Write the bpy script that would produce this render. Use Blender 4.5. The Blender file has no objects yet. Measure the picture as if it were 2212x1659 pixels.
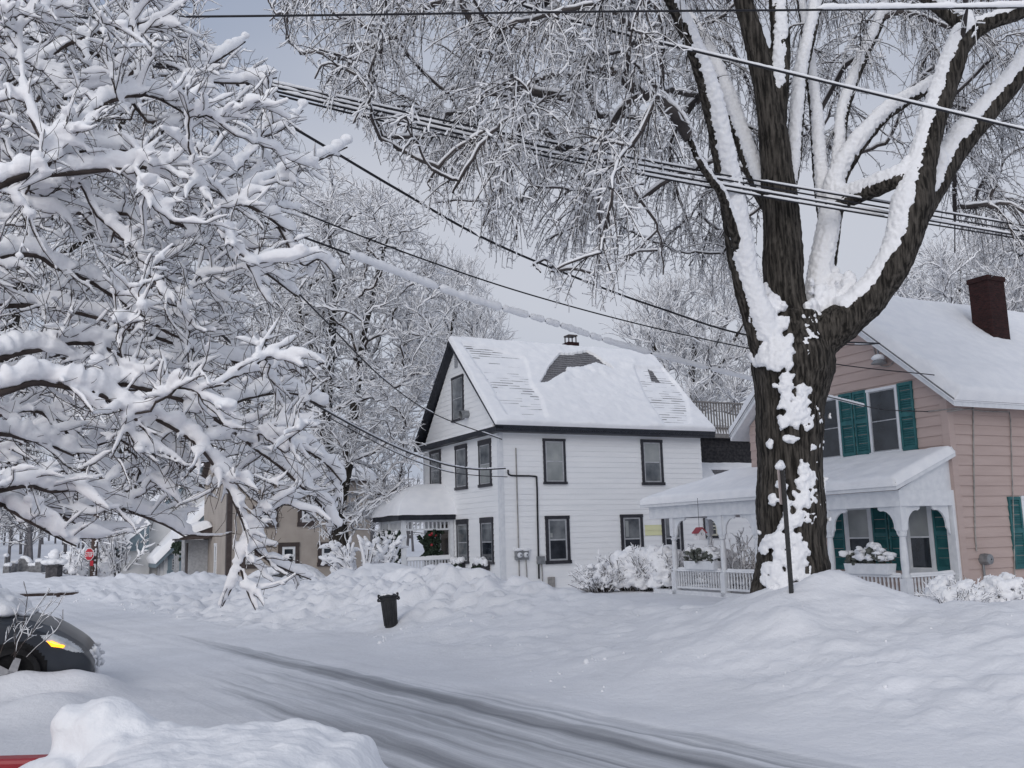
import bpy, bmesh, math, random
import numpy as np
from mathutils import Vector
from mathutils.bvhtree import BVHTree

# ------------------------------------------------------------------ camera, world, sun
S = bpy.context.scene
COL = S.collection
FPX, EYE, ROLL = 2041.0, 1.7, -0.0274          # focal length in 2212-px units, eye height, camera roll
PITCH = math.atan(332.5 * math.cos(ROLL) / FPX)
cam = bpy.data.cameras.new('camera')
cam.sensor_width = 36.0
cam.lens = 36.0 * FPX / 2212.0
cam.clip_start, cam.clip_end = 0.05, 3000.0
camo = bpy.data.objects.new('camera', cam)
COL.objects.link(camo)


def _rx(a):
    c, s = math.cos(a), math.sin(a)
    return np.array([[1, 0, 0], [0, c, -s], [0, s, c]])


def _rz(a):
    c, s = math.cos(a), math.sin(a)
    return np.array([[c, -s, 0], [s, c, 0], [0, 0, 1]])


RC = _rx(math.pi / 2 + PITCH) @ _rz(ROLL)
from mathutils import Matrix
camo.matrix_world = Matrix([list(RC[0]) + [0], list(RC[1]) + [0], list(RC[2]) + [EYE], [0, 0, 0, 1]])
S.camera = camo
CAM = np.array([0, 0, EYE])

world = bpy.data.worlds.new('World')
S.world = world
world.use_nodes = True
wn, wl = world.node_tree.nodes, world.node_tree.links
wn.clear()
SUN_EL, SUN_AZ = math.radians(24), math.radians(-160)     # azimuth from +Y towards +X
sky = wn.new('ShaderNodeTexSky')
sky.sky_type = 'NISHITA'
sky.sun_disc = False
sky.sun_elevation = SUN_EL
sky.sun_rotation = SUN_AZ
sky.dust_density = 3.0
tc = wn.new('ShaderNodeTexCoord')
mp = wn.new('ShaderNodeMapping')
mp.inputs['Scale'].default_value = (1.0, 1.0, 1.7)
nz = wn.new('ShaderNodeTexNoise')
nz.inputs['Scale'].default_value = 1.15
nz.inputs['Detail'].default_value = 5
nz.inputs['Roughness'].default_value = 0.42
rp = wn.new('ShaderNodeValToRGB')
rp.color_ramp.elements[0].position = 0.36
rp.color_ramp.elements[0].color = (0.275, 0.322, 0.425, 1)
rp.color_ramp.elements[1].position = 0.66
rp.color_ramp.elements[1].color = (0.485, 0.502, 0.558, 1)
sc10 = wn.new('ShaderNodeVectorMath')
sc10.operation = 'SCALE'
sc10.inputs['Scale'].default_value = 10.0
mx = wn.new('ShaderNodeMix')
mx.data_type = 'RGBA'
mx.inputs[0].default_value = 0.93
bg = wn.new('ShaderNodeBackground')
bg.inputs['Strength'].default_value = 0.1
wo = wn.new('ShaderNodeOutputWorld')
wl.new(tc.outputs['Generated'], mp.inputs['Vector'])
wl.new(mp.outputs['Vector'], nz.inputs['Vector'])
wl.new(nz.outputs['Fac'], rp.inputs['Fac'])
wl.new(rp.outputs['Color'], sc10.inputs[0])
wl.new(sky.outputs['Color'], mx.inputs[6])
wl.new(sc10.outputs['Vector'], mx.inputs[7])
wl.new(mx.outputs[2], bg.inputs['Color'])
wl.new(bg.outputs['Background'], wo.inputs['Surface'])

sun = bpy.data.lights.new('sun', 'SUN')
sun.energy = 1.05
sun.angle = math.radians(50)
sun.color = (1.0, 0.97, 0.94)
suno = bpy.data.objects.new('sun', sun)
COL.objects.link(suno)
sd = Vector((math.sin(SUN_AZ) * math.cos(SUN_EL), math.cos(SUN_AZ) * math.cos(SUN_EL), math.sin(SUN_EL)))
suno.rotation_euler = sd.to_track_quat('Z', 'Y').to_euler()
S.view_settings.view_transform = 'Standard'
S.view_settings.look = 'None'
S.view_settings.exposure = 0.27
S.view_settings.gamma = 1.0
S.cycles.max_bounces = 12
S.cycles.diffuse_bounces = 12
S.cycles.glossy_bounces = 2
S.cycles.transmission_bounces = 3
S.cycles.use_denoising = True
S.cycles.denoiser = 'OPENIMAGEDENOISE'
S.cycles.denoising_prefilter = 'ACCURATE'
RNG = np.random.default_rng(11)

# ------------------------------------------------------------------ helpers


def ray(px, py):
    return RC @ np.array([(px - 1106) / FPX, -(py - 829.5) / FPX, -1.0])


def at(px, py, y):
    d = ray(px, py)
    return CAM + d * (y / d[1])


def ground_at(px, py, z=0.0):
    d = ray(px, py)
    return CAM + d * ((z - EYE) / d[2])


def project(P):
    q = (np.asarray(P, float) - CAM) @ RC
    return 1106 + FPX * q[..., 0] / -q[..., 2], 829.5 - FPX * q[..., 1] / -q[..., 2]


def in_poly(x, y, poly):
    r = np.zeros(np.shape(x), bool)
    n = len(poly)
    for i in range(n):
        x0, y0 = poly[i]
        x1, y1 = poly[(i + 1) % n]
        c = ((y0 > y) != (y1 > y)) & (x < (x1 - x0) * (y - y0) / (y1 - y0 + 1e-12) + x0)
        r ^= c
    return r


def _hash(ix, iy, iz):
    h = (ix.astype(np.int64) * 374761393 + iy.astype(np.int64) * 668265263 + iz.astype(np.int64) * 2147483647) & 0xffffffff
    h = ((h ^ (h >> 13)) * 1274126177) & 0xffffffff
    h = (h ^ (h >> 16)) & 0xffffffff
    return h / 4294967295.0


def vnoise(x, y, z=0.0):
    x, y, z = np.broadcast_arrays(np.asarray(x, float), np.asarray(y, float), np.asarray(z, float))
    ix, iy, iz = np.floor(x), np.floor(y), np.floor(z)
    fx, fy, fz = x - ix, y - iy, z - iz
    fx, fy, fz = [f * f * (3 - 2 * f) for f in (fx, fy, fz)]
    r = 0
    for a in (0, 1):
        for b in (0, 1):
            for c in (0, 1):
                w = (fx if a else 1 - fx) * (fy if b else 1 - fy) * (fz if c else 1 - fz)
                r = r + w * _hash(ix + a, iy + b, iz + c)
    return r * 2 - 1


def fbm(x, y, z=0.0, o=4):
    r, a, f = 0, 1.0, 1.0
    for k in range(o):
        r = r + a * vnoise(x * f + 17.3 * k, y * f - 9.1 * k, np.asarray(z) * f + 3.7 * k)
        a *= 0.5
        f *= 2.03
    return r


def sstep(a, b, x):
    t = np.clip((x - a) / (b - a), 0, 1)
    return t * t * (3 - 2 * t)


def nrm(v):
    return v / (np.linalg.norm(v, axis=-1, keepdims=True) + 1e-12)


def mesh_np(name, parts, mat, parent=None, smooth=True, origin=None):
    """parts: list of (verts (n,3), faces (m,k)); origin is subtracted from the vertices."""
    V, loops, starts, totals, off, lo = [], [], [], [], 0, 0
    for v, f in parts:
        v = np.asarray(v, float).reshape(-1, 3)
        f = np.asarray(f, np.int64)
        if len(v) == 0 or len(f) == 0:
            continue
        V.append(v)
        k = f.shape[1]
        loops.append((f + off).ravel())
        starts.append(lo + np.arange(len(f)) * k)
        totals.append(np.full(len(f), k))
        off += len(v)
        lo += f.size
    V = np.concatenate(V)
    if origin is not None:
        V = V - np.asarray(origin)
    loops, starts, totals = np.concatenate(loops), np.concatenate(starts), np.concatenate(totals)
    me = bpy.data.meshes.new(name)
    me.vertices.add(len(V))
    me.vertices.foreach_set('co', V.astype(np.float32).ravel())
    me.loops.add(len(loops))
    me.loops.foreach_set('vertex_index', loops.astype(np.int32))
    me.polygons.add(len(starts))
    me.polygons.foreach_set('loop_start', starts.astype(np.int32))
    if smooth:
        me.polygons.foreach_set('use_smooth', np.ones(len(starts), bool))
    me.update(calc_edges=True)
    if mat is not None:
        me.materials.append(mat)
    o = bpy.data.objects.new(name, me)
    COL.objects.link(o)
    o.parent = parent
    return o


def remesh(o, voxel, smooth=0):
    m = o.modifiers.new('fuse', 'REMESH')
    m.mode = 'VOXEL'
    m.voxel_size = voxel
    m.use_smooth_shade = True
    if smooth:
        s = o.modifiers.new('soften', 'SMOOTH')
        s.factor = 0.5
        s.iterations = smooth
    return o


class MB:
    """collects plain shapes, then links them as one mesh object"""

    def __init__(s):
        s.v, s.f = [], []

    def add(s, vs, fs):
        n = len(s.v)
        s.v += [tuple(map(float, v)) for v in vs]
        s.f += [tuple(n + i for i in f) for f in fs]

    def hexa(s, c):
        s.add(c, [(0, 3, 2, 1), (4, 5, 6, 7), (0, 1, 5, 4), (1, 2, 6, 5), (2, 3, 7, 6), (3, 0, 4, 7)])

    def box(s, x0, x1, y0, y1, z0, z1):
        s.hexa([(x0, y0, z0), (x1, y0, z0), (x1, y1, z0), (x0, y1, z0), (x0, y0, z1), (x1, y0, z1), (x1, y1, z1), (x0, y1, z1)])

    def fbox(s, F, u0, u1, n0, n1, z0, z1):
        s.hexa([F(u0, n0, z0), F(u1, n0, z0), F(u1, n1, z0), F(u0, n1, z0), F(u0, n0, z1), F(u1, n0, z1), F(u1, n1, z1), F(u0, n1, z1)])

    def prism(s, poly, ext):
        n = len(poly)
        a = [tuple(p) for p in poly]
        b = [tuple(np.array(p) + np.array(ext)) for p in poly]
        s.add(a + b, [tuple(range(n - 1, -1, -1)), tuple(range(n, 2 * n))] + [(i, (i + 1) % n, n + (i + 1) % n, n + i) for i in range(n)])

    def lathe(s, prof, c=(0, 0, 0), n=16, squash=(1, 1)):
        vs, fs = [], []
        for r, z in prof:
            for k in range(n):
                a = 2 * math.pi * k / n
                vs.append((c[0] + r * math.cos(a) * squash[0], c[1] + r * math.sin(a) * squash[1], c[2] + z))
        for i in range(len(prof) - 1):
            for k in range(n):
                fs.append((i * n + k, i * n + (k + 1) % n, (i + 1) * n + (k + 1) % n, (i + 1) * n + k))
        fs.append(tuple(range(n - 1, -1, -1)))
        fs.append(tuple((len(prof) - 1) * n + k for k in range(n)))
        s.add(vs, fs)

    def tube(s, pts, r, n=8):
        P = np.array(pts, float)[None]
        R = np.broadcast_to(np.asarray(r, float), (1, P.shape[1])).copy()
        v, f = tubes(P, R, n)
        s.add(v, f)

    def build(s, name, mat, parent=None, smooth=False, origin=None, bevel=0):
        me = bpy.data.meshes.new(name)
        v = s.v if origin is None else [tuple(np.array(p) - np.array(origin)) for p in s.v]
        me.from_pydata(v, [], s.f)
        if smooth:
            me.polygons.foreach_set('use_smooth', np.ones(len(me.polygons), bool))
            me.set_sharp_from_angle(angle=math.radians(40))
        me.materials.append(mat)
        o = bpy.data.objects.new(name, me)
        COL.objects.link(o)
        o.parent = parent
        if bevel:
            b = o.modifiers.new('bevel', 'BEVEL')
            b.width = bevel
            b.segments = 2
            b.limit_method = 'ANGLE'
        return o


def tag(o, label, cat, group=None, kind=None):
    o['label'] = label
    if cat:
        o['category'] = cat
    if group:
        o['group'] = group
    if kind:
        o['kind'] = kind
    return o


def empty(name, loc, rz=0.0):
    o = bpy.data.objects.new(name, None)
    COL.objects.link(o)
    o.location = tuple(map(float, loc))
    o.rotation_euler = (0, 0, rz)
    o.empty_display_size = 0.3
    return o


def frame(o, U, N):
    o, U, N = np.array(o, float), np.array(U, float), np.array(N, float)
    return lambda u, n, z: tuple(o + U * u + N * n + np.array([0, 0, z]))


def catmull(pts, per=6):
    P = np.array(pts, float)
    P = np.vstack([2 * P[0] - P[1], P, 2 * P[-1] - P[-2]])
    out = []
    for i in range(1, len(P) - 2):
        t = np.linspace(0, 1, per, endpoint=False)[:, None]
        a, b, c, d = P[i - 1], P[i], P[i + 1], P[i + 2]
        out.append(0.5 * ((2 * b) + (c - a) * t + (2 * a - 5 * b + 4 * c - d) * t ** 2 + (-a + 3 * b - 3 * c + d) * t ** 3))
    out.append(P[-2][None])
    return np.vstack(out)


def tube_faces(N, K, s):
    i = np.arange(N)[:, None, None] * (K * s)
    k = np.arange(K - 1)[None, :, None] * s
    j = np.arange(s)[None, None, :]
    j2 = (j + 1) % s
    return np.stack([i + k + j, i + k + j2, i + k + s + j2, i + k + s + j], -1).reshape(-1, 4)


def tubes(P, R, sides=3, ref=(0.13, 0.21, 0.97)):
    T = nrm(np.gradient(P, axis=1))
    A = np.cross(T, np.array(ref))
    bad = np.linalg.norm(A, axis=-1) < 0.05
    A[bad] = np.cross(T[bad], np.array([1.0, 0.2, 0]))
    A = nrm(A)
    B = np.cross(A, T)
    N, K = P.shape[:2]
    an = np.arange(sides) * 2 * math.pi / sides + math.pi / 2
    V = P[:, :, None] + R[:, :, None, None] * (np.cos(an)[:, None] * A[:, :, None] + np.sin(an)[:, None] * B[:, :, None])
    return V.reshape(-1, 3), tube_faces(N, K, sides)


def snow_tubes(P, W, Hh, off, sides=5, bias=(0, -0.15, 0), jit=0.25, rng=RNG, close=True):
    """snow lying on the upper side of paths: half-width W, half-height Hh, lifted by off along the upper normal"""
    T = nrm(np.gradient(P, axis=1))
    up = np.array([0, 0, 1.0]) + np.array(bias)
    n = up - (T @ up)[..., None] * T
    n = nrm(n + 1e-4)
    A = nrm(np.cross(T, n))
    N, K = P.shape[:2]
    j = 1 + jit * rng.uniform(-1, 1, (N, K))
    W = W * j
    Hh = Hh * j
    C = P + n * off[..., None]
    if close:                                   # rounded ends: one more ring at each end
        W[:, 0] *= 0.75
        Hh[:, 0] *= 0.75
        W[:, -1] *= 0.7
        Hh[:, -1] *= 0.7
        ea, eb = C[:, 0] - T[:, 0] * Hh[:, :1] * 0.8, C[:, -1] + T[:, -1] * Hh[:, -1:] * 0.8
        C = np.concatenate([ea[:, None], C, eb[:, None]], 1)
        A = np.concatenate([A[:, :1], A, A[:, -1:]], 1)
        n = np.concatenate([n[:, :1], n, n[:, -1:]], 1)
        W = np.concatenate([W[:, :1] * 0.12, W, W[:, -1:] * 0.12], 1)
        Hh = np.concatenate([Hh[:, :1] * 0.12, Hh, Hh[:, -1:] * 0.12], 1)
        K += 2
    an = np.arange(sides) * 2 * math.pi / sides + math.pi / 2
    V = C[:, :, None] + np.cos(an)[:, None] * (A * W[..., None])[:, :, None] + np.sin(an)[:, None] * (n * Hh[..., None])[:, :, None]
    return V.reshape(-1, 3), tube_faces(N, K, sides)


_bm = bmesh.new()
bmesh.ops.create_icosphere(_bm, subdivisions=2, radius=1.0)
ICO_V = np.array([v.co[:] for v in _bm.verts])
ICO_F = np.array([[v.index for v in f.verts] for f in _bm.faces])
_bm.free()
_bm = bmesh.new()
bmesh.ops.create_icosphere(_bm, subdivisions=1, radius=1.0)
ICO1_V = np.array([v.co[:] for v in _bm.verts])
ICO1_F = np.array([[v.index for v in f.verts] for f in _bm.faces])
_bm.free()


def blobs(C, Rr, rng=RNG, rough=0.2, low=False):
    C, Rr = np.asarray(C, float), np.asarray(Rr, float)
    bv, bf = (ICO1_V, ICO1_F) if low else (ICO_V, ICO_F)
    N = len(C)
    d = 1 + rough * rng.uniform(-1, 1, (N, len(bv), 1))
    V = C[:, None] + bv[None] * Rr[:, None] * d
    F = bf[None] + (np.arange(N) * len(bv))[:, None, None]
    return V.reshape(-1, 3), F.reshape(-1, 3)


def network(roots, anchors, rng, lift=0.1, sag=0.0, K=6, wpath=0.2, blend=0.5, rtip=0.004, power=0.42, rmax=0.2, wig=0.05):
    """joins every anchor to the branches built so far; returns the paths, radii and the outward direction at their ends"""
    nodes = np.concatenate(roots)
    plen = np.concatenate([np.concatenate([[0], np.cumsum(np.linalg.norm(np.diff(r, axis=0), axis=1))]) for r in roots])
    dirs = np.concatenate([nrm(np.gradient(r, axis=0)) for r in roots])
    n0, N = len(nodes), len(anchors)
    cap = n0 + N * (K - 1)
    X, L, D = np.zeros((cap, 3)), np.zeros(cap), np.zeros((cap, 3))
    par = np.full(cap, -1)
    X[:n0], L[:n0], D[:n0] = nodes, plen, dirs
    n = n0
    idx = np.zeros((N, K), int)
    ts = np.linspace(0, 1, K)[1:, None]
    for i, a in enumerate(anchors):
        dd = np.linalg.norm(X[:n] - a, axis=1)
        j = int(np.argmin(dd + wpath * L[:n]))
        d = dd[j] + 1e-6
        m = X[j] + (blend * D[j] + (1 - blend) * (a - X[j]) / d) * 0.5 * d + np.array([0, 0, lift * d])
        pts = (1 - ts) ** 2 * X[j] + 2 * ts * (1 - ts) * m + ts ** 2 * (a - np.array([0, 0, sag * d]))
        pts[:-1] += rng.normal(0, wig, (K - 2, 3)) * d * 0.6
        X[n:n + K - 1] = pts
        seg = np.vstack([X[j][None], pts])
        D[n:n + K - 1] = nrm(np.diff(seg, axis=0))
        L[n:n + K - 1] = L[j] + np.cumsum(np.linalg.norm(np.diff(seg, axis=0), axis=1))
        par[n] = j
        par[n + 1:n + K - 1] = np.arange(n, n + K - 2)
        idx[i, 0] = j
        idx[i, 1:] = np.arange(n, n + K - 1)
        n += K - 1
    cnt = np.zeros(cap)
    cnt[idx[:, -1]] = 1
    for k in range(n - 1, n0 - 1, -1):
        if par[k] >= n0:
            cnt[par[k]] += cnt[k]
    R = rtip * np.maximum(cnt, 1) ** power
    R = np.minimum(R, rmax)
    PR = R[idx]
    PR[:, 0] = PR[:, 1]
    return X[idx], PR, D[idx]


def twigs(base, dirs, length, rng, K=4, droop=(0, 0, -0.3), wander=0.25):
    N = len(base)
    P = np.zeros((N, K, 3))
    P[:, 0] = base
    d = nrm(dirs)
    for k in range(1, K):
        d = nrm(d + np.array(droop) / (K - 1) * 1.5 + rng.normal(0, wander, (N, 3)))
        P[:, k] = P[:, k - 1] + d * (length / (K - 1))[:, None]
    return P


def pick(P, n, rng, lo=0.2, hi=1.0):
    """n points on every path with the tangents there"""
    N, K = P.shape[:2]
    t = rng.uniform(lo, hi, (N, n)) * (K - 1)
    i = np.minimum(t.astype(int), K - 2)
    f = (t - i)[..., None]
    r = np.arange(N)[:, None]
    a, b = P[r, i], P[r, i + 1]
    return (a + (b - a) * f).reshape(-1, 3), nrm(b - a).reshape(-1, 3)


# ------------------------------------------------------------------ materials


def principled(name, col, rough=0.6, spec=0.3, metal=0.0):
    m = bpy.data.materials.new(name)
    m.use_nodes = True
    b = m.node_tree.nodes['Principled BSDF']
    b.inputs['Base Color'].default_value = (*col, 1)
    b.inputs['Roughness'].default_value = rough
    b.inputs['Specular IOR Level'].default_value = spec
    b.inputs['Metallic'].default_value = metal
    return m, m.node_tree.nodes, m.node_tree.links, b


def noisy(name, c0, c1, scale=5.0, rough=0.7, spec=0.3, bump=0.0, bscale=None, stretch=(1, 1, 1), detail=5, lo=0.35, hi=0.65, metal=0.0, bdist=0.02):
    m, n, l, b = principled(name, c0, rough, spec, metal)
    t = n.new('ShaderNodeTexCoord')
    mpn = n.new('ShaderNodeMapping')
    mpn.inputs['Scale'].default_value = stretch
    q = n.new('ShaderNodeTexNoise')
    q.inputs['Scale'].default_value = scale
    q.inputs['Detail'].default_value = detail
    r = n.new('ShaderNodeValToRGB')
    r.color_ramp.elements[0].position, r.color_ramp.elements[1].position = lo, hi
    r.color_ramp.elements[0].color, r.color_ramp.elements[1].color = (*c0, 1), (*c1, 1)
    l.new(t.outputs['Object'], mpn.inputs['Vector'])
    l.new(mpn.outputs['Vector'], q.inputs['Vector'])
    l.new(q.outputs['Fac'], r.inputs['Fac'])
    l.new(r.outputs['Color'], b.inputs['Base Color'])
    if bump:
        q2 = n.new('ShaderNodeTexNoise')
        q2.inputs['Scale'].default_value = bscale or scale * 4
        q2.inputs['Detail'].default_value = 4
        bp = n.new('ShaderNodeBump')
        bp.inputs['Strength'].default_value = bump
        bp.inputs['Distance'].default_value = bdist
        l.new(mpn.outputs['Vector'], q2.inputs['Vector'])
        l.new(q2.outputs['Fac'], bp.inputs['Height'])
        l.new(bp.outputs['Normal'], b.inputs['Normal'])
    return m


SNOW = noisy('snow', (0.84, 0.85, 0.875), (0.90, 0.905, 0.92), 3.0, 0.65, 0.25, 0.35, 26.0, bdist=0.03)
SNOWT = noisy('snow_on_branches', (0.88, 0.885, 0.905), (0.93, 0.932, 0.945), 4.0, 0.65, 0.2, 0.3, 45.0, bdist=0.015)
BARK = noisy('bark', (0.016, 0.0145, 0.013), (0.105, 0.094, 0.082), 5.0, 0.9, 0.12, 1.0, 6.5, (5, 5, 0.5), 7, 0.38, 0.68, bdist=0.045)
TWIG = noisy('twig_bark', (0.036, 0.029, 0.027), (0.085, 0.068, 0.062), 6.0, 0.85, 0.15)
BARKSNOW = noisy('bark_with_snow_flecks', (0.016, 0.0145, 0.013), (0.105, 0.094, 0.082), 5.0, 0.9, 0.12, 1.0, 6.5, (5, 5, 0.5), 7, 0.38, 0.68, bdist=0.045)
_n, _l = BARKSNOW.node_tree.nodes, BARKSNOW.node_tree.links
_b = _n['Principled BSDF']
_src = _b.inputs['Base Color'].links[0].from_socket
_t = _n.new('ShaderNodeTexCoord')
_q, _q2 = _n.new('ShaderNodeTexNoise'), _n.new('ShaderNodeTexNoise')
_q.inputs['Scale'].default_value, _q.inputs['Detail'].default_value = 11.0, 8
_q2.inputs['Scale'].default_value, _q2.inputs['Detail'].default_value = 1.1, 3
_a = _n.new('ShaderNodeMath')
_a.operation = 'MULTIPLY_ADD'
_a.inputs[1].default_value = 0.55
_r = _n.new('ShaderNodeValToRGB')
_r.color_ramp.elements[0].position, _r.color_ramp.elements[1].position = 1.08, 1.11
_m = _n.new('ShaderNodeMix')
_m.data_type = 'RGBA'
_m.inputs[7].default_value = (0.8, 0.81, 0.84, 1)
_l.new(_t.outputs['Object'], _q.inputs['Vector'])
_l.new(_t.outputs['Object'], _q2.inputs['Vector'])
_l.new(_q2.outputs['Fac'], _a.inputs[0])
_l.new(_q.outputs['Fac'], _a.inputs[2])
_l.new(_a.outputs[0], _r.inputs['Fac'])
_l.new(_r.outputs['Color'], _m.inputs[0])
_l.new(_src, _m.inputs[6])
_l.new(_m.outputs[2], _b.inputs['Base Color'])
CROWNTWIG = noisy('crown_twig_bark', (0.045, 0.040, 0.040), (0.10, 0.088, 0.086), 2.0, 0.85, 0.15)
GREYTWIG = noisy('hazy_grey_twig_bark', (0.10, 0.098, 0.105), (0.17, 0.165, 0.175), 3.0, 0.85, 0.1)  # distance haze of the far woods put into this paler twig colour
WHITE = noisy('white_clapboard', (0.83, 0.84, 0.85), (0.88, 0.885, 0.89), 1.6, 0.55, 0.3, 0.12, 30, (0.4, 0.4, 3))
PINK = noisy('pink_clapboard', (0.45, 0.352, 0.32), (0.50, 0.396, 0.362), 1.8, 0.6, 0.25, 0.12, 30, (0.4, 0.4, 3))
TAN = noisy('tan_clapboard', (0.36, 0.32, 0.285), (0.42, 0.375, 0.335), 1.5, 0.65, 0.25)
GREYWALL = noisy('pale_grey_clapboard', (0.56, 0.565, 0.57), (0.63, 0.635, 0.64), 1.5, 0.6, 0.25)
DARKTRIM = noisy('dark_trim_paint', (0.010, 0.012, 0.018), (0.022, 0.025, 0.034), 7, 0.45, 0.4)
WINTRIM = noisy('window_trim_paint', (0.022, 0.022, 0.028), (0.04, 0.04, 0.048), 9, 0.45, 0.4)
BROWNTRIM = noisy('brown_trim_paint', (0.05, 0.038, 0.035), (0.075, 0.058, 0.054), 7, 0.5, 0.4)
BLUETRIM = noisy('slate_blue_trim', (0.14, 0.19, 0.225), (0.19, 0.245, 0.28), 7, 0.5, 0.4)
WHITETRIM = noisy('white_trim_paint', (0.66, 0.68, 0.71), (0.75, 0.765, 0.785), 6, 0.5, 0.35)
GREYSASH = noisy('grey_sash_paint', (0.34, 0.35, 0.37), (0.45, 0.46, 0.48), 8, 0.5, 0.35)
TEAL = noisy('teal_shutter_paint', (0.020, 0.105, 0.115), (0.034, 0.145, 0.152), 5, 0.5, 0.35)
GLASS = noisy('dark_window_glass', (0.012, 0.016, 0.022), (0.035, 0.042, 0.052), 2.2, 0.06, 0.6)
GLASSG = noisy('grey_shade_glass_painted_reflections', (0.05, 0.06, 0.072), (0.22, 0.235, 0.245), 1.6, 0.08, 0.6, lo=0.32, hi=0.66)  # grey of a blind behind, plus mottled reflections painted into the colour
BLIND = noisy('window_glass_over_pale_shade', (0.25, 0.27, 0.27), (0.36, 0.375, 0.37), 1.6, 0.15, 0.5)
SHINGLE = noisy('grey_roof_shingles', (0.15, 0.15, 0.16), (0.24, 0.235, 0.245), 14, 0.9, 0.2, 0.5, 60, (1, 1, 1))
DARKSHINGLE = noisy('dark_wall_shingles', (0.022, 0.022, 0.026), (0.05, 0.048, 0.05), 10, 0.85, 0.2)
GREYWOOD = noisy('weathered_deck_wood', (0.17, 0.16, 0.155), (0.27, 0.26, 0.25), 8, 0.85, 0.2, stretch=(4, 4, 0.6))
METAL = noisy('grey_metal', (0.20, 0.21, 0.22), (0.29, 0.30, 0.31), 10, 0.45, 0.5, metal=0.4)
PIPE = noisy('dull_conduit', (0.22, 0.215, 0.21), (0.36, 0.34, 0.32), 8, 0.6, 0.4)
WIRE = noisy('black_cable', (0.012, 0.012, 0.016), (0.025, 0.025, 0.03), 8, 0.6, 0.3)
BLACK = noisy('black_plastic', (0.012, 0.013, 0.015), (0.025, 0.026, 0.028), 7, 0.5, 0.4, 0.15, 40)
RED = noisy('red_paint', (0.25, 0.012, 0.02), (0.33, 0.02, 0.03), 5, 0.4, 0.5)
SIGNRED = noisy('sign_red', (0.42, 0.015, 0.03), (0.50, 0.025, 0.04), 5, 0.5, 0.4)
SIGNWHITE = noisy('sign_white', (0.70, 0.68, 0.68), (0.78, 0.76, 0.76), 5, 0.5, 0.4)
FADED = noisy('faded_sign_face', (0.40, 0.33, 0.30), (0.50, 0.42, 0.39), 12, 0.6, 0.3)
STONE = noisy('grey_stone', (0.12, 0.12, 0.125), (0.24, 0.24, 0.245), 5, 0.85, 0.2, 0.3, 20)
DARKSTONE = noisy('dark_stone', (0.05, 0.05, 0.055), (0.10, 0.095, 0.10), 6, 0.85, 0.2, 0.4, 20)
GREEN = noisy('dark_evergreen', (0.012, 0.022, 0.014), (0.03, 0.045, 0.03), 9, 0.7, 0.2)
LEAF = noisy('grey_green_leaves', (0.07, 0.08, 0.07), (0.14, 0.145, 0.13), 12, 0.7, 0.2)
YELLOW = noisy('yellow_clapboard', (0.72, 0.72, 0.42), (0.76, 0.755, 0.48), 2, 0.6, 0.3)
CARDARK = noisy('charcoal_car_paint', (0.022, 0.027, 0.036), (0.03, 0.036, 0.046), 3, 0.28, 0.5)
CARPALE = noisy('silver_car_paint', (0.42, 0.43, 0.45), (0.5, 0.51, 0.52), 3, 0.35, 0.5)
TYRE = noisy('tyre_rubber', (0.010, 0.010, 0.011), (0.02, 0.02, 0.021), 12, 0.9, 0.2)
RIM = noisy('wheel_rim', (0.30, 0.30, 0.31), (0.42, 0.42, 0.43), 12, 0.4, 0.5, metal=0.6)
LENS = noisy('headlight_lens', (0.42, 0.44, 0.46), (0.62, 0.64, 0.66), 9, 0.15, 0.6)
POLEWOOD = noisy('pole_wood', (0.06, 0.042, 0.036), (0.115, 0.085, 0.075), 6, 0.85, 0.2, 0.4, 20, (3, 3, 0.5))


def brick_mat(name, c0, c1, mortar, scale=4.5):
    m, n, l, b = principled(name, c0, 0.85, 0.2)
    t = n.new('ShaderNodeTexCoord')
    sp = n.new('ShaderNodeSeparateXYZ')
    ad = n.new('ShaderNodeMath')
    ad.operation = 'ADD'
    cb = n.new('ShaderNodeCombineXYZ')
    br = n.new('ShaderNodeTexBrick')
    br.inputs['Color1'].default_value = (*c0, 1)
    br.inputs['Color2'].default_value = (*c1, 1)
    br.inputs['Mortar'].default_value = (*mortar, 1)
    br.inputs['Scale'].default_value = scale
    br.inputs['Mortar Size'].default_value = 0.025
    l.new(t.outputs['Object'], sp.inputs[0])
    l.new(sp.outputs[0], ad.inputs[0])
    l.new(sp.outputs[1], ad.inputs[1])
    l.new(ad.outputs[0], cb.inputs[0])
    l.new(sp.outputs[2], cb.inputs[1])
    l.new(cb.outputs[0], br.inputs['Vector'])
    l.new(br.outputs['Color'], b.inputs['Base Color'])
    bp = n.new('ShaderNodeBump')
    bp.inputs['Strength'].default_value = 0.6
    bp.inputs['Distance'].default_value = 0.01
    bp.invert = True
    l.new(br.outputs['Fac'], bp.inputs['Height'])
    l.new(bp.outputs['Normal'], b.inputs['Normal'])
    return m


BRICK = brick_mat('red_brick', (0.026, 0.011, 0.011), (0.05, 0.019, 0.018), (0.03, 0.022, 0.022))
m_, n_, l_, b_ = principled('amber_lamp', (0.9, 0.35, 0.02), 0.3, 0.5)
b_.inputs['Emission Color'].default_value = (1.0, 0.33, 0.01, 1)
b_.inputs['Emission Strength'].default_value = 2.6
AMBER = m_


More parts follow.
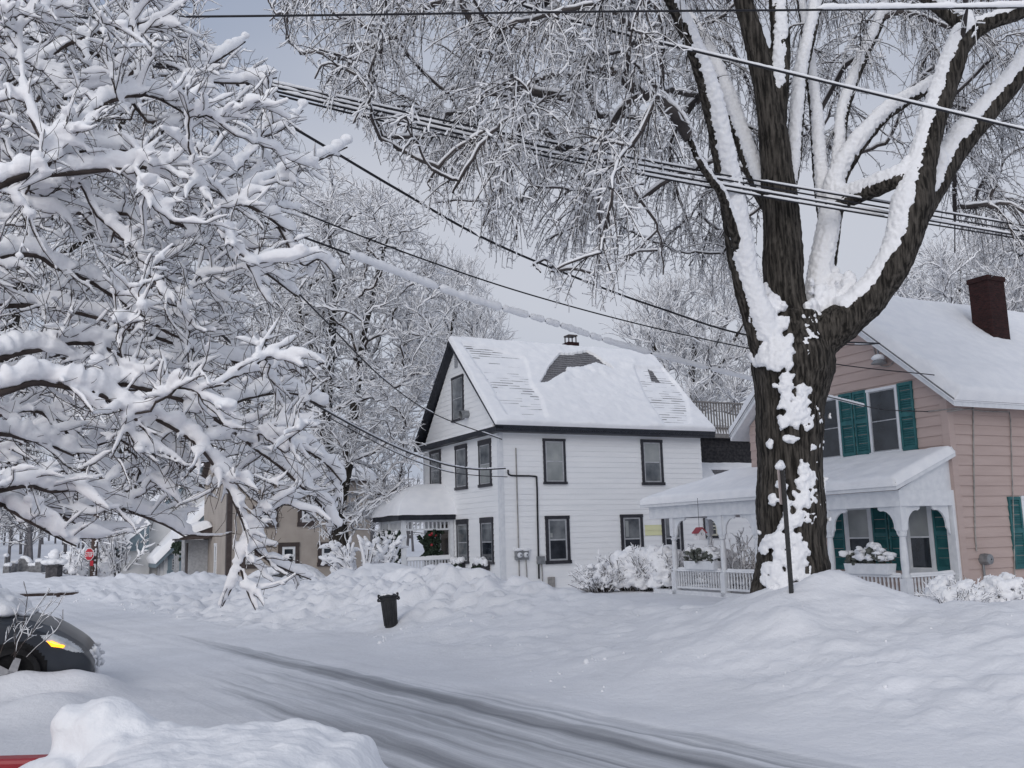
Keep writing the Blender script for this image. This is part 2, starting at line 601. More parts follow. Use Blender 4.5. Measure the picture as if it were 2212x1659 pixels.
def road_mat():
    """packed snow with worn wheel tracks where the asphalt greys through; bank snow elsewhere (all by place on the road)"""
    m, n, l, b = principled('ground_snow', (0.82, 0.83, 0.86), 0.65, 0.25)
    t = n.new('ShaderNodeTexCoord')
    mpn = n.new('ShaderNodeMapping')           # into road coordinates: y along, x across
    mpn.vector_type = 'POINT'
    mpn.inputs['Rotation'].default_value = (0, 0, math.radians(-35))
    l.new(t.outputs['Object'], mpn.inputs['Vector'])
    sp = n.new('ShaderNodeSeparateXYZ')
    l.new(mpn.outputs['Vector'], sp.inputs[0])
    st = n.new('ShaderNodeMapping')
    st.inputs['Scale'].default_value = (5.0, 0.16, 1)
    l.new(mpn.outputs['Vector'], st.inputs['Vector'])
    streak = n.new('ShaderNodeTexNoise')
    streak.inputs['Scale'].default_value = 1.5
    streak.inputs['Detail'].default_value = 7
    streak.inputs['Roughness'].default_value = 0.62
    l.new(st.outputs['Vector'], streak.inputs['Vector'])

    def math2(op, a, c):
        q = n.new('ShaderNodeMath')
        q.operation = op
        for i, x in enumerate((a, c)):
            if isinstance(x, (int, float)):
                q.inputs[i].default_value = x
            else:
                l.new(x, q.inputs[i])
        return q.outputs[0]

    def band(c, w, amp):                       # soft track profile across the road
        d = math2('ABSOLUTE', math2('SUBTRACT', sp.outputs[0], c), 0)
        return math2('MULTIPLY', math2('MAXIMUM', math2('SUBTRACT', 1.0, math2('DIVIDE', d, w)), 0), amp)
    tot = None
    for c, w, amp, end in ROAD_TRACKS:
        fade = n.new('ShaderNodeMapRange')
        fade.inputs['From Min'].default_value = end
        fade.inputs['From Max'].default_value = end * 0.55
        l.new(sp.outputs[1], fade.inputs['Value'])
        k = math2('MULTIPLY', band(c, w, amp), fade.outputs['Result'])
        tot = k if tot is None else math2('MAXIMUM', tot, k)
    s2 = tot
    v = math2('ADD', math2('MULTIPLY', s2, 0.75), math2('MULTIPLY', math2('SUBTRACT', streak.outputs['Fac'], 0.5), 1.15))
    v = math2('MULTIPLY', v, math2('MINIMUM', math2('MULTIPLY', s2, 6.0), 1.0))
    ramp = n.new('ShaderNodeValToRGB')
    e = ramp.color_ramp.elements
    e[0].position, e[0].color = 0.05, (0.82, 0.83, 0.86, 1)
    e[1].position, e[1].color = 0.85, (0.22, 0.23, 0.25, 1)
    k = ramp.color_ramp.elements.new(0.30)
    k.color = (0.56, 0.575, 0.605, 1)
    k = ramp.color_ramp.elements.new(0.52)
    k.color = (0.385, 0.395, 0.42, 1)
    l.new(v, ramp.inputs['Fac'])
    big = n.new('ShaderNodeTexNoise')
    big.inputs['Scale'].default_value = 0.8
    big.inputs['Detail'].default_value = 6
    l.new(t.outputs['Object'], big.inputs['Vector'])
    br = n.new('ShaderNodeMapRange')
    br.inputs['From Min'].default_value, br.inputs['From Max'].default_value = 0.3, 0.7
    br.inputs['To Min'].default_value, br.inputs['To Max'].default_value = 0.93, 1.03
    l.new(big.outputs['Fac'], br.inputs['Value'])
    vm = n.new('ShaderNodeVectorMath')
    vm.operation = 'SCALE'
    l.new(ramp.outputs['Color'], vm.inputs[0])
    l.new(br.outputs['Result'], vm.inputs['Scale'])
    l.new(vm.outputs['Vector'], b.inputs['Base Color'])
    f1 = n.new('ShaderNodeTexNoise')
    f1.inputs['Scale'].default_value = 9
    f1.inputs['Detail'].default_value = 7
    f1.inputs['Roughness'].default_value = 0.6
    l.new(t.outputs['Object'], f1.inputs['Vector'])
    bp = n.new('ShaderNodeBump')
    bp.inputs['Strength'].default_value = 0.45
    bp.inputs['Distance'].default_value = 0.05
    l.new(f1.outputs['Fac'], bp.inputs['Height'])
    l.new(bp.outputs['Normal'], b.inputs['Normal'])
    return m


ROAD_TRACKS = [(4.6, 2.0, 0.46, 15.0), (4.93, 0.11, 0.9, 14.0), (4.36, 0.10, 0.7, 12.5), (3.60, 0.12, 0.85, 11.0), (5.78, 0.09, 0.6, 14.0), (3.2, 0.08, 0.5, 9.5), (5.40, 0.34, 1.0, 21.0), (4.95, 0.22, 0.6, 15.0), (4.55, 0.28, 0.5, 13.0), (3.92, 0.26, 1.0, 13.0), (3.55, 0.22, 0.55, 9.5), (4.2, 0.25, 0.45, 11.0), (5.95, 0.25, 0.3, 13.0)]   # across, half width, wear, where it fades

# ------------------------------------------------------------------ ground: street, snow banks and yards in one sheet
RA = math.radians(-35)
RS, RT = np.array([math.sin(RA), math.cos(RA)]), np.array([math.cos(RA), -math.sin(RA)])   # along / across the street
HA = math.radians(27)
HX, HY = np.array([math.cos(HA), math.sin(HA)]), np.array([-math.sin(HA), math.cos(HA)])   # axes of the houses

RIDGE_S = [-12, 0, 5.7, 6.9, 7.7, 8.3, 9.1, 9.6, 11.4, 13.8, 16, 17.8, 22, 28, 33, 41, 56, 80, 200]
RIDGE_Z = [0.65, 0.75, 0.82, 0.78, 0.97, 1.12, 0.80, 0.74, 0.47, 0.58, 0.80, 0.95, 0.74, 0.54, 0.38, 0.25, 0.33, 0.25, 0.2]
RIDGE_T = [11, 11, 11, 11, 11, 11, 11, 11, 11, 11, 11, 11, 11, 10.5, 10, 10, 10, 10, 10]
TOE_T = [6.6, 6.6, 6.6, 6.6, 6.6, 6.6, 6.6, 6.6, 6.7, 7.1, 7.9, 7.9, 6.9, 6.5, 6.4, 6.3, 6.2, 6.2, 6.2]


def ground_z(x, y):
    s = x * RS[0] + y * RS[1]
    t = x * RT[0] + y * RT[1]
    hr, tr, toe = np.interp(s, RIDGE_S, RIDGE_Z), np.interp(s, RIDGE_S, RIDGE_T), np.interp(s, RIDGE_S, TOE_T)
    toe = toe + 0.25 * vnoise(s * 0.7, 3.1)
    rise = np.clip((t - toe) / (tr - toe), 0, 1)
    prof = 0.55 * rise + 0.45 * rise * rise * (3 - 2 * rise)
    fall = sstep(0, 3.0, t - tr)
    z = hr * prof * (1 - fall) - fall * 0.12
    lump = sstep(0.05, 0.3, rise) * (1 - 0.75 * fall)
    z = z + lump * (0.07 * fbm(x * 0.9, y * 0.9, 0.3, 2) + 0.065 * (np.abs(fbm(x * 2.1, y * 2.1, 4.2, 3)) - 0.3) + 0.045 * (np.abs(fbm(x * 4.6, y * 4.6, 1.0, 3)) - 0.3) * (0.5 + 0.5 * vnoise(x * 0.5, y * 0.5, 9)))
    # ploughed rubble behind the bin
    rub = np.exp(-((s - 18.5) / 4.0) ** 2 - ((t - 10.4) / 1.5) ** 2)
    rub = np.maximum(rub, 0.6 * sstep(16, 21, s) * sstep(60, 40, s) * sstep(6.3, 7.5, t) * sstep(13, 11, t))
    z = z + rub * (0.36 * (np.abs(fbm(x * 1.9, y * 1.9, 8.0, 4)) - 0.25))
    # heap by the porch of the white house
    for (cx, cy), h, r in HEAPS:
        z = z + h * np.exp(-(((x - cx) ** 2 + (y - cy) ** 2) / r ** 2) ** 1.3)
    # near side verge
    left = sstep(0.6, -1.2, t)
    z = z + left * (0.16 + 0.06 * fbm(x * 0.8, y * 0.8, 2.0, 3))
    # packed street surface
    st = sstep(0.6, 1.2, t) * sstep(0.2, -0.3, t - toe)
    z = z + st * 0.012 * vnoise(t * 5.0, s * 0.25, 2.0)
    for c, w, amp, _e in ROAD_TRACKS:
        z = z - (st * 0.014 * amp if w < 1 else 0) * np.clip(1 - np.abs(t - c) / w, 0, 1)
    # far ground lifts gently to the hills
    far = sstep(70, 300, np.hypot(x, y))
    return z + far * 5.0 + 0.012 * fbm(x * 2.5, y * 2.5, 6.0, 2)


_h1 = at(868, 1214, 27.5)
_h2 = at(905, 1232, 26.0)
_h3 = at(1000, 1252, 24.0)
HEAPS = [(tuple(_h1[:2]), 1.0, 1.5), (tuple(_h3[:2]), 0.45, 1.3), (tuple(at(1065, 1262, 25.0)[:2]), 0.30, 1.4),
         (tuple(at(760, 1270, 31.0)[:2]), 0.35, 1.5), (tuple(at(640, 1262, 33)[:2]), 0.35, 1.6), (tuple(at(520, 1270, 34)[:2]), 0.3, 1.6),
         (tuple(at(430, 1275, 36)[:2]), 0.35, 2.2), (tuple(at(320, 1268, 40)[:2]), 0.35, 2.4), (tuple(at(1700, 1330, 11.6)[:2]), 0.16, 0.3),
         (tuple(at(20, 1470, 10.4)[:2]), 0.08, 0.8), (tuple(at(120, 1462, 10.3)[:2]), 0.15, 0.5), (tuple(at(215, 1450, 11.1)[:2]), 0.12, 0.4), (tuple(at(1690, 1270, 14.2)[:2]), 0.12, 0.8)]


_cc = ground_at(192, 1442, 0.30)
for _d in (-0.05, 0.45, 0.95, 1.5, 2.1):
    HEAPS.append((tuple((_cc - np.array([math.cos(math.radians(20)), math.sin(math.radians(20)), 0]) * _d + np.array([0.06, -0.16, 0]))[:2]), 0.20, 0.42))


def spaced(lo, a, b, hi, fine, grow=1.12):
    c = list(np.arange(a, b, fine))
    x, d = b, fine
    while x < hi:
        c.append(x)
        d = min(d * grow, 25)
        x += d
    c.append(hi)
    x, d = a, fine
    pre = []
    while x > lo:
        d = min(d * grow, 25)
        x -= d
        pre.append(x)
    return np.array(pre[::-1] + c)


def build_ground():
    s = spaced(-60, 1.0, 26.0, 700, 0.07, 1.05)
    t = spaced(-500, -4.0, 13.5, 700, 0.07, 1.06)
    ss, tt = np.meshgrid(s, t, indexing='ij')
    x = ss * RS[0] + tt * RT[0]
    y = ss * RS[1] + tt * RT[1]
    z = ground_z(x, y)
    V = np.stack([x, y, z], -1).reshape(-1, 3)
    n, m = len(s), len(t)
    i = (np.arange(n - 1)[:, None] * m + np.arange(m - 1)[None])
    F = np.stack([i, i + 1, i + m + 1, i + m], -1).reshape(-1, 4)[:, ::-1]
    o = mesh_np('snowy_ground', [(V, F)], road_mat())
    o['kind'] = 'structure'
    o['label'] = 'snow covered ground with ploughed street, tyre tracks and snow banks'


build_ground()


def snow_clods():
    rg = np.random.default_rng(40)
    n = 700
    s = rg.uniform(3, 40, n)
    t = np.interp(s, RIDGE_S, TOE_T) + np.abs(rg.normal(0, 1.6, n)) - 0.2
    x, y = s * RS[0] + t * RT[0], s * RS[1] + t * RT[1]
    keep = fbm(x * 0.7, y * 0.7, 5, 2) > 0.35 * rg.normal(0, 1, n)
    x, y = x[keep], y[keep]
    n = len(x)
    r = rg.uniform(0.008, 0.03, n) * (0.6 + 1.2 * (rg.random(n) ** 5))
    z = ground_z(x, y) + r * 0.25
    o = mesh_np('snow_clods', [blobs(np.stack([x, y, z], -1), r[:, None] * rg.uniform(0.7, 1.3, (n, 3)), rg, 0.3, True)], SNOW)
    o['kind'] = 'stuff'
    o['label'] = 'crumbs and clods of ploughed snow along the foot of the bank'


snow_clods()

# ------------------------------------------------------------------ houses: shared builders


def plane_hit(px, py, c0, nvec, p0):
    """point (house coordinates) where the sight line meets a plane given in the frame of a house standing at c0"""
    d = ray(px, py)
    dl = np.array([d[:2] @ HX, d[:2] @ HY, d[2]])
    rel = CAM - np.array(c0)
    ol = np.array([rel[:2] @ HX, rel[:2] @ HY, rel[2]])
    n = np.array(nvec, float)
    t = ((np.array(p0) - ol) @ n) / (dl @ n)
    return ol + dl * t


def on_front(c0, px, py, x=0.0):
    p = plane_hit(px, py, c0, (1, 0, 0), (x, 0, 0))
    return p[1], p[2]


def on_right(c0, px, py, y=0.0):
    p = plane_hit(px, py, c0, (0, 1, 0), (0, y, 0))
    return p[0], p[2]


def siding(name, mat, parent, F, z0, z1, lo, hi, expo=0.2, lip=0.02):
    mb = MB()
    z = z0
    while z < z1 - 1e-3:
        zb = min(z + expo, z1)
        a0, a1, b0, b1 = lo(z), hi(z), lo(zb), hi(zb)
        if a1 - a0 > 0.02:
            if b1 < b0:
                b0 = b1 = (a0 + a1) / 2
            mb.add([F(a0, lip, z), F(a1, lip, z), F(b1, 0.004, zb), F(b0, 0.004, zb)], [(0, 1, 2, 3)])
            mb.add([F(a0, -0.01, z), F(a1, -0.01, z), F(a1, lip, z), F(a0, lip, z)], [(0, 1, 2, 3)])
        z = zb
    return mb.build(name, mat, parent)


def window(parent, F, u0, u1, z0, z1, trim, sash, up, low, tw=0.11, split=0.5, muntin=None, sill=True, head=0.0, sw=0.055, curtain=None):
    mb = MB()
    mb.fbox(F, u0, u0 + tw, 0.0, 0.055, z0 + tw, z1 - tw - head)
    mb.fbox(F, u1 - tw, u1, 0.0, 0.055, z0 + tw, z1 - tw - head)
    mb.fbox(F, u0 - 0.01, u1 + 0.01, 0.0, 0.07, z1 - tw - head, z1)
    mb.fbox(F, u0 - (0.03 if sill else 0), u1 + (0.03 if sill else 0), 0.0, 0.09 if sill else 0.055, z0, z0 + tw)
    w = mb.build('window', trim, parent)
    a, b, c, d = u0 + tw, u1 - tw, z0 + tw, z1 - tw - head
    zm = c + (d - c) * split
    s = MB()
    s.fbox(F, a, a + sw, 0.0, 0.042, c, d)
    s.fbox(F, b - sw, b, 0.0, 0.042, c, d)
    s.fbox(F, a + sw, b - sw, 0.0, 0.042, c, c + sw)
    s.fbox(F, a + sw, b - sw, 0.0, 0.042, d - sw, d)
    s.fbox(F, a + sw, b - sw, 0.0, 0.046, zm - sw * 0.45, zm + sw * 0.45)
    if muntin:
        nx, nz = muntin
        for i in range(1, nx):
            u = a + (b - a) * i / nx
            s.fbox(F, u - 0.014, u + 0.014, 0.0, 0.037, c + sw, d - sw)
        for k in range(1, nz):
            z = c + (d - c) * k / nz
            s.fbox(F, a + sw, b - sw, 0.0, 0.035, z - 0.014, z + 0.014)
    s.build('sash', sash, w)
    for mat, q0, q1 in ((low, c + sw * 0.5, zm), (up, zm, d - sw * 0.5)):
        p = MB()
        p.fbox(F, a + sw * 0.5, b - sw * 0.5, 0.0, 0.034, q0, q1)
        p.build('pane', mat, w)
    if curtain:
        g = MB()
        for (e0, e1, f0, f1) in curtain:
            g.fbox(F, a + (b - a) * e0, a + (b - a) * e1, 0.0, 0.0365, c + (d - c) * f0, c + (d - c) * f1)
        g.build('curtain', BLIND, w)
    return w


def shutter(parent, F, u0, u1, z0, z1, mat):
    mb = MB()
    st = 0.055
    mid = z0 + (z1 - z0) * 0.52
    mb.fbox(F, u0, u0 + st, 0.012, 0.06, z0, z1)
    mb.fbox(F, u1 - st, u1, 0.012, 0.06, z0, z1)
    for q in ((z0, z0 + 0.09), (mid - 0.05, mid + 0.05), (z1 - 0.08, z1)):
        mb.fbox(F, u0 + st, u1 - st, 0.012, 0.058, *q)
    for a, b in ((z0 + 0.09, mid - 0.05), (mid + 0.05, z1 - 0.08)):
        n = max(4, int((b - a) / 0.055))
        h = (b - a) / n
        for i in range(n):
            z = a + i * h
            mb.add([F(u0 + st, 0.052, z), F(u1 - st, 0.052, z), F(u1 - st, 0.022, z + h), F(u0 + st, 0.022, z + h)], [(0, 1, 2, 3)])
            mb.add([F(u0 + st, 0.022, z), F(u1 - st, 0.022, z), F(u1 - st, 0.052, z), F(u0 + st, 0.052, z)], [(0, 1, 2, 3)])
    return mb.build('shutter', mat, parent)


def snow_sheet(name, parent, o, U, V, lu, lv, thick, du=0.06, edge=0.14, mat=None, over=(0.05, 0.05, 0.06, 0.0), down=0.05, taper=None):
    """a bed of snow lying on a slope: o corner, U along the eave, V up the slope; thick(u, v, P) in metres"""
    o, U, V = np.array(o, float), nrm(np.array(U, float)), nrm(np.array(V, float))
    N = nrm(np.cross(U, V))
    if N[2] < 0:
        N = -N
    us = np.linspace(-over[0], lu + over[1], max(4, int(lu / du)))
    vs = np.linspace(-over[2], lv + over[3], max(4, int(lv / du)))
    uu, vv = np.meshgrid(us, vs, indexing='ij')
    if taper is not None:
        a0, a1 = taper
        f = np.clip(vv / lv, 0, 1)
        uu2 = uu * 1.0
        L = us[0] + a0 * f
        R_ = us[-1] - a1 * f
        uu2 = L + (uu - us[0]) / (us[-1] - us[0]) * (R_ - L)
        uu = uu2
    base = o + uu[..., None] * U + vv[..., None] * V
    h = thick(uu, vv, base)
    iu, iv = np.meshgrid(np.arange(len(us)), np.arange(len(vs)), indexing='ij')
    dm = np.minimum(np.minimum(iu, len(us) - 1 - iu) * (us[1] - us[0]), np.minimum(iv, 1000 + len(vs) - 1 - iv if over[3] > 0 else len(vs) - 1 - iv) * (vs[1] - vs[0]))
    e = np.clip(dm / edge, 0, 1)
    ef = np.sqrt(np.clip(1 - (1 - e) ** 2, 0, 1))
    hh = np.where(h > 0, h * ef, h) - (1 - ef) * down
    P = base + hh[..., None] * N
    n, m = uu.shape
    i = (np.arange(n - 1)[:, None] * m + np.arange(m - 1)[None])
    F = np.stack([i, i + m, i + m + 1, i + 1], -1).reshape(-1, 4)
    return mesh_np(name, [(P.reshape(-1, 3), F)], mat or SNOW, parent)


def shingles(name, parent, o, U, V, lu, lv, expo=0.16, lip=0.03, mat=None, tab=0.5):
    o, U, V = np.array(o, float), nrm(np.array(U, float)), nrm(np.array(V, float))
    N = nrm(np.cross(U, V))
    if N[2] < 0:
        N = -N
    mb = MB()
    v, r = 0.0, 0
    rng = random.Random(5)
    while v < lv - 1e-3:
        vb = min(v + expo, lv)
        u = -tab * rng.random()
        while u < lu:
            a, b = max(u, 0) + 0.006, min(u + tab, lu)
            if b - a > 0.03:
                k = lip * rng.uniform(0.75, 1.15)
                p = [o + U * a + V * v + N * k, o + U * b + V * v + N * k, o + U * b + V * vb + N * 0.004, o + U * a + V * vb + N * 0.004,
                     o + U * a + V * v, o + U * b + V * v]
                mb.add(p, [(0, 1, 2, 3), (4, 5, 1, 0)])
            u += tab
        v = vb
    return mb.build(name, mat or SHINGLE, parent)


def soft_mask(px, py, poly, it=3):
    m = in_poly(px, py, poly).astype(float)
    for _ in range(it):
        p = np.pad(m, 1, mode='edge')
        m = (p[:-2, 1:-1] + p[2:, 1:-1] + p[1:-1, :-2] + p[1:-1, 2:] + 2 * m) / 6
    return m


def to_world(c0, P):
    P = np.asarray(P)
    return np.stack([c0[0] + P[..., 0] * HX[0] + P[..., 1] * HY[0], c0[1] + P[..., 0] * HX[1] + P[..., 1] * HY[1], c0[2] + P[..., 2]], -1)


def z2(pts):
    return [(737.33 + a / 3.0, 648.0 + b / 3.0) for a, b in pts]


# ------------------------------------------------------------------ white house
def white_house():
    c0 = np.array([-0.52, 34.0, 0.0])
    H = empty('white_house', c0, HA)
    tag(H, 'tall white clapboard house with steep snowy gable roof, dark trim and a domed porch', 'house')
    FR = frame((0, 0, 0), (0, 1, 0), (-1, 0, 0))
    RI = frame((0, 0, 0), (1, 0, 0), (0, -1, 0))
    W, Lx, ze, zr = 7.36, 9.05, 5.6, 9.62
    yr = W / 2
    sl = (zr - 0.1 - ze) / yr
    core = MB()
    core.box(0.02, Lx, 0.02, W - 0.0, -0.4, ze)
    core.prism([(0.02, 0.02, ze), (0.02, W, ze), (0.02, yr, zr - 0.1)], (Lx - 0.02, 0, 0))
    core.build('wall_core', WHITE, H)
    siding('wall', WHITE, H, RI, -0.35, ze, lambda z: 0.0, lambda z: Lx, 0.2, 0.021)
    siding('wall', WHITE, H, FR, -0.35, ze, lambda z: 0.0, lambda z: W, 0.2, 0.021)
    siding('gable_wall', WHITE, H, FR, ze + 0.1, zr - 0.2, lambda z: max(0.0, (z - ze) / sl), lambda z: W - max(0.0, (z - ze) / sl), 0.2)
    cb = MB()
    cb.box(-0.035, 0.0, -0.035, 0.13, -0.35, ze - 0.12)
    cb.box(0.0, 0.13, -0.035, 0.0, -0.35, ze - 0.12)
    cb.build('corner_board', WHITETRIM, H)
    cb = MB()
    cb.box(-0.035, 0.0, W - 0.13, W + 0.03, -0.35, ze - 0.12)
    cb.build('corner_board', WHITETRIM, H)
    # roof: dark slab and eaves
    xa, xb, e = -0.32, 9.5, 0.42
    zt = zr + 0.02
    zeav = zt - (yr + e) * (zt - ze - 0.18) / (yr + e)
    rf = MB()
    prof = [(-e, zeav), (yr, zt), (W + e, zeav), (W + e, zeav - 0.20), (yr, zt - 0.26), (-e, zeav - 0.20)]
    rf.prism([(xa, y, z) for y, z in prof], (xb - xa, 0, 0))
    roof = rf.build('roof', DARKTRIM, H)
    tr = MB()
    tr.box(xa + 0.02, xb, -e + 0.02, -0.025, ze - 0.12, zeav - 0.2)
    tr.box(xa + 0.02, xb, W + 0.025, W + e - 0.02, ze - 0.12, zeav - 0.2)
    tr.box(xa, -0.025, -e, W + e, ze - 0.13, ze + 0.06)
    tr.build('eaves_trim', DARKTRIM, roof)
    V = np.array([0, yr + e, zt - zeav])
    lv = float(np.linalg.norm(V))
    shingles('shingles', roof, (xa + 0.02, -e, zeav + 0.004), (1, 0, 0), V, xb - xa - 0.04, lv - 0.02, 0.17, 0.032, SHINGLE)
    bare = z2([(1288, 548), (1340, 450), (1415, 360), (1500, 358), (1585, 342), (1645, 372), (1755, 462), (1640, 416), (1600, 438), (1530, 446), (1455, 452), (1445, 482), (1395, 505), (1330, 542)])
    thl = z2([(770, 285), (1000, 330), (1190, 390), (1230, 560), (1290, 640), (1330, 780), (1070, 760), (960, 560)])
    thl2 = z2([(800, 300), (960, 325), (1170, 370), (1180, 410), (860, 390)])
    thr = z2([(1890, 450), (2080, 450), (2230, 640), (2260, 820), (2090, 815), (1970, 640)])
    bare2 = z2([(1985, 455), (2010, 460), (2065, 540), (2010, 530)])

    def th(u, v, P):
        Wd = to_world(c0, P)
        px, py = project(Wd)
        k = 0.12 + 0.03 * fbm(u * 1.3, v * 1.3, 1.0, 3) + 0.008 * fbm(u * 6, v * 6, 3.0, 2)
        m1, m3 = soft_mask(px, py, thl, 4), soft_mask(px, py, thr, 4)
        thin = np.clip(m1 + m3, 0, 1)
        tk = 0.034 + 0.006 * fbm(u * 0.9, v * 2.6, 5.0, 3) - 0.006 * soft_mask(px, py, thl2, 3)
        k = k * (1 - thin) + tk * thin
        for (a, b, h, r) in ((1620, 470, 0.16, 14), (1540, 490, 0.12, 14), (1450, 520, 0.10, 15), (1370, 560, 0.06, 14), (1690, 480, 0.08, 12), (1880, 420, 0.12, 16), (1740, 470, 0.06, 16)):
            ax, ay = 737.33 + a / 3, 648 + b / 3
            k = k + h * np.exp(-(((px - ax) ** 2 + (py - ay) ** 2) / r ** 2)) * (0.8 + 0.4 * fbm(u * 3, v * 3, 2.0, 2))
        m2 = np.clip(soft_mask(px, py, bare, 1) * 1.3 + 0.22 * fbm(u * 5, v * 5, 9, 2) * (soft_mask(px, py, bare, 5) > 0.02), 0, 1)
        k = np.where(m2 > 0.33, -0.04, k)
        mb2 = soft_mask(px, py, bare2, 1)
        return np.where(mb2 > 0.4, -0.02, k)
    snow_sheet('roof_snow', roof, (xa, -e, zeav), (1, 0, 0), V, xb - xa, lv, th, 0.035, 0.12, over=(0.02, 0.02, 0.05, 0.06))
    V2 = np.array([0, -(yr + e), zt - zeav])
    snow_sheet('roof_snow', roof, (xa, W + e, zeav), (1, 0, 0), V2, xb - xa, lv, lambda u, v, P: 0.12 + 0.02 * fbm(u, v, 7.0, 2), 0.1, 0.12, over=(0.02, 0.02, 0.05, 0.06))
    snow_sheet('cornice_snow', roof, (xa - 0.0, -e + 0.35, ze + 0.06), (0, 1, 0), (1, 0, 0.25), W + 2 * e - 0.7, 0.29, lambda u, v, P: 0.06 + 0.03 * vnoise(u * 1.4, v, 4) + 0 * v, 0.04, 0.06, over=(0, 0, 0, 0))
    # chimney beyond the ridge
    p = plane_hit(1233, 742, c0, (0, 1, 0), (0, yr + 0.45, 0))
    ch = MB()
    ch.box(p[0] - 0.27, p[0] + 0.27, yr + 0.2, yr + 0.75, zt - 1.0, zt + 0.34)
    chm = ch.build('chimney', BRICK, roof)
    cp = MB()
    cp.box(p[0] - 0.2, p[0] + 0.24, yr + 0.26, yr + 0.7, zt + 0.62, zt + 0.68)
    for sx in (-0.17, 0.19):
        for sy in (0.3, 0.62):
            cp.box(p[0] + sx - 0.02, p[0] + sx + 0.02, yr + sy, yr + sy + 0.04, zt + 0.34, zt + 0.62)
    cp.build('chimney_cap', BROWNTRIM, chm)
    # front windows
    fw = lambda a, b, c, d: on_front(c0, a, b) + on_front(c0, c, d)

    def zfront(zx0, zy0, zx1, zy1, **k):     # z2 pixel rectangle -> window on the front wall
        (x0, y0), (x1, y1) = z2([(zx0, zy0)])[0], z2([(zx1, zy1)])[0]
        ym = (y0 + y1) / 2
        ua, ub = on_front(c0, x1, ym)[0], on_front(c0, x0, ym)[0]
        xm = (x0 + x1) / 2
        window(H, FR, ua, ub, on_front(c0, xm, y1)[1], on_front(c0, xm, y0)[1], **k)
    dk = dict(trim=WINTRIM, sash=GREYSASH)
    zfront(722, 492, 797, 785, up=GLASSG, low=GLASSG, split=0.5, tw=0.09, sw=0.035, **dk)
    zfront(580, 975, 649, 1238, up=GLASSG, low=GLASSG, tw=0.12, sw=0.04, **dk)
    zfront(744, 938, 820, 1230, up=GLASSG, low=GLASSG, tw=0.11, sw=0.04, head=0.05, **dk)
    zfront(896, 904, 976, 1212, up=GLASSG, low=BLIND, tw=0.11, sw=0.035, head=0.08, **dk)
    zfront(754, 1420, 828, 1708, up=GLASSG, low=GLASSG, tw=0.1, sw=0.04, head=0.1, **dk)
    zfront(908, 1408, 990, 1712, up=GLASSG, low=GLASS, tw=0.1, sw=0.04, head=0.1, **dk)

    def zright(x0, y0, x1, y1, lx=None, **k):
        ym, xm = (y0 + y1) / 2, (x0 + x1) / 2
        ua, ub = on_right(c0, x0, ym)[0], on_right(c0, x1, ym)[0]
        return window(H, RI, ua, ub, on_right(c0, xm, y1)[1], on_right(c0, xm, y0)[1], **k)
    zright(1173, 948, 1221, 1046, up=BLIND, low=BLIND, tw=0.09, sw=0.05, **dk)
    zright(1385, 950, 1431, 1048, up=BLIND, low=GLASSG, tw=0.11, sw=0.055, **dk)
    zright(1178, 1114, 1230, 1218, up=GLASSG, low=GLASS, tw=0.12, sw=0.06, curtain=[(0.1, 0.22, 0.56, 0.66)], **dk)
    zright(1341, 1111, 1389, 1217, up=GLASSG, low=GLASS, tw=0.12, sw=0.055, curtain=[(0.12, 0.3, 0.55, 0.92)], **dk)
    zright(1430, 1109, 1475, 1217, up=GLASSG, low=GLASS, tw=0.12, sw=0.055, **dk)
    # gable louvre and round vent hood
    a = on_front(c0, 987, 778)
    lv_ = MB()
    lv_.fbox(FR, a[0] - 0.14, a[0] + 0.14, 0, 0.05, a[1] - 0.3, a[1] + 0.3)
    for k in range(6):
        lv_.fbox(FR, a[0] - 0.11, a[0] + 0.11, 0.05, 0.075, a[1] - 0.25 + k * 0.09, a[1] - 0.21 + k * 0.09)
    lv_.build('gable_vent', GREYSASH, H)
    a = on_front(c0, 1012, 895)
    vh = MB()
    vh.tube([FR(a[0], 0.0, a[1]), FR(a[0], 0.16, a[1]), FR(a[0], 0.34, a[1] - 0.04)], [0.15, 0.15, 0.17], 14)
    vh.build('vent_hood', METAL, H, True)
    # patch of older yellow boards
    ya, yb = on_right(c0, 1393, 1150)[0], on_right(c0, 1429, 1150)[0]
    siding('yellow_boards', YELLOW, H, frame((0, -0.006, 0), (1, 0, 0), (0, -1, 0)), 1.65, 2.05, lambda z: ya, lambda z: yb, 0.2, 0.021)
    # service pipes and meters
    pp = MB()
    for px_, top, bot in ((1113, 968, 1262),):
        q0, q1 = on_right(c0, px_, top), on_right(c0, px_ + 4, bot)
        pp.tube([RI(q0[0], 0.05, q0[1]), RI(q0[0], 0.05, q1[1] - 0.3)], 0.022, 8)
    pp.build('conduit', PIPE, H, True)
    q = [on_right(c0, *k) for k in ((1096, 1015), (1102, 1027), (1152, 1029), (1158, 1040), (1160, 1120), (1163, 1250))]
    pb = MB()
    pb.tube([RI(u, 0.05, z) for u, z in catmull(q, 4)], 0.032, 8)
    pb.build('service_cable', WIRE, H, True)
    q = [on_right(c0, *k) for k in ((1113, 968), (1112, 962), (1108, 960))]
    a = on_right(c0, 1125, 1197)
    mt = MB()
    mt.fbox(RI, a[0] - 0.26, a[0] + 0.26, 0, 0.14, a[1] - 0.2, a[1] + 0.14)
    mt.build('meter_box', METAL, H, bevel=0.01)
    mt = MB()
    mt.fbox(RI, a[0] + 0.62, a[0] + 0.92, 0, 0.12, a[1] - 0.38, a[1] - 0.1)
    mt.build('meter_box', METAL, H, bevel=0.01)
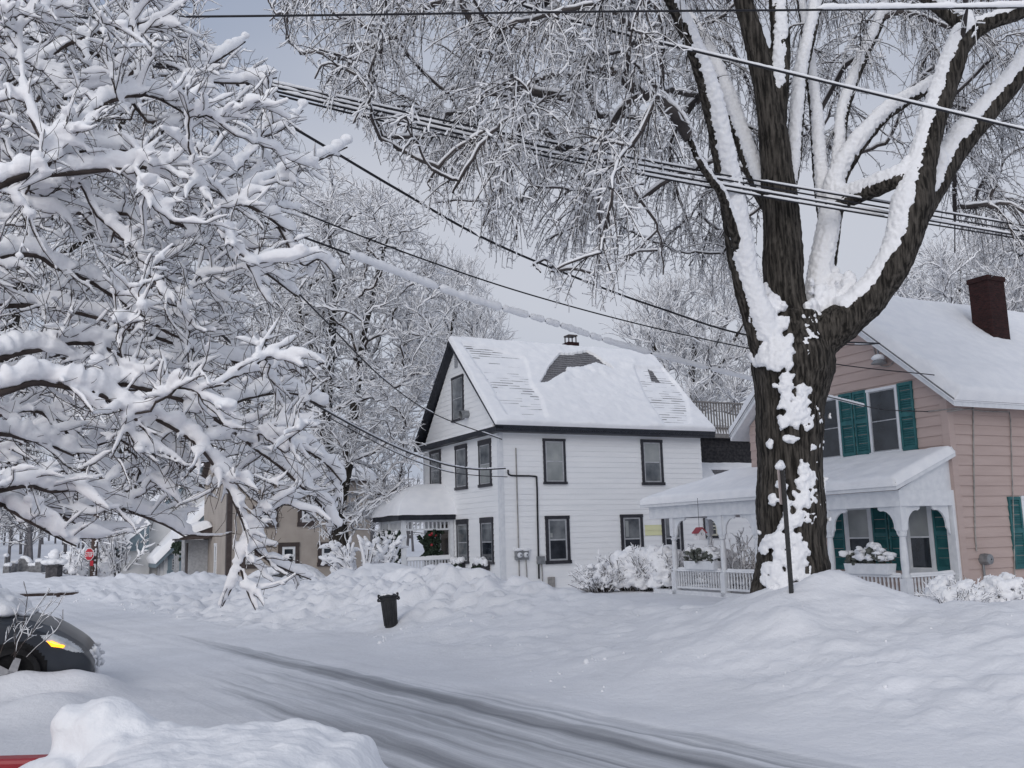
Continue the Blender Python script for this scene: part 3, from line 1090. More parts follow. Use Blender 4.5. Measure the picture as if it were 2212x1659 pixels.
    for k in (-0.12, 0.13):
        d = MB()
        d.tube([RI(a[0] + k, 0.12, a[1] - 0.03), RI(a[0] + k, 0.2, a[1] - 0.03), RI(a[0] + k, 0.25, a[1] - 0.03)], [0.095, 0.09, 0.03], 14)
        d.build('meter_dial', WHITETRIM, H, True)
    mesh_np('meter_snow', [blobs([RI(a[0] - 0.15, 0.1, a[1] + 0.16), RI(a[0] + 0.1, 0.1, a[1] + 0.17), RI(a[0] + 0.2, 0.08, a[1] + 0.15)], [(0.18, 0.1, 0.06)] * 3)], SNOW, H)
    mt = MB()
    for k in (0.17, 0.8):
        mt.tube([RI(a[0] + k, 0.06, a[1] - 0.2), RI(a[0] + k + 0.02, 0.06, a[1] - 0.7), RI(a[0] + k, 0.07, a[1] - 1.3)], 0.022, 6)
    mt.fbox(RI, a[0] + 1.05, a[0] + 1.3, 0.02, 0.12, a[1] - 1.2, a[1] - 0.85)
    mt.build('gas_pipe', PIPE, H, True)
    # flower boxes under the two ground floor windows
    for (px_, py_) in ((995, 1222), (1047, 1223)):
        u, z = on_front(c0, px_, py_)
        fb = MB()
        fb.fbox(FR, u - 0.5, u + 0.5, 0.03, 0.28, z - 0.14, z + 0.1)
        b = fb.build('window_box', WINTRIM, H)
        cc = [FR(u + RNG.uniform(-0.48, 0.48), RNG.uniform(0.08, 0.3), z + RNG.uniform(0.08, 0.26)) for _ in range(26)]
        mesh_np('box_snow', [blobs(cc, RNG.uniform(0.06, 0.13, (26, 3)))], SNOW, b)
        cc = [FR(u + RNG.uniform(-0.5, 0.5), RNG.uniform(0.2, 0.33), z + RNG.uniform(-0.12, 0.12)) for _ in range(22)]
        mesh_np('box_plants', [blobs(cc, RNG.uniform(0.03, 0.07, (22, 3)))], GREEN, b)
    # porch on the front
    y0, y1, x0 = 4.28, 6.85, -2.1
    pz = 2.5
    bm = MB()
    bm.box(x0 - 0.3, 0.0, y0 - 0.25, y1 + 0.25, pz - 0.02, pz + 0.2)
    porch = bm.build('porch_roof', DARKTRIM, H)
    # hipped dome of snow
    us, vs = np.linspace(-0.36, 2.4, 60), np.linspace(-0.32, (y1 - y0) + 0.32, 66)
    uu, vv = np.meshgrid(us, vs, indexing='ij')
    du_, dv_ = (uu + 0.36), np.minimum(vv + 0.32, (y1 - y0) + 0.32 - vv)
    dd = np.minimum(du_, dv_) + 0.12 * np.minimum(np.abs(du_ - dv_), 0.6)
    dm_ = np.minimum(du_, dv_)
    dd = dm_ - 0.10 * np.exp(-(np.abs(du_ - dv_) / 0.35) ** 2) * np.clip(dm_ / 0.5, 0, 1)
    hh = 0.20 * np.sqrt(np.clip(dm_ / 0.12, 0, 1)) + 1.12 * (1 - (1 - np.clip(dd / 1.85, 0, 1)) ** 2.0) ** 0.8 + 0.025 * fbm(uu * 1.3, vv * 1.3, 3.3, 3)
    PX = np.stack([x0 + uu * (-x0 / 2.1), y0 + vv, pz + 0.17 + hh], -1)
    PX[..., 0] = np.minimum(x0 + uu, 0.0)
    n, m = uu.shape
    i = (np.arange(n - 1)[:, None] * m + np.arange(m - 1)[None])
    mesh_np('porch_snow', [(PX.reshape(-1, 3), np.stack([i, i + m, i + m + 1, i + 1], -1).reshape(-1, 4))], SNOW, porch)
    for (x, y) in ((x0, y0), (x0, (y0 + y1) / 2 + 0.2), (x0, y1), (-0.12, y0)):
        ps = MB()
        ps.box(x - 0.08, x + 0.08, y - 0.08, y + 0.08, 0.1, pz)
        ps.build('porch_post', WHITETRIM, H)
    fz = MB()
    for (ax, ay, bx, by) in ((x0, y0, 0, y0), (x0, y0, x0, y1)):
        L = math.hypot(bx - ax, by - ay)
        U = np.array([(bx - ax) / L, (by - ay) / L, 0])
        Fz = frame((ax, ay, 0), U, (U[1], -U[0], 0))
        fz.fbox(Fz, 0.1, L - 0.1, -0.03, 0.03, pz - 0.1, pz - 0.02)
        fz.fbox(Fz, 0.1, L - 0.1, -0.03, 0.03, pz - 0.42, pz - 0.35)
        k = 0.15
        while k < L - 0.1:
            fz.fbox(Fz, k, k + 0.06, -0.02, 0.02, pz - 0.35, pz - 0.1)
            k += 0.17
    fz.build('porch_frieze', WHITETRIM, H)
    rl = MB()
    Fz = frame((x0, y0, 0), (1, 0, 0), (0, -1, 0))
    rl.fbox(Fz, 0.08, 2.05, -0.04, 0.04, 0.92, 1.0)
    rl.fbox(Fz, 0.08, 2.05, -0.03, 0.03, 0.3, 0.36)
    k = 0.12
    while k < 2.0:
        rl.fbox(Fz, k, k + 0.05, -0.02, 0.02, 0.36, 0.92)
        k += 0.13
    rl.build('porch_railing', WHITETRIM, H)
    snow_sheet('railing_snow', H, (x0 + 0.1, y0 - 0.09, 1.0), (1, 0, 0), (0, 1, 0), 1.95, 0.18, lambda u, v, P: 0.1 + 0.03 * vnoise(u * 2, v, 2), 0.03, 0.07, over=(0, 0, 0, 0))
    fl = MB()
    fl.box(x0 - 0.05, -0.02, y0 - 0.05, y1 + 0.05, 0.0, 0.22)
    fl.build('porch_floor', WHITETRIM, H)
    dr = MB()
    dr.box(-0.06, 0.0, 4.5, 5.45, 0.22, 2.3)
    door = dr.build('front_door', BROWNTRIM, H)
    mesh_np('door_glass', [(np.array([(-0.065, 4.6, 0.9), (-0.065, 5.35, 0.9), (-0.065, 5.35, 2.15), (-0.065, 4.6, 2.15)]), np.array([[0, 1, 2, 3]]))], GLASS, door, False)
    # evergreen garland and wreath with a red bow hung at the porch opening
    cc = np.array([(x0 + 1.15 + RNG.normal(0, 0.16), y0 + 0.12 + RNG.normal(0, 0.05), z) for z in np.linspace(0.95, 2.05, 60)])
    cc[:, 0] += RNG.uniform(-0.28, 0.28, 60)
    gl = mesh_np('porch_wreath', [blobs(cc, RNG.uniform(0.07, 0.14, (60, 3)), rough=0.4)], GREEN, H)
    mesh_np('red_bow', [blobs([(x0 + 1.2, y0 - 0.03, 1.95), (x0 + 1.08, y0 - 0.03, 1.9), (x0 + 1.3, y0 - 0.03, 1.88), (x0 + 1.15, y0 - 0.02, 1.5)], [(0.10, 0.04, 0.07), (0.07, 0.04, 0.05), (0.07, 0.04, 0.05), (0.05, 0.03, 0.07)])], RED, gl)
    # vine on a trellis along the street side of the porch
    tv = MB()
    for y in np.arange(y0 + 0.2, y1, 0.3):
        tv.box(x0 - 0.16, x0 - 0.13, y - 0.015, y + 0.015, 0.2, 2.0)
    trl = tv.build('porch_trellis', DARKTRIM, H)
    rg = np.random.default_rng(4)
    cv = np.stack([x0 - 0.15 + rg.normal(0, 0.08, 420), rg.uniform(y0 + 0.1, y1 + 0.1, 420), rg.uniform(0.4, 2.05, 420)], -1)
    mesh_np('vine_leaves', [blobs(cv, rg.uniform(0.04, 0.11, (420, 3)), rg, 0.45, True)], GREEN, trl)
    cv = np.stack([x0 - 0.22 + rg.normal(0, 0.09, 300), rg.uniform(y0 + 0.1, y1 + 0.1, 300), rg.uniform(0.4, 2.05, 300)], -1)
    mesh_np('vine_snow', [blobs(cv, rg.uniform(0.03, 0.09, (300, 3)) * np.array([1, 1, 1.3]), rg, 0.3, True)], SNOW, trl)
    # rear wing with roof deck
    WX = 13.6
    core = MB()
    core.box(Lx + 0.02, WX, 0.03, 6.5, -0.4, 3.35)
    core.box(Lx + 0.02, WX, 1.85, 6.5, 3.35, 5.72)
    core.build('wing_core', WHITE, H)
    siding('wing_wall', WHITE, H, RI, -0.35, 3.35, lambda z: Lx + 0.001, lambda z: WX, 0.2)
    siding('wing_upper_wall', DARKSHINGLE, H, frame((0, 1.85, 0), (1, 0, 0), (0, -1, 0)), 4.2, 5.72, lambda z: Lx + 0.001, lambda z: WX, 0.16)
    zright(1519, 1110, 1552, 1163, up=GLASS, low=GLASS, tw=0.1, sw=0.07, muntin=(2, 3), trim=WINTRIM, sash=YELLOWISH)
    lr = MB()
    lr.prism([(Lx + 0.01, -0.3, 3.35), (Lx + 0.01, 1.9, 4.55), (Lx + 0.01, 1.9, 4.4), (Lx + 0.01, -0.3, 3.2)], (WX - Lx + 0.2, 0, 0))
    wr = lr.build('wing_roof', DARKTRIM, H)
    shingles('wing_shingles', wr, (Lx + 0.02, -0.3, 3.36), (1, 0, 0), (0, 2.2, 1.2), WX - Lx, 2.45, 0.17, 0.03)
    snow_sheet('wing_roof_snow', wr, (Lx + 0.02, -0.3, 3.36), (1, 0, 0), (0, 2.2, 1.2), WX - Lx, 2.45,
               lambda u, v, P: np.where((v > 1.0 + 0.15 * np.sin(u * 3)) & (v < 2.0) & (u > 1.1 + 0.4 * (v - 1)), -0.03, 0.13 + 0.03 * fbm(u * 2, v * 2, 4, 2)), 0.05, 0.12, over=(0, 0.02, 0.05, 0.05))
    dk_ = MB()
    dk_.box(Lx + 0.35, WX + 0.1, 1.6, 6.6, 5.72, 5.9)
    for x in np.arange(Lx + 0.45, WX, 0.15):
        dk_.box(x, x + 0.06, 1.64, 1.68, 5.9, 7.22)
    dk_.box(Lx + 0.4, WX + 0.05, 1.6, 1.72, 7.22, 7.28)
    dk_.box(Lx + 0.4, WX + 0.05, 1.69, 1.73, 6.1, 6.18)
    for y in np.arange(1.8, 6.5, 0.15):
        dk_.box(Lx + 0.42, Lx + 0.46, y, y + 0.06, 5.9, 7.22)
    deck = dk_.build('roof_deck', GREYWOOD, H)
    snow_sheet('deck_snow', deck, (Lx + 0.45, 1.62, 5.9), (1, 0, 0), (0, 1, 0), WX - Lx - 0.4, 4.8, lambda u, v, P: 0.38 + 0.05 * fbm(u, v, 3, 2), 0.15, 0.1, over=(0, 0, 0, 0))
    return H


YELLOWISH = noisy('cream_sash_paint', (0.52, 0.51, 0.42), (0.6, 0.59, 0.5), 8, 0.5, 0.3)
white_house()


# ------------------------------------------------------------------ pink house
def turned_post(mb, x, y, z0, z1):
    h = z1 - z0
    mb.box(x - 0.1, x + 0.1, y - 0.1, y + 0.1, z0, z0 + 0.33 * h)
    prof = [(0.085, 0.33), (0.1, 0.34), (0.1, 0.355), (0.075, 0.38), (0.085, 0.43), (0.09, 0.5), (0.082, 0.6), (0.07, 0.7), (0.066, 0.715), (0.095, 0.725), (0.095, 0.74), (0.066, 0.75), (0.072, 0.765), (0.09, 0.775)]
    mb.lathe([(r, f * h) for r, f in prof], (x, y, z0), 14)
    mb.box(x - 0.085, x + 0.085, y - 0.085, y + 0.085, z0 + 0.775 * h, z1)


def bracket(parent, x, y, ux, uy, z1, s=1.0):
    """sawn bracket below a beam, reaching out from a post along (ux, uy)"""
    pts = [(0.08, 0), (0.62, 0), (0.62, -0.06), (0.55, -0.10), (0.47, -0.09), (0.38, -0.12), (0.29, -0.19), (0.22, -0.29), (0.19, -0.40), (0.19, -0.5), (0.14, -0.56), (0.12, -0.64), (0.08, -0.66)]
    nx, ny = -uy, ux
    poly = [(x + ux * a * s - nx * 0.025, y + uy * a * s - ny * 0.025, z1 + b * s) for a, b in pts]
    mb = MB()
    mb.prism(poly, (nx * 0.05, ny * 0.05, 0))
    mb.build('porch_bracket', WHITETRIM, parent)


def planter(parent, c, L, ax, rg, green=0.4):
    """white flower box full of snowed-in plants"""
    mb = MB()
    U = np.array([ax[0], ax[1], 0.0])
    F = frame(c, U, (U[1], -U[0], 0))
    pr = [(-L / 2, 0), (L / 2, 0), (L / 2 + 0.05, 0.24), (-L / 2 - 0.05, 0.24)]
    mb.prism([F(a, -0.13, b) for a, b in pr], tuple(np.array(F(0, 0.13, 0)) - np.array(F(0, -0.13, 0))))
    o = mb.build('flower_box', WHITETRIM, parent)
    n = 60
    u = rg.uniform(-L / 2, L / 2, n)
    hgt = 0.38 * np.sqrt(np.clip(1 - (u / (L / 2 + 0.1)) ** 2, 0, 1))
    cc = np.array([F(a, rg.uniform(-0.2, 0.2), 0.2 + rg.uniform(0, 1) * h) for a, h in zip(u, hgt)])
    mesh_np('box_plants', [blobs(cc, rg.uniform(0.04, 0.09, (n, 3)), rg, 0.5, True)], LEAF, o)
    n2 = int(n * (1 - green) * 1.3)
    u = rg.uniform(-L / 2, L / 2, n2)
    hgt = 0.40 * np.sqrt(np.clip(1 - (u / (L / 2 + 0.1)) ** 2, 0, 1))
    cc = np.array([F(a, rg.uniform(-0.2, 0.2), 0.26 + (0.3 + 0.7 * rg.uniform(0, 1)) * h) for a, h in zip(u, hgt)])
    mesh_np('box_snow', [blobs(cc, rg.uniform(0.05, 0.12, (n2, 3)) * np.array([1.1, 1.1, 0.8]), rg, 0.25)], SNOW, o)
    return o


PC = np.array([10.397, 22.5, 0.0])


def pink_house():
    c0 = PC
    H = empty('pink_house', c0, HA)
    tag(H, 'pink clapboard house with teal shutters, white turned-post porch and brick chimney', 'house')
    FR = frame((0, 0, 0), (0, 1, 0), (-1, 0, 0))
    RI = frame((0, 0, 0), (1, 0, 0), (0, -1, 0))
    W, Lx, ze = 7.0, 10.0, 4.62
    yr, e, slope = 3.5, 0.5, 0.853
    zt = 4.62 + (yr + e) * slope
    core = MB()
    core.box(0.03, Lx, 0.03, W, -0.4, ze)
    core.prism([(0.03, 0.03, ze - 0.05), (0.03, W, ze - 0.05), (0.03, yr, zt - 0.3)], (Lx - 0.03, 0, 0))
    core.build('wall_core', PINK, H)
    zw = ze + e * slope - 0.22
    siding('wall', PINK, H, RI, -0.3, zw - 0.1, lambda z: 0.0, lambda z: Lx, 0.245, 0.030)
    siding('wall', PINK, H, FR, -0.3, zt - 0.32, lambda z: max(0.0, (z - zw) / slope), lambda z: W - max(0.0, (z - zw) / slope), 0.245, 0.030)
    cb = MB()
    cb.box(-0.04, 0.0, -0.04, 0.16, -0.3, zw - 0.1)
    cb.box(0.0, 0.16, -0.04, 0.0, -0.3, zw - 0.1)
    cb.build('corner_board', PINK, H)
    xa, xb = -0.35, Lx + 0.3
    ea = ze
    rf = MB()
    prof = [(-e, ea), (yr, zt), (W + e, ea), (W + e, ea - 0.16), (yr, zt - 0.22), (-e, ea - 0.16)]
    rf.prism([(xa, y, z) for y, z in prof], (xb - xa, 0, 0))
    roof = rf.build('roof', WHITETRIM, H)
    dl = MB()
    prof = [(-e - 0.03, ea + 0.02), (yr, zt + 0.045), (W + e + 0.03, ea + 0.02), (W + e + 0.03, ea - 0.02), (yr, zt + 0.003), (-e - 0.03, ea - 0.022)]
    dl.prism([(xa - 0.03, y, z) for y, z in prof], (xb - xa + 0.06, 0, 0))
    dl.build('roof_edge', SHINGLE, roof)
    V = np.array([0, yr + e, zt - ea])
    lv = float(np.linalg.norm(V))
    th = lambda u, v, P: 0.26 + 0.035 * fbm(u * 0.9, v * 0.9, 4.0, 3) + 0.04 * sstep(0.5, 0.0, np.abs(v - 1.2 + 0.2 * np.sin(u))) + 0.006 * fbm(u * 6, v * 6, 2, 2)
    snow_sheet('roof_snow', roof, (xa, -e, ea + 0.03), (1, 0, 0), V, xb - xa, lv, th, 0.05, 0.2, over=(0.03, 0.03, 0.06, 0.14))
    snow_sheet('roof_snow', roof, (xa, W + e, ea + 0.03), (1, 0, 0), V * np.array([1, -1, 1]), xb - xa, lv, th, 0.08, 0.2, over=(0.03, 0.03, 0.06, 0.14))
    # chimney
    nv = np.cross([1, 0, 0], V / lv)
    p = plane_hit(2146, 738, c0, nv, (0, -e, ea + 0.3))
    ptop = plane_hit(2140, 600, c0, (0, 1, 0), (0, p[1] + 0.3, 0))
    cx, cy = p[0] + 0.56, p[1] + 0.12
    ch = MB()
    ch.box(cx - 0.36, cx + 0.36, cy, cy + 0.62, p[2] - 0.6, ptop[2] - 0.14)
    ch.box(cx - 0.39, cx + 0.39, cy - 0.03, cy + 0.65, ptop[2] - 0.14, ptop[2] + 0.0)
    ch.build('chimney', BRICK, roof)

    def r7(zx, zy):
        return 1728 + zx * 0.2187, 1008 + zy * 0.2187

    def r6(zx, zy):
        return 1475 + zx / 3, 553 + zy / 3

    def rect(a, b, x=0.0):
        (x0, y0), (x1, y1) = a, b
        ym, xm = (y0 + y1) / 2, (x0 + x1) / 2
        return on_front(c0, x1, ym, x)[0], on_front(c0, x0, ym, x)[0], on_front(c0, xm, y1, x)[1], on_front(c0, xm, y0, x)[1]
    wk = dict(trim=WHITETRIM, sash=WHITETRIM)
    # upper floor
    r = rect(r6(1212, 848), r6(1412, 1285))
    window(H, FR, *r, up=GLASS, low=GLASS, tw=0.07, sw=0.03, trim=WHITETRIM, sash=GREYSASH)
    wu = r[1] - r[0]
    window(H, FR, r[1] + 0.98, r[1] + 0.98 + wu, r[2], r[3], up=GLASS, low=GLASS, tw=0.07, sw=0.03, trim=WHITETRIM, sash=GREYSASH)
    s = rect(r6(1397, 790), r6(1508, 1240))
    shutter(H, FR, r[0] - 0.47, r[0] - 0.02, r[2] + 0.03, r[3] + 0.02, TEAL)
    shutter(H, FR, r[1] + 0.02, r[1] + 0.47, r[2] + 0.03, r[3] + 0.02, TEAL)
    shutter(H, FR, r[1] + 0.51, r[1] + 0.96, r[2] + 0.03, r[3] + 0.02, TEAL)
    shutter(H, FR, r[1] + 0.98 + wu + 0.02, r[1] + 0.98 + wu + 0.47, r[2] + 0.03, r[3] + 0.02, TEAL)
    # ground floor
    a = rect(r7(460, 375), r7(735, 1030))
    b = rect(r7(1055, 335), r7(1335, 1045))
    za, zb = (a[2] + b[2]) / 2 - 0.02, (a[3] + b[3]) / 2
    window(H, FR, a[0], a[1], za, zb, up=BLIND, low=GLASS, tw=0.1, sw=0.04, split=0.5, **wk)
    window(H, FR, b[0], b[1], za, zb, up=BLIND, low=GLASS, tw=0.1, sw=0.04, split=0.5, **wk)
    gap = (a[0] - b[1])
    for u0, u1 in ((a[1] + 0.02, a[1] + 0.5), (a[0] - gap / 2 + 0.02, a[0] - 0.02), (b[1] + 0.02, b[1] + gap / 2 - 0.02), (b[0] - 0.5, b[0] - 0.02)):
        shutter(H, FR, u0, u1, za + 0.06, zb + 0.02, TEAL)
    # right wall: window with a shutter at the edge of the picture
    u0 = on_right(c0, 2182, 1150)[0]
    za2, zb2 = on_right(c0, 2195, 1229)[1], on_right(c0, 2195, 1073)[1]
    shutter(H, RI, u0, u0 + 0.45, za2, zb2, TEAL)
    window(H, RI, u0 + 0.48, u0 + 1.42, za2 - 0.04, zb2 + 0.02, up=BLIND, low=GLASS, tw=0.08, sw=0.04, **wk)
    shutter(H, RI, u0 + 1.45, u0 + 1.9, za2, zb2, TEAL)
    # light fitting under the rake, cable, junctions, meter
    q = on_front(c0, 1913, 783)
    lt = MB()
    lt.lathe([(0.02, 0.34), (0.03, 0.12), (0.1, 0.08), (0.19, -0.02), (0.2, -0.05), (0.05, -0.07)], FR(q[0], 0.24, q[1]), 14)
    lt.tube([FR(q[0], 0.01, q[1] + 0.3), FR(q[0], 0.16, q[1] + 0.42), FR(q[0], 0.24, q[1] + 0.34)], 0.014, 6)
    lamp = lt.build('gable_lamp', METAL, H, True)
    mesh_np('lamp_snow', [blobs([FR(q[0], 0.24, q[1] + 0.1)], [(0.17, 0.17, 0.1)])], SNOW, lamp)
    cbm = MB()
    q = [on_front(c0, *k) for k in ((1888, 745), (1895, 770), (1905, 790), (1925, 790), (1938, 772))]
    cbm.tube([FR(u, 0.04, z) for u, z in catmull(q, 4)], 0.014, 6)
    q = [on_front(c0, *k) for k in ((2006, 889), (2070, 882), (2083, 884))]
    q2 = [on_right(c0, *k) for k in ((2090, 884), (2120, 889), (2176, 890), (2179, 905), (2186, 1150), (2188, 1245))]
    cbm.tube([FR(u, 0.05, z) for u, z in q] + [(-0.06, -0.06, q[-1][1])] + [RI(u, 0.05, z) for u, z in q2], 0.016, 6)
    q = [on_right(c0, *k) for k in ((2099, 870), (2100, 1000), (2103, 1150), (2106, 1190))]
    cbm.tube([RI(u, 0.04, z) for u, z in q], 0.02, 6)
    cbm.build('house_cable', PIPE, H, True)
    q = on_right(c0, 2120, 1208)
    mb = MB()
    mb.tube([RI(q[0], 0.0, q[1]), RI(q[0], 0.12, q[1]), RI(q[0], 0.24, q[1]), RI(q[0], 0.27, q[1])], [0.13, 0.14, 0.12, 0.02], 14)
    mb.tube([RI(q[0] - 0.03, 0.06, q[1]), RI(q[0] - 0.03, 0.06, q[1] - 0.5)], 0.03, 8)
    mb.build('electric_meter', METAL, H, True)
    # porch
    fx = -1.75
    ze_ = plane_hit(1920, 1046, c0, (1, 0, 0), (fx - 0.3, 0, 0))[2]
    ztp = plane_hit(2068, 972, c0, (1, 0, 0), (0, 0, 0))[2]
    yR, yL = -0.12, 9.75
    P = MB()
    ex = fx - 0.32
    P.prism([(ex, yR, ze_), (0.0, yR, ztp), (0.0, yR, ztp - 0.14), (ex, yR, ze_ - 0.14)], (0, 7.6 - yR, 0))
    P.add([(ex, 7.6, ze_), (0, 7.6, ztp), (ex, yL + 0.3, ze_), (ex, 7.6, ze_ - 0.14), (0, 7.6, ze_ - 0.14), (ex, yL + 0.3, ze_ - 0.14)], [(0, 2, 1), (3, 4, 5), (0, 3, 5, 2)])
    P.add([(ex, yL + 0.3, ze_), (3.0, yL + 0.3, ze_), (3.0, 7.6, ztp), (0, 7.6, ztp), (3.0, yL + 0.3, ze_ - 0.14), (ex, yL + 0.3, ze_ - 0.14)], [(0, 1, 2, 3), (0, 5, 4, 1)])
    proof = P.build('porch_roof', WHITETRIM, H)
    Vp = np.array([0 - ex, 0, ztp - ze_])
    lvp = float(np.linalg.norm(Vp))
    thp = lambda u, v, P: 0.17 + 0.03 * fbm(u * 1.1, v * 1.1, 6.0, 3) + 0.005 * fbm(u * 7, v * 7, 3, 2)
    snow_sheet('porch_snow', proof, (ex, yR, ze_ + 0.012), (0, 1, 0), Vp, yL + 0.3 - yR, lvp, thp, 0.05, 0.16, over=(0.02, 0.02, 0.05, 0.0), taper=(0.0, 2.4))
    snow_sheet('porch_snow', proof, (ex, yL + 0.3, ze_ + 0.012), (1, 0, 0), (0, -2.45, ztp - ze_), 3.0 - ex, math.hypot(2.45, ztp - ze_), thp, 0.08, 0.16, over=(0.02, 0.02, 0.05, 0.0), taper=(2.1, 0.0))
    ed = MB()
    ed.fbox(frame((ex - 0.012, yR, 0), (0, 1, 0), (-1, 0, 0)), 0.0, 4.4, 0, 0.012, ze_ - 0.02, ze_ + 0.03)
    ed.build('roof_edge', SHINGLE, proof)
    bm = MB()
    zb_ = ze_ - 0.14
    bm.box(fx - 0.12, fx + 0.12, 0.0, yL + 0.1, zb_ - 0.36, zb_)
    bm.box(fx + 0.12, 0.0, 0.0, 0.2, zb_ - 0.36, zb_)
    bm.box(fx + 0.12, 3.0, yL - 0.12, yL + 0.1, zb_ - 0.36, zb_)
    bm.prism([(ex + 0.25, 0.06, ze_ - 0.14), (-0.02, 0.06, ztp - 0.16), (-0.02, 0.06, ze_ - 0.14)], (0, 0.03, 0))
    bm.build('porch_beam', WHITETRIM, H)
    zpost = zb_ - 0.36
    ys = [on_front(c0, px_, 1200, fx)[0] for px_ in (1951, 1796, 1638, 1563, 1458)]
    ys[0] = 0.12
    for i, y in enumerate(ys):
        ps = MB()
        turned_post(ps, fx, y, -0.25, zpost)
        ps.build('porch_post', WHITETRIM, H, True)
        if i < len(ys) - 1 or True:
            if i > 0:
                bracket(H, fx, y, 0, -1, zpost)
            if i < len(ys) - 1:
                bracket(H, fx, y, 0, 1, zpost)
    bracket(H, fx, ys[0], 1, 0, zpost)
    pil = MB()
    pil.box(-0.14, -0.025, 0.0, 0.22, -0.1, zpost)
    pil.build('porch_pilaster', WHITETRIM, H)
    bracket(H, -0.1, 0.11, -1, 0, zpost)
    for xx in (0.4, 2.8):
        ps = MB()
        turned_post(ps, xx, yL - 0.02, -0.25, zpost)
        ps.build('porch_post', WHITETRIM, H, True)
    # railing with turned balusters
    rz0, rz1 = 0.06, 0.63
    spans = [((fx, ys[i]), (fx, ys[i + 1])) for i in range(len(ys) - 1)] + [((fx, ys[0]), (-0.05, ys[0])), ((fx, yL - 0.02), (2.8, yL - 0.02))]
    for (ax, ay), (bx, by) in spans:
        L = math.hypot(bx - ax, by - ay)
        U = np.array([(bx - ax) / L, (by - ay) / L, 0])
        Fq = frame((ax, ay, 0), U, (U[1], -U[0], 0))
        rl = MB()
        rl.fbox(Fq, 0.1, L - 0.1, -0.05, 0.05, rz1 - 0.06, rz1)
        rl.fbox(Fq, 0.1, L - 0.1, -0.035, 0.035, rz0, rz0 + 0.06)
        n = int((L - 0.2) / 0.115)
        for k in range(n):
            u = 0.1 + (k + 0.5) * (L - 0.2) / n
            h = rz1 - rz0 - 0.12
            rl.lathe([(0.026, 0), (0.026, h * 0.18), (0.016, h * 0.22), (0.03, h * 0.42), (0.018, h * 0.7), (0.026, h * 0.8), (0.026, h)], Fq(u, 0, rz0 + 0.06), 6)
        ro = rl.build('porch_railing', WHITETRIM, H, True)
        if L > 1.2 and bx == ax or ax == fx and by == ys[0]:
            o = np.array(Fq(0.12, -0.06, rz1))
            snow_sheet('railing_snow', ro, o, U, (U[1], -U[0], 0), L - 0.24, 0.12, lambda u, v, P: (0.075 + 0.05 * vnoise(u * 1.3, v * 2, 5)) * (vnoise(u * 0.9, 3.3) > -0.45), 0.03, 0.05, over=(0, 0, 0, 0))
    fl = MB()
    fl.box(fx - 0.1, -0.03, -0.05, yL + 0.1, -0.3, 0.0)
    fl.box(-0.03, 3.0, 7.05, yL + 0.1, -0.3, 0.0)
    fl.build('porch_floor', WHITETRIM, H)
    for k, (px_, L) in enumerate(((1879, 1.25), (1517, 1.35))):
        y = on_front(c0, px_, 1230, fx - 0.05)[0]
        f = planter(None, tuple(to_world(c0, np.array([fx - 0.05, y, rz1 + 0.01]))), L, (-math.sin(HA), math.cos(HA)), np.random.default_rng(30 + k), 0.35 if k == 0 else 0.6)
        tag(f, ('white flower box heaped with snow on the porch rail right of the big trunk', 'white flower box with greyish leaves on the porch rail left of the big trunk')[k], 'flower box', 'flower boxes on the porch rail')
    return H


pink_house()

# ------------------------------------------------------------------ the big tree on the verge
def cap(v, f, s):
    """closes both ends of a single tube"""
    n = len(v)
    v2 = np.vstack([v, v[:s].mean(0)[None], v[-s:].mean(0)[None]])
    k = np.arange(s)
    a = np.stack([(k + 1) % s, k, np.full(s, n), np.full(s, n)], -1)
    b = np.stack([n - s + k, n - s + (k + 1) % s, np.full(s, n + 1), np.full(s, n + 1)], -1)
    tri = np.vstack([a, b])[:, :3]
    fq = np.vstack([np.stack([f[:, 0], f[:, 1], f[:, 2]], -1), np.stack([f[:, 0], f[:, 2], f[:, 3]], -1), tri])
    return v2, fq


def closed_tube(P, R, s, ref):
    v, f = tubes(P[None], R[None], s, ref)
    return cap(v, f, s)


def limb(pts, yfun):
    """traced limb: (px, py, width in px, optional depth) -> centre line and radius in metres"""
    C, R = [], []
    for p in pts:
        y = p[3] if len(p) > 3 else yfun
        C.append(at(p[0], p[1], y))
        R.append(p[2] * 0.5 / FPX * y)
    q = catmull([list(c) + [r] for c, r in zip(C, R)], 7)
    return q[:, :3], q[:, 3]


def snow_limb(P, R, amount=1.0, cut=(0.0, 1.0), rng=RNG, bias=(0, -0.3, 0)):
    n = len(P)
    a, b = int(cut[0] * (n - 1)), int(cut[1] * (n - 1)) + 1
    P, R = P[a:b], R[a:b]
    T = nrm(np.gradient(P, axis=0))
    lean = np.hypot(T[:, 0], T[:, 1])
    k = np.clip(0.45 + lean * 1.2, 0.5, 1.1) * amount
    wv = 1 + 0.10 * fbm(np.arange(len(P)) * 0.35, amount * 9 + P[0][0], 0, 2)
    W = R * (0.66 + 0.30 * k) * wv
    Hh = (R * (0.42 + 0.42 * k) + 0.02 * k) * wv
    off = R * 0.50 + 0.012
    return cap(*snow_tubes(P[None], W[None], Hh[None], off[None], 12, bias, 0.03, rng), 12)


BIG_Y = 14.2
CROWN_EDGE = [(300, -900), (560, -200), (585, 70), (640, 125), (720, 160), (690, 205), (665, 232), (690, 268), (760, 270), (795, 320), (830, 385), (880, 410), (935, 490), (1000, 520), (1040, 545), (1100, 592), (1130, 575), (1180, 620), (1200, 660), (1250, 660), (1300, 690), (1350, 650), (1400, 610), (1440, 590), (1500, 620), (1540, 650), (1600, 610), (1650, 560), (1760, 420), (1850, 400), (1960, 360), (2040, 560), (2100, 600), (2400, 640), (3200, 640), (3200, -900)]


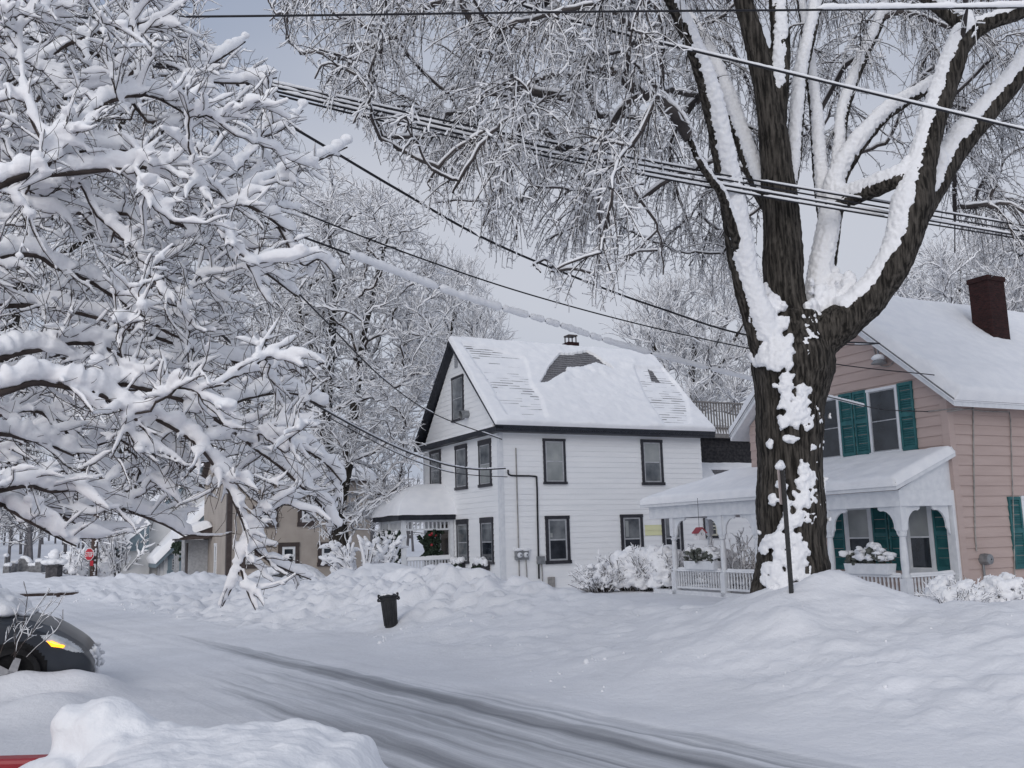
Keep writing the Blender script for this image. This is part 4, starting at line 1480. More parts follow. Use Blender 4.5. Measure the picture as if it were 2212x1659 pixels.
def big_tree():
    rg = np.random.default_rng(21)
    base = ground_at(1712, 1290, 0.75)
    base = np.array([base[0], BIG_Y, 0.0])
    T = empty('street_tree', base)
    tag(T, 'massive old street tree, dark furrowed trunk plastered with snow, spreading limbs and drooping twigs', 'tree')
    Y = BIG_Y
    L = {}
    L['trunk'] = [(1722, 1420, 190), (1718, 1330, 172), (1714, 1270, 156), (1710, 1150, 144), (1706, 1000, 143), (1706, 880, 150), (1712, 800, 172), (1712, 740, 160), (1706, 680, 120)]
    L['leader'] = [(1710, 790, 120), (1700, 700, 104), (1692, 600, 90), (1690, 500, 84), (1681, 400, 75), (1670, 290, 66), (1650, 170, 54), (1622, 60, 46), (1600, -20, 42), (1570, -160, 36), (1540, -330, 26)]
    L['leader_fork'] = [(1672, 310, 46), (1682, 200, 46), (1686, 90, 45), (1680, 0, 42), (1675, -120, 36), (1690, -300, 24)]
    L['leader_right'] = [(1690, 470, 30, Y + .3), (1712, 370, 34, Y + .4), (1720, 260, 34, Y + .5), (1730, 160, 33, Y + .6), (1752, 60, 32, Y + .8), (1770, -30, 30, Y + 1), (1800, -200, 24, Y + 1.4)]
    L['left'] = [(1690, 830, 80, Y - .1), (1658, 760, 74, Y - .2), (1634, 690, 62, Y - .3), (1610, 610, 56, Y - .4), (1594, 530, 56, Y - .5), (1578, 430, 50, Y - .7), (1558, 330, 44, Y - .9), (1538, 240, 40, Y - 1.1), (1515, 160, 34, Y - 1.3), (1480, 70, 30, Y - 1.6), (1440, -20, 26, Y - 2), (1400, -140, 20, Y - 2.5)]
    L['left_back'] = [(1668, 450, 44, Y + .3), (1636, 390, 42, Y + .4), (1606, 310, 38, Y + .6), (1578, 230, 36, Y + .8), (1552, 160, 32, Y + 1.0), (1510, 80, 28, Y + 1.3), (1455, 10, 24, Y + 1.6), (1380, -80, 20, Y + 2)]
    L['right'] = [(1726, 800, 120, Y), (1760, 742, 104, Y - .1), (1805, 706, 90, Y - .2), (1858, 668, 74, Y - .3), (1905, 618, 68, Y - .4), (1942, 555, 70, Y - .5), (1965, 480, 76, Y - .5), (1982, 410, 76, Y - .5), (1998, 340, 56, Y - .5), (2018, 262, 54, Y - .5), (2046, 180, 52, Y - .5), (2070, 105, 50, Y - .5), (2085, 60, 44, Y - .4), (2050, 30, 36, Y - .3), (2000, -10, 30, Y), (1940, -90, 24, Y + .3)]
    L['right_fork'] = [(2072, 110, 40, Y - .5), (2105, 68, 38, Y - .5), (2150, 45, 34, Y - .6), (2215, 22, 32, Y - .7), (2300, -40, 26, Y - .9)]
    L['right_outer'] = [(1975, 470, 60, Y - .4), (2008, 420, 58, Y - .2), (2040, 365, 56, Y), (2080, 305, 54, Y + .1), (2130, 245, 50, Y + .2), (2185, 180, 46, Y + .3), (2250, 100, 42, Y + .4), (2330, 0, 36, Y + .6)]
    L['middle'] = [(1742, 770, 70, Y + .2), (1758, 690, 66, Y + .3), (1772, 600, 60, Y + .4), (1786, 520, 54, Y + .4), (1796, 450, 50, Y + .5), (1806, 400, 44, Y + .5), (1830, 350, 38, Y + .5), (1865, 300, 34, Y + .5), (1905, 255, 30, Y + .6), (1950, 222, 28, Y + .7), (2005, 190, 24, Y + .8), (2060, 150, 20, Y + 1)]
    L['cross'] = [(1790, 455, 44, Y + .4), (1830, 432, 40, Y + .2), (1880, 412, 38, Y - .1), (1930, 392, 38, Y - .4), (1975, 378, 40, Y - .5)]
    L['middle_left'] = [(1790, 500, 34, Y + .5), (1776, 420, 34, Y + .7), (1768, 330, 32, Y + .9), (1762, 240, 30, Y + 1.1), (1750, 150, 26, Y + 1.3), (1742, 80, 22, Y + 1.5), (1720, -60, 18, Y + 1.8)]
    L['middle_right'] = [(1800, 430, 30, Y + .6), (1812, 340, 30, Y + .9), (1818, 260, 28, Y + 1.1), (1838, 190, 26, Y + 1.3), (1866, 120, 24, Y + 1.5), (1895, 60, 22, Y + 1.7), (1940, -60, 18, Y + 2)]
    L['low_left'] = [(1606, 600, 24, Y - .4), (1590, 520, 22, Y - .7), (1560, 425, 20, Y - 1), (1540, 395, 17, Y - 1.2), (1510, 350, 15, Y - 1.4), (1490, 300, 12, Y - 1.6)]
    BIAS = {'left': -0.65, 'left_back': -0.45, 'middle': -0.5, 'leader_right': -0.4, 'middle_left': -0.5, 'right': -0.05, 'right_outer': -0.1, 'right_fork': 0.0, 'cross': -0.1}
    bark, snow, roots = [], [], []
    for k, v in L.items():
        P, R = limb(v, Y)
        R = R * (1 + 0.05 * fbm(np.arange(len(R)) * 0.3, len(k), 0, 2))
        bark.append(closed_tube(P, R, 20, (0.02, 1.0, 0.05)))
        if k not in ('trunk',):
            roots.append(P)
        amt = {'trunk': 0, 'leader': 0.0, 'leader_fork': 0.55, 'leader_right': 1.15, 'left': 1.2, 'left_back': 1.15, 'right': 0.72, 'right_outer': 0.85, 'right_fork': 0.7, 'middle': 1.25, 'cross': 1.25, 'middle_left': 1.25}.get(k, 1.0)
        cut = {'left': (0.12, 1), 'right': (0.17, 1), 'middle': (0.1, 1), 'leader_fork': (0.2, 1)}.get(k, (0.05, 1))
        if amt:
            snow.append(snow_limb(P, R, amt, cut, rg, (0, BIAS.get(k, -0.2), 0)))
    # root flare
    for a in np.linspace(0.3, 6.0, 7):
        d = np.array([math.cos(a), math.sin(a), 0])
        pts = np.array([base + d * 0.2 + [0, 0, 1.3], base + d * 0.32 + [0, 0, 0.8], base + d * 0.5 + [0, 0, 0.4], base + d * 0.8 + [0, 0, 0.0]])
        bark.append(closed_tube(pts, np.array([0.2, 0.24, 0.22, 0.15]), 8, (0.3, 0.2, 1)))
    tr = mesh_np('trunk', bark, BARKSNOW, T, True, base)
    remesh(tr, 0.028)
    dsp = tr.modifiers.new('furrows', 'DISPLACE')
    tx = bpy.data.textures.new('furrows', 'CLOUDS')
    tx.noise_scale = 0.10
    dsp.texture = tx
    dsp.strength = 0.035
    dsp.mid_level = 0.5
    # snow pressed on the trunk and filling the crotches
    patch = [(1668, 690, 20, 44), (1655, 735, 26, 40), (1690, 755, 22, 26), (1645, 770, 16, 18), (1672, 780, 22, 14), (1648, 655, 12, 30), (1700, 775, 12, 14),
             (1757, 690, 18, 44), (1752, 738, 14, 20), (1775, 660, 22, 40), (1742, 755, 8, 12), (1790, 670, 22, 24), (1815, 640, 16, 26),
             (1695, 850, 11, 24), (1730, 882, 14, 32), (1714, 892, 17, 20), (1742, 852, 7, 22), (1750, 912, 13, 18), (1766, 902, 9, 24), (1704, 825, 8, 12),
             (1706, 947, 9, 6), (1753, 962, 5, 6), (1690, 912, 5, 5), (1735, 1018, 12, 18), (1750, 1040, 15, 24), (1762, 1066, 12, 20), (1728, 1046, 8, 12), (1742, 1088, 19, 20),
             (1745, 1118, 28, 14), (1700, 1118, 10, 14), (1668, 1166, 13, 13), (1690, 1172, 12, 12), (1724, 1170, 10, 12), (1720, 1212, 14, 14), (1736, 1190, 9, 18),
             (1690, 1205, 18, 12), (1664, 1226, 14, 10), (1680, 1246, 18, 12), (1722, 1238, 9, 18), (1654, 1256, 9, 15), (1742, 1246, 10, 14), (1692, 1268, 22, 12), (1705, 1140, 7, 20),
             (1690, 1060, 6, 12), (1698, 1090, 6, 10), (1770, 960, 4, 8), (1660, 960, 4, 6), (1650, 1180, 5, 12), (1672, 1080, 4, 8)]
    patch = patch + [(px + rg.normal(0, 1.0) * rx, py + rg.normal(0, 1.0) * ry, rg.uniform(2, 4.5), rg.uniform(2, 6)) for px, py, rx, ry in patch for _ in range(5) if py > 780]
    tP, tR = limb(L['trunk'], Y)
    tx_, ty_ = project(tP)
    for px, py, rx, ry in patch:
        n = int((8 if rx > 4.5 else 3) + rx * ry / 26)
        for _ in range(n):
            qx = px + rg.normal(0, 0.55) * rx
            qy = py + rg.normal(0, 0.55) * ry
            i = int(np.argmin(np.abs(ty_ - qy)))
            rad = tR[i] / Y * FPX
            dx = np.clip((qx - tx_[i]) / rad, -0.96, 0.96)
            y = Y - tR[i] * math.sqrt(1 - dx * dx) * 1.0
            c = at(qx, qy, y)
            s = rg.uniform(0.2, 0.5) * min(rx, ry) / FPX * Y + (0.012 if rx > 4.5 else 0.014)
            snow.append(blobs([c], [(s * 1.0, 0.06 + 0.3 * s, s * rg.uniform(0.9, 1.5))], rg, 0.25))
    for px, py, r, y in ((1808, 622, 30, Y + 0.1), (1788, 655, 34, Y), (1768, 690, 28, Y), (1835, 610, 22, Y - .1), (1800, 600, 24, Y + .3), (1630, 700, 18, Y - .35), (1655, 640, 22, Y - .2), (1818, 420, 26, Y + .3), (1800, 440, 24, Y + .35), (1960, 360, 22, Y - .5), (2028, 340, 26, Y - .2), (2060, 95, 20, Y - .5)):
        snow.append(blobs([at(px, py, y)], [(r / FPX * y * 0.8, r / FPX * y * 0.6, r / FPX * y * 1.2)], rg, 0.15))
    sn = mesh_np('limb_snow', snow, SNOWT, T, True, base)
    remesh(sn, 0.022, 2)
    dsp = sn.modifiers.new('ragged', 'DISPLACE')
    tx = bpy.data.textures.new('ragged', 'CLOUDS')
    tx.noise_scale = 0.055
    dsp.texture = tx
    dsp.strength = 0.06
    dsp.mid_level = 0.5
    # crown: branches reached out to points spread through its volume
    left = [(545, -260), (560, 20), (640, 90), (690, 170), (690, 230), (790, 285), (830, 345), (950, 430), (1030, 480), (1090, 545), (1190, 600), (1270, 590), (1370, 560), (1470, 590), (1560, 560), (1620, 470), (1640, 300), (1640, -260)]
    right = [(1640, -260), (1640, 300), (1730, 330), (1860, 330), (1960, 300), (2060, 380), (2050, 520), (2120, 560), (2330, 560), (2330, -260)]
    A = []
    for poly, n, yl, yh in ((left, 430, 9.5, 18.5), (right, 200, 14.8, 21)):
        c = 0
        while c < n:
            px, py = rg.uniform(540, 2330), rg.uniform(-260, 640)
            if in_poly(np.array([px]), np.array([py]), poly)[0]:
                A.append(at(px, py, rg.uniform(15.0 if px > 1440 else yl, yh)))
                c += 1
    # the rest of the crown, above and to the sides of the picture
    for _ in range(160):
        a, r = rg.uniform(0, 6.28), 8.5 * math.sqrt(rg.uniform(0.05, 1))
        A.append(base + np.array([r * math.cos(a), r * math.sin(a), rg.uniform(9.5, 15)]))
    A = np.array(A)
    hub = base + np.array([0, 0, 8.5])
    A = A[np.argsort(np.linalg.norm(A - hub, axis=1))]
    P, R, E = network(roots, A, rg, lift=0.15, sag=0.16, K=8, wpath=0.12, blend=0.45, rtip=0.0100, power=0.40, rmax=0.16, wig=0.02)
    bk = [tubes(P, R, 6)]
    hor = np.clip(np.hypot(*(nrm(np.gradient(P, axis=1))[..., :2].transpose(2, 0, 1))), 0.25, 1)
    sw = (R * 0.75 + 0.007) * (0.35 + 0.7 * hor)
    so = [snow_tubes(P, sw, sw * 0.9, R * 0.75 + sw * 0.75, 6, (0, 0, 0), 0.35, rg)]
    # hanging branchlets and their twigs
    b, d = pick(P, 9, rg, 0.25, 1.0)
    n = len(b)
    dr = nrm(d * 0.6 + rg.normal(0, 0.4, (n, 3)) + np.array([0, 0, -0.45]))
    Q = twigs(b, dr, rg.uniform(0.45, 1.25, n), rg, 7, (0, 0, -0.75), 0.07)
    ex, ey = project(Q[:, -1])
    Q = Q[in_poly(ex, ey, CROWN_EDGE)]
    n = len(Q)
    bk.append(tubes(Q, np.linspace(0.0092, 0.0034, 7)[None].repeat(n, 0), 3))
    w = np.linspace(0.0075, 0.005, 7)[None].repeat(n, 0) * rg.uniform(0.0, 1.1, (n, 1))
    so.append(snow_tubes(Q, w, w * 1.0, w * 0.9 + 0.003, 4, (0, 0, 0), 0.5, rg, False))
    b, d = pick(Q, 9, rg, 0.1, 1.0)
    n = len(b)
    dr = nrm(d * 0.35 + rg.normal(0, 0.75, (n, 3)) + np.array([0, 0, 0.1]))
    U = twigs(b, dr, rg.uniform(0.05, 0.17, n), rg, 4, (0, 0, -0.2), 0.2)
    bk.append(tubes(U, np.linspace(0.0030, 0.0018, 4)[None].repeat(n, 0), 3))
    w = np.linspace(0.0105, 0.008, 4)[None].repeat(n, 0) * rg.uniform(0.3, 1.35, (n, 1))
    so.append(snow_tubes(U, w, w * 0.95, w * 0.75, 4, (0, -0.1, 0), 0.6, rg, False))
    mesh_np('crown', bk, CROWNTWIG, T, True, base)
    mesh_np('crown_snow', so, SNOWT, T, True, base)
    return T


big_tree()


# ------------------------------------------------------------------ near tree on the left, its trunk just outside the picture
NEAR_EDGE = [(-3000, -3000), (440, -3000), (420, 20), (450, 110), (520, 80), (610, 150), (605, 205), (640, 225), (672, 232), (660, 300), (765, 310), (765, 335), (700, 405), (655, 480), (705, 520), (725, 605), (650, 640), (620, 700), (700, 775), (725, 800), (690, 870), (748, 1000), (748, 1060), (742, 1165), (700, 1192), (655, 1100), (600, 1130), (640, 1190), (690, 1256), (560, 1335), (465, 1330), (500, 1180), (440, 1085), (405, 1172), (340, 1150), (170, 1192), (100, 1160), (0, 1130), (-3000, 1500)]


def near_tree():
    rg = np.random.default_rng(8)
    base = np.array([-5.2, 4.6, 0.0])
    T = empty('snow_laden_tree', base)
    tag(T, 'near tree reaching in from the left, dark thin branches under thick soft snow', 'tree')
    L = [
        [(-330, 760, 70, 4.6), (-180, 560, 46, 4.7), (-60, 430, 26, 4.8), (0, 398, 17, 4.9), (55, 380, 15, 4.9), (105, 352, 14, 5.0), (112, 318, 12, 5.0), (140, 280, 9, 5.1), (172, 262, 9, 5.2), (230, 224, 9, 5.3), (272, 208, 9, 5.4), (310, 204, 8, 5.5), (309, 170, 7, 5.5), (305, 140, 6, 5.6), (330, 70, 4, 5.7), (400, 8, 3, 5.8)],
        [(-60, 430, 20, 4.8), (10, 398, 14, 4.9), (60, 382, 12, 5.0), (165, 374, 11, 5.1), (235, 367, 10, 5.2), (335, 361, 10, 5.3), (400, 378, 9, 5.4), (430, 396, 9, 5.5), (515, 434, 8, 5.7), (580, 470, 6, 5.8), (640, 520, 4, 6.0)],
        [(112, 340, 8, 5.0), (60, 240, 5, 5.0), (42, 110, 4, 5.1), (52, -10, 4, 5.2)],
        [(310, 150, 5, 5.6), (290, 80, 4, 5.6), (278, -10, 3, 5.6)],
        [(305, 204, 6, 5.5), (345, 215, 5, 5.6), (400, 245, 4, 5.7), (455, 268, 3, 5.8)],
        [(115, 350, 8, 5.0), (165, 330, 6, 5.2), (220, 323, 6, 5.3), (280, 328, 6, 5.4), (330, 345, 6, 5.5), (400, 376, 5, 5.7)],
        [(-330, 800, 60, 4.5), (-150, 640, 34, 4.8), (0, 560, 14, 5.2), (77, 553, 9, 5.3), (117, 576, 9, 5.4), (187, 605, 8, 5.6), (233, 633, 8, 5.7), (283, 668, 8, 5.8), (333, 700, 7, 5.9), (370, 722, 6, 6.0), (443, 750, 3, 6.2)],
        [(-330, 860, 60, 4.4), (-150, 800, 30, 4.7), (0, 774, 14, 5.0), (43, 763, 12, 5.1), (90, 755, 11, 5.2), (120, 744, 10, 5.3), (193, 742, 9, 5.4), (233, 754, 8, 5.5), (257, 766, 6, 5.6), (330, 800, 4, 5.8)],
        [(-330, 930, 80, 4.3), (-140, 880, 34, 4.5), (0, 849, 17, 4.7), (67, 828, 15, 4.8), (110, 830, 14, 4.9), (150, 837, 13, 4.9), (207, 851, 13, 5.0), (243, 868, 12, 5.1), (277, 890, 11, 5.1), (313, 926, 9, 5.2), (350, 958, 6, 5.3), (390, 1010, 4, 5.4)],
        [(207, 851, 10, 5.0), (227, 836, 10, 5.1), (267, 831, 10, 5.2), (300, 838, 10, 5.2), (363, 855, 10, 5.3), (400, 868, 10, 5.4), (450, 896, 9, 5.5), (517, 940, 8, 5.6), (547, 966, 7, 5.7), (600, 1005, 6, 5.8), (655, 1055, 5, 5.9), (700, 1100, 4, 6.0), (728, 1140, 3, 6.0)],
        [(277, 891, 9, 5.1), (317, 896, 8, 5.2), (360, 918, 8, 5.2), (400, 941, 8, 5.3), (433, 968, 7, 5.3), (478, 1030, 6, 5.4), (512, 1100, 6, 5.4), (530, 1150, 5, 5.5), (520, 1200, 5, 5.5), (512, 1245, 4, 5.5), (480, 1310, 2, 5.5)],
        [(528, 1165, 5, 5.5), (570, 1205, 4, 5.6), (620, 1232, 3, 5.7), (672, 1252, 2, 5.8)],
        [(520, 1230, 4, 5.5), (535, 1280, 3, 5.5), (552, 1318, 2, 5.5)],
        [(-330, 1000, 50, 4.2), (-120, 940, 20, 4.6), (0, 938, 10, 5.0), (50, 948, 8, 5.1), (97, 958, 6, 5.2), (160, 985, 4, 5.3)],
        [(-330, 1100, 50, 4.1), (-120, 1080, 22, 4.5), (0, 1060, 11, 4.8), (60, 1050, 9, 4.9), (110, 1062, 7, 5.0), (170, 1060, 5, 5.1), (230, 1080, 4, 5.2)],
        [(-330, 1150, 50, 4.0), (-120, 1100, 22, 4.5), (0, 1089, 13, 4.9), (62, 1097, 11, 5.0), (98, 1102, 10, 5.1), (140, 1118, 7, 5.2), (200, 1150, 4, 5.3)],
        [(10, 1095, 7, 4.9), (60, 1125, 6, 4.9), (125, 1161, 4, 5.0), (165, 1180, 3, 5.0)],
        [(140, 1118, 6, 5.2), (182, 1099, 6, 5.3), (215, 1088, 6, 5.4), (250, 1095, 5, 5.5), (300, 1112, 5, 5.6), (357, 1134, 5, 5.7), (400, 1160, 3, 5.8)],
        [(-330, 500, 50, 5.4), (-150, 300, 26, 5.6), (-20, 200, 12, 5.8), (60, 150, 9, 6.0), (160, 90, 8, 6.1), (260, 60, 6, 6.3), (360, 40, 4, 6.5)],
        [(-300, 400, 40, 6), (-100, 120, 16, 6.2), (40, 20, 10, 6.4), (150, -30, 7, 6.6), (300, -60, 5, 6.8)],
        [(-330, 660, 50, 5.6), (-100, 500, 20, 5.9), (60, 470, 10, 6.2), (200, 460, 8, 6.4), (330, 470, 8, 6.6), (450, 510, 7, 6.8), (560, 580, 5, 7.0), (640, 640, 3, 7.2)],
        [(-330, 820, 50, 5.6), (-100, 690, 20, 5.9), (60, 660, 10, 6.2), (220, 690, 8, 6.4), (370, 740, 8, 6.6), (500, 780, 6, 6.8), (600, 800, 5, 7.0), (700, 785, 3, 7.1)],
        [(300, 205, 6, 5.5), (370, 200, 6, 5.7), (440, 150, 5, 5.9), (490, 118, 4, 6.0), (530, 90, 3, 6.1)],
        [(350, 215, 5, 5.6), (420, 180, 4, 5.8), (520, 180, 4, 6.0), (598, 168, 3, 6.2)],
        [(430, 396, 6, 5.5), (500, 380, 5, 5.8), (560, 300, 4, 6.0), (570, 240, 3, 6.1), (548, 190, 2, 6.1)],
        [(520, 420, 5, 5.7), (600, 380, 5, 5.9), (680, 350, 4, 6.1), (750, 318, 3, 6.3)],
        [(560, 300, 3, 6.0), (610, 280, 3, 6.1), (655, 238, 2, 6.2)],
        [(600, 490, 5, 5.9), (650, 570, 4, 6.0), (690, 560, 3, 6.1), (720, 590, 2, 6.2)],
        [(547, 966, 6, 5.7), (620, 960, 5, 5.9), (690, 990, 4, 6.0), (738, 1040, 3, 6.1)],
        [(450, 896, 6, 5.5), (540, 860, 5, 5.8), (630, 850, 4, 6.0), (700, 880, 3, 6.1)],
    ]
    bark, snow, roots = [], [], []
    # trunk outside the frame
    trk = np.array([base + [0, 0, -0.1], base + [0.05, 0, 1.0], base + [0.1, 0.05, 1.9], base + [0.1, 0.2, 3.0], base + [0.2, 0.5, 4.4]])
    bark.append(closed_tube(catmull(trk, 6), np.linspace(0.26, 0.10, 25), 16, (0.02, 1, 0.05)))
    main, lump = [], []
    for pts in L:
        P, R = limb(pts, 5)
        vis = P[:, 0] / P[:, 1] > -0.72
        bark.append(tubes(P[None], R[None] * 0.92 + 0.001, 10, (0.1, 1, 0.1)))
        if vis.sum() > 3:
            roots.append(P[vis])
            Pv, Rv = P[vis], R[vis]
            h = np.clip(np.hypot(*nrm(np.gradient(Pv, axis=0))[:, :2].T), 0.15, 1)
            big = 0.026 + 1.3 * np.minimum(Rv, 0.022)
            hang = pts[0][1] > 1120
            big = big * (0.62 if hang else 0.9)
            w = big * (0.35 + 0.75 * h) * (1 + 0.35 * fbm(np.arange(len(Rv)) * 0.55, pts[0][0], 0, 3))
            main.append(cap(*snow_tubes(Pv[None], w[None] * 1.0, w[None] * 1.2, (Rv * 0.9 + w * 1.1)[None], 9, (0, 0, 0), 0.15, rg), 9))
            c, ct = pick(Pv[None], int(len(Pv) * 0.7), rg, 0.2, 1.0)
            k = rg.uniform(0.022, 0.055, (len(c), 1)) * np.array([1.25, 1.1, 0.95]) * (0.35 + 0.65 * np.hypot(ct[:, 0], ct[:, 1]))[:, None]
            c[:, 2] += 0.008 + k[:, 2] * rg.uniform(0.9, 1.5, len(c))
            if not hang:
                lump.append(blobs(c, k * 0.85, rg, 0.15))
    poly = [(-160, -170), (330, -170), (400, 10), (430, 110), (560, 120), (600, 180), (560, 280), (640, 240), (640, 320), (730, 325), (650, 410), (630, 500), (690, 540), (600, 620), (570, 680), (600, 760), (690, 790), (670, 850), (735, 1010), (650, 1060), (735, 1140), (690, 1160), (640, 1070), (570, 1130), (530, 1190), (500, 1120), (450, 1060), (390, 1150), (220, 1120), (100, 1130), (-160, 1110)]
    A, n = [], 0
    while n < 430:
        px, py = rg.uniform(-160, 760), rg.uniform(-170, 1300)
        if in_poly(np.array([px]), np.array([py]), poly)[0] and (py < 1040 or rg.random() < 0.35):
            A.append(at(px, py, rg.uniform(4.9, 8.2)))
            n += 1
    n = 0
    while n < 200:                                   # finer growth on the far side of the crown
        px, py = rg.uniform(-160, 640), rg.uniform(-100, 1120)
        if in_poly(np.array([px]), np.array([py]), poly)[0]:
            A.append(at(px, py, rg.uniform(8.0, 11.5)))
            n += 1
    A = np.array(A)
    A = A[np.argsort(np.linalg.norm(A - (base + [0, 0, 2.6]), axis=1))]
    P, R, E = network(roots, A, rg, lift=0.10, sag=0.05, K=7, wpath=0.10, blend=0.5, rtip=0.0031, power=0.42, rmax=0.018, wig=0.05)
    bark.append(tubes(P, R, 5))
    hor = np.clip(np.hypot(*(nrm(np.gradient(P, axis=1))[..., :2].transpose(2, 0, 1))), 0.1, 1)
    lum = 1 + 0.5 * fbm(P[..., 0] * 4, P[..., 1] * 4, P[..., 2] * 4, 2)
    sw = (0.017 + 0.9 * R) * (0.2 + 0.9 * hor) * np.clip(lum, 0.4, 1.6)
    so = [snow_tubes(P, sw, sw * 1.15, R * 0.9 + sw * 1.05, 7, (0, 0, 0), 0.25, rg)]
    c, _ = pick(P, 2, rg, 0.15, 1.0)
    k = rg.uniform(0.014, 0.036, (len(c), 1)) * np.array([1.3, 1.15, 0.9])
    c[:, 2] += 0.004 + k[:, 2] * rg.uniform(0.9, 1.4, len(c))
    lump.append(blobs(c, k, rg, 0.15, True))
    b, d = pick(P, 6, rg, 0.15, 1.0)
    b2 = np.concatenate([pick(r[None], max(2, int(len(r) * 0.35)), rg, 0.3, 1)[0] for r in roots])
    d2 = np.concatenate([pick(r[None], max(2, int(len(r) * 0.35)), rg, 0.3, 1)[1] for r in roots])
    b, d = np.vstack([b, b2]), np.vstack([d, d2])
    n = len(b)
    dr = nrm(d * 0.9 + rg.normal(0, 0.55, (n, 3)) + np.array([0.15, 0, 0.15]))
    Q = twigs(b, dr, rg.uniform(0.12, 0.36, n), rg, 5, (0, 0, -0.12), 0.18)
    ex, ey = project(Q[:, -1])
    Q = Q[in_poly(ex, ey, NEAR_EDGE)]
    n = len(Q)
    bark.append(tubes(Q, np.linspace(0.0029, 0.0017, 5)[None].repeat(n, 0), 4))
    hor = np.clip(np.hypot(*(nrm(np.gradient(Q, axis=1))[..., :2].transpose(2, 0, 1))), 0.05, 1)
    w = np.array([0.019, 0.022, 0.021, 0.018, 0.013])[None] * rg.uniform(0.3, 1.25, (n, 1)) * (0.15 + 0.95 * hor) * rg.uniform(0.55, 1.35, (n, 5))
    so.append(snow_tubes(Q, w, w * 1.15, w * 1.1 + 0.002, 6, (0, 0, 0), 0.4, rg))
    c, ct = pick(Q, 1, rg, 0.0, 0.8)
    kk = rg.random(len(c)) < 0.42
    c, ct = c[kk], ct[kk]
    k = rg.uniform(0.016, 0.044, (len(c), 1)) * np.array([1.3, 1.15, 0.9]) * (0.4 + 0.6 * np.hypot(ct[:, 0], ct[:, 1]))[:, None]
    c[:, 2] += 0.003 + k[:, 2] * rg.uniform(0.8, 1.3, len(c))
    lump.append(blobs(c, k, rg, 0.3, True))
    b, d = pick(Q, 3, rg, 0.3, 1.0)
    n = len(b)
    dr = nrm(d * 0.8 + rg.normal(0, 0.6, (n, 3)) + np.array([0.1, 0, 0.25]))
    U = twigs(b, dr, rg.uniform(0.06, 0.20, n), rg, 4, (0, 0, 0.0), 0.2)
    ex, ey = project(U[:, -1])
    U = U[in_poly(ex, ey, NEAR_EDGE)]
    n = len(U)
    bark.append(tubes(U, np.linspace(0.0021, 0.0013, 4)[None].repeat(n, 0), 3))
    k = rg.random(n) < 0.30
    U2 = U[k]
    hor = np.clip(np.hypot(*(nrm(np.gradient(U2, axis=1))[..., :2].transpose(2, 0, 1))), 0.05, 1)
    w = np.array([0.014, 0.015, 0.012, 0.008])[None] * rg.uniform(0.4, 1.2, (len(U2), 1)) * (0.1 + 0.95 * hor)
    so.append(snow_tubes(U2, w, w * 1.1, w * 1.1, 5, (0, 0, 0), 0.4, rg))
    mesh_np('trunk', bark[:1], BARK, T, True, base)
    mesh_np('branches', bark[1:], TWIG, T, True, base)
    sn = mesh_np('branch_snow', main + lump + so, SNOWT, T, True, base)
    remesh(sn, 0.0095, 2)
    return T


near_tree()


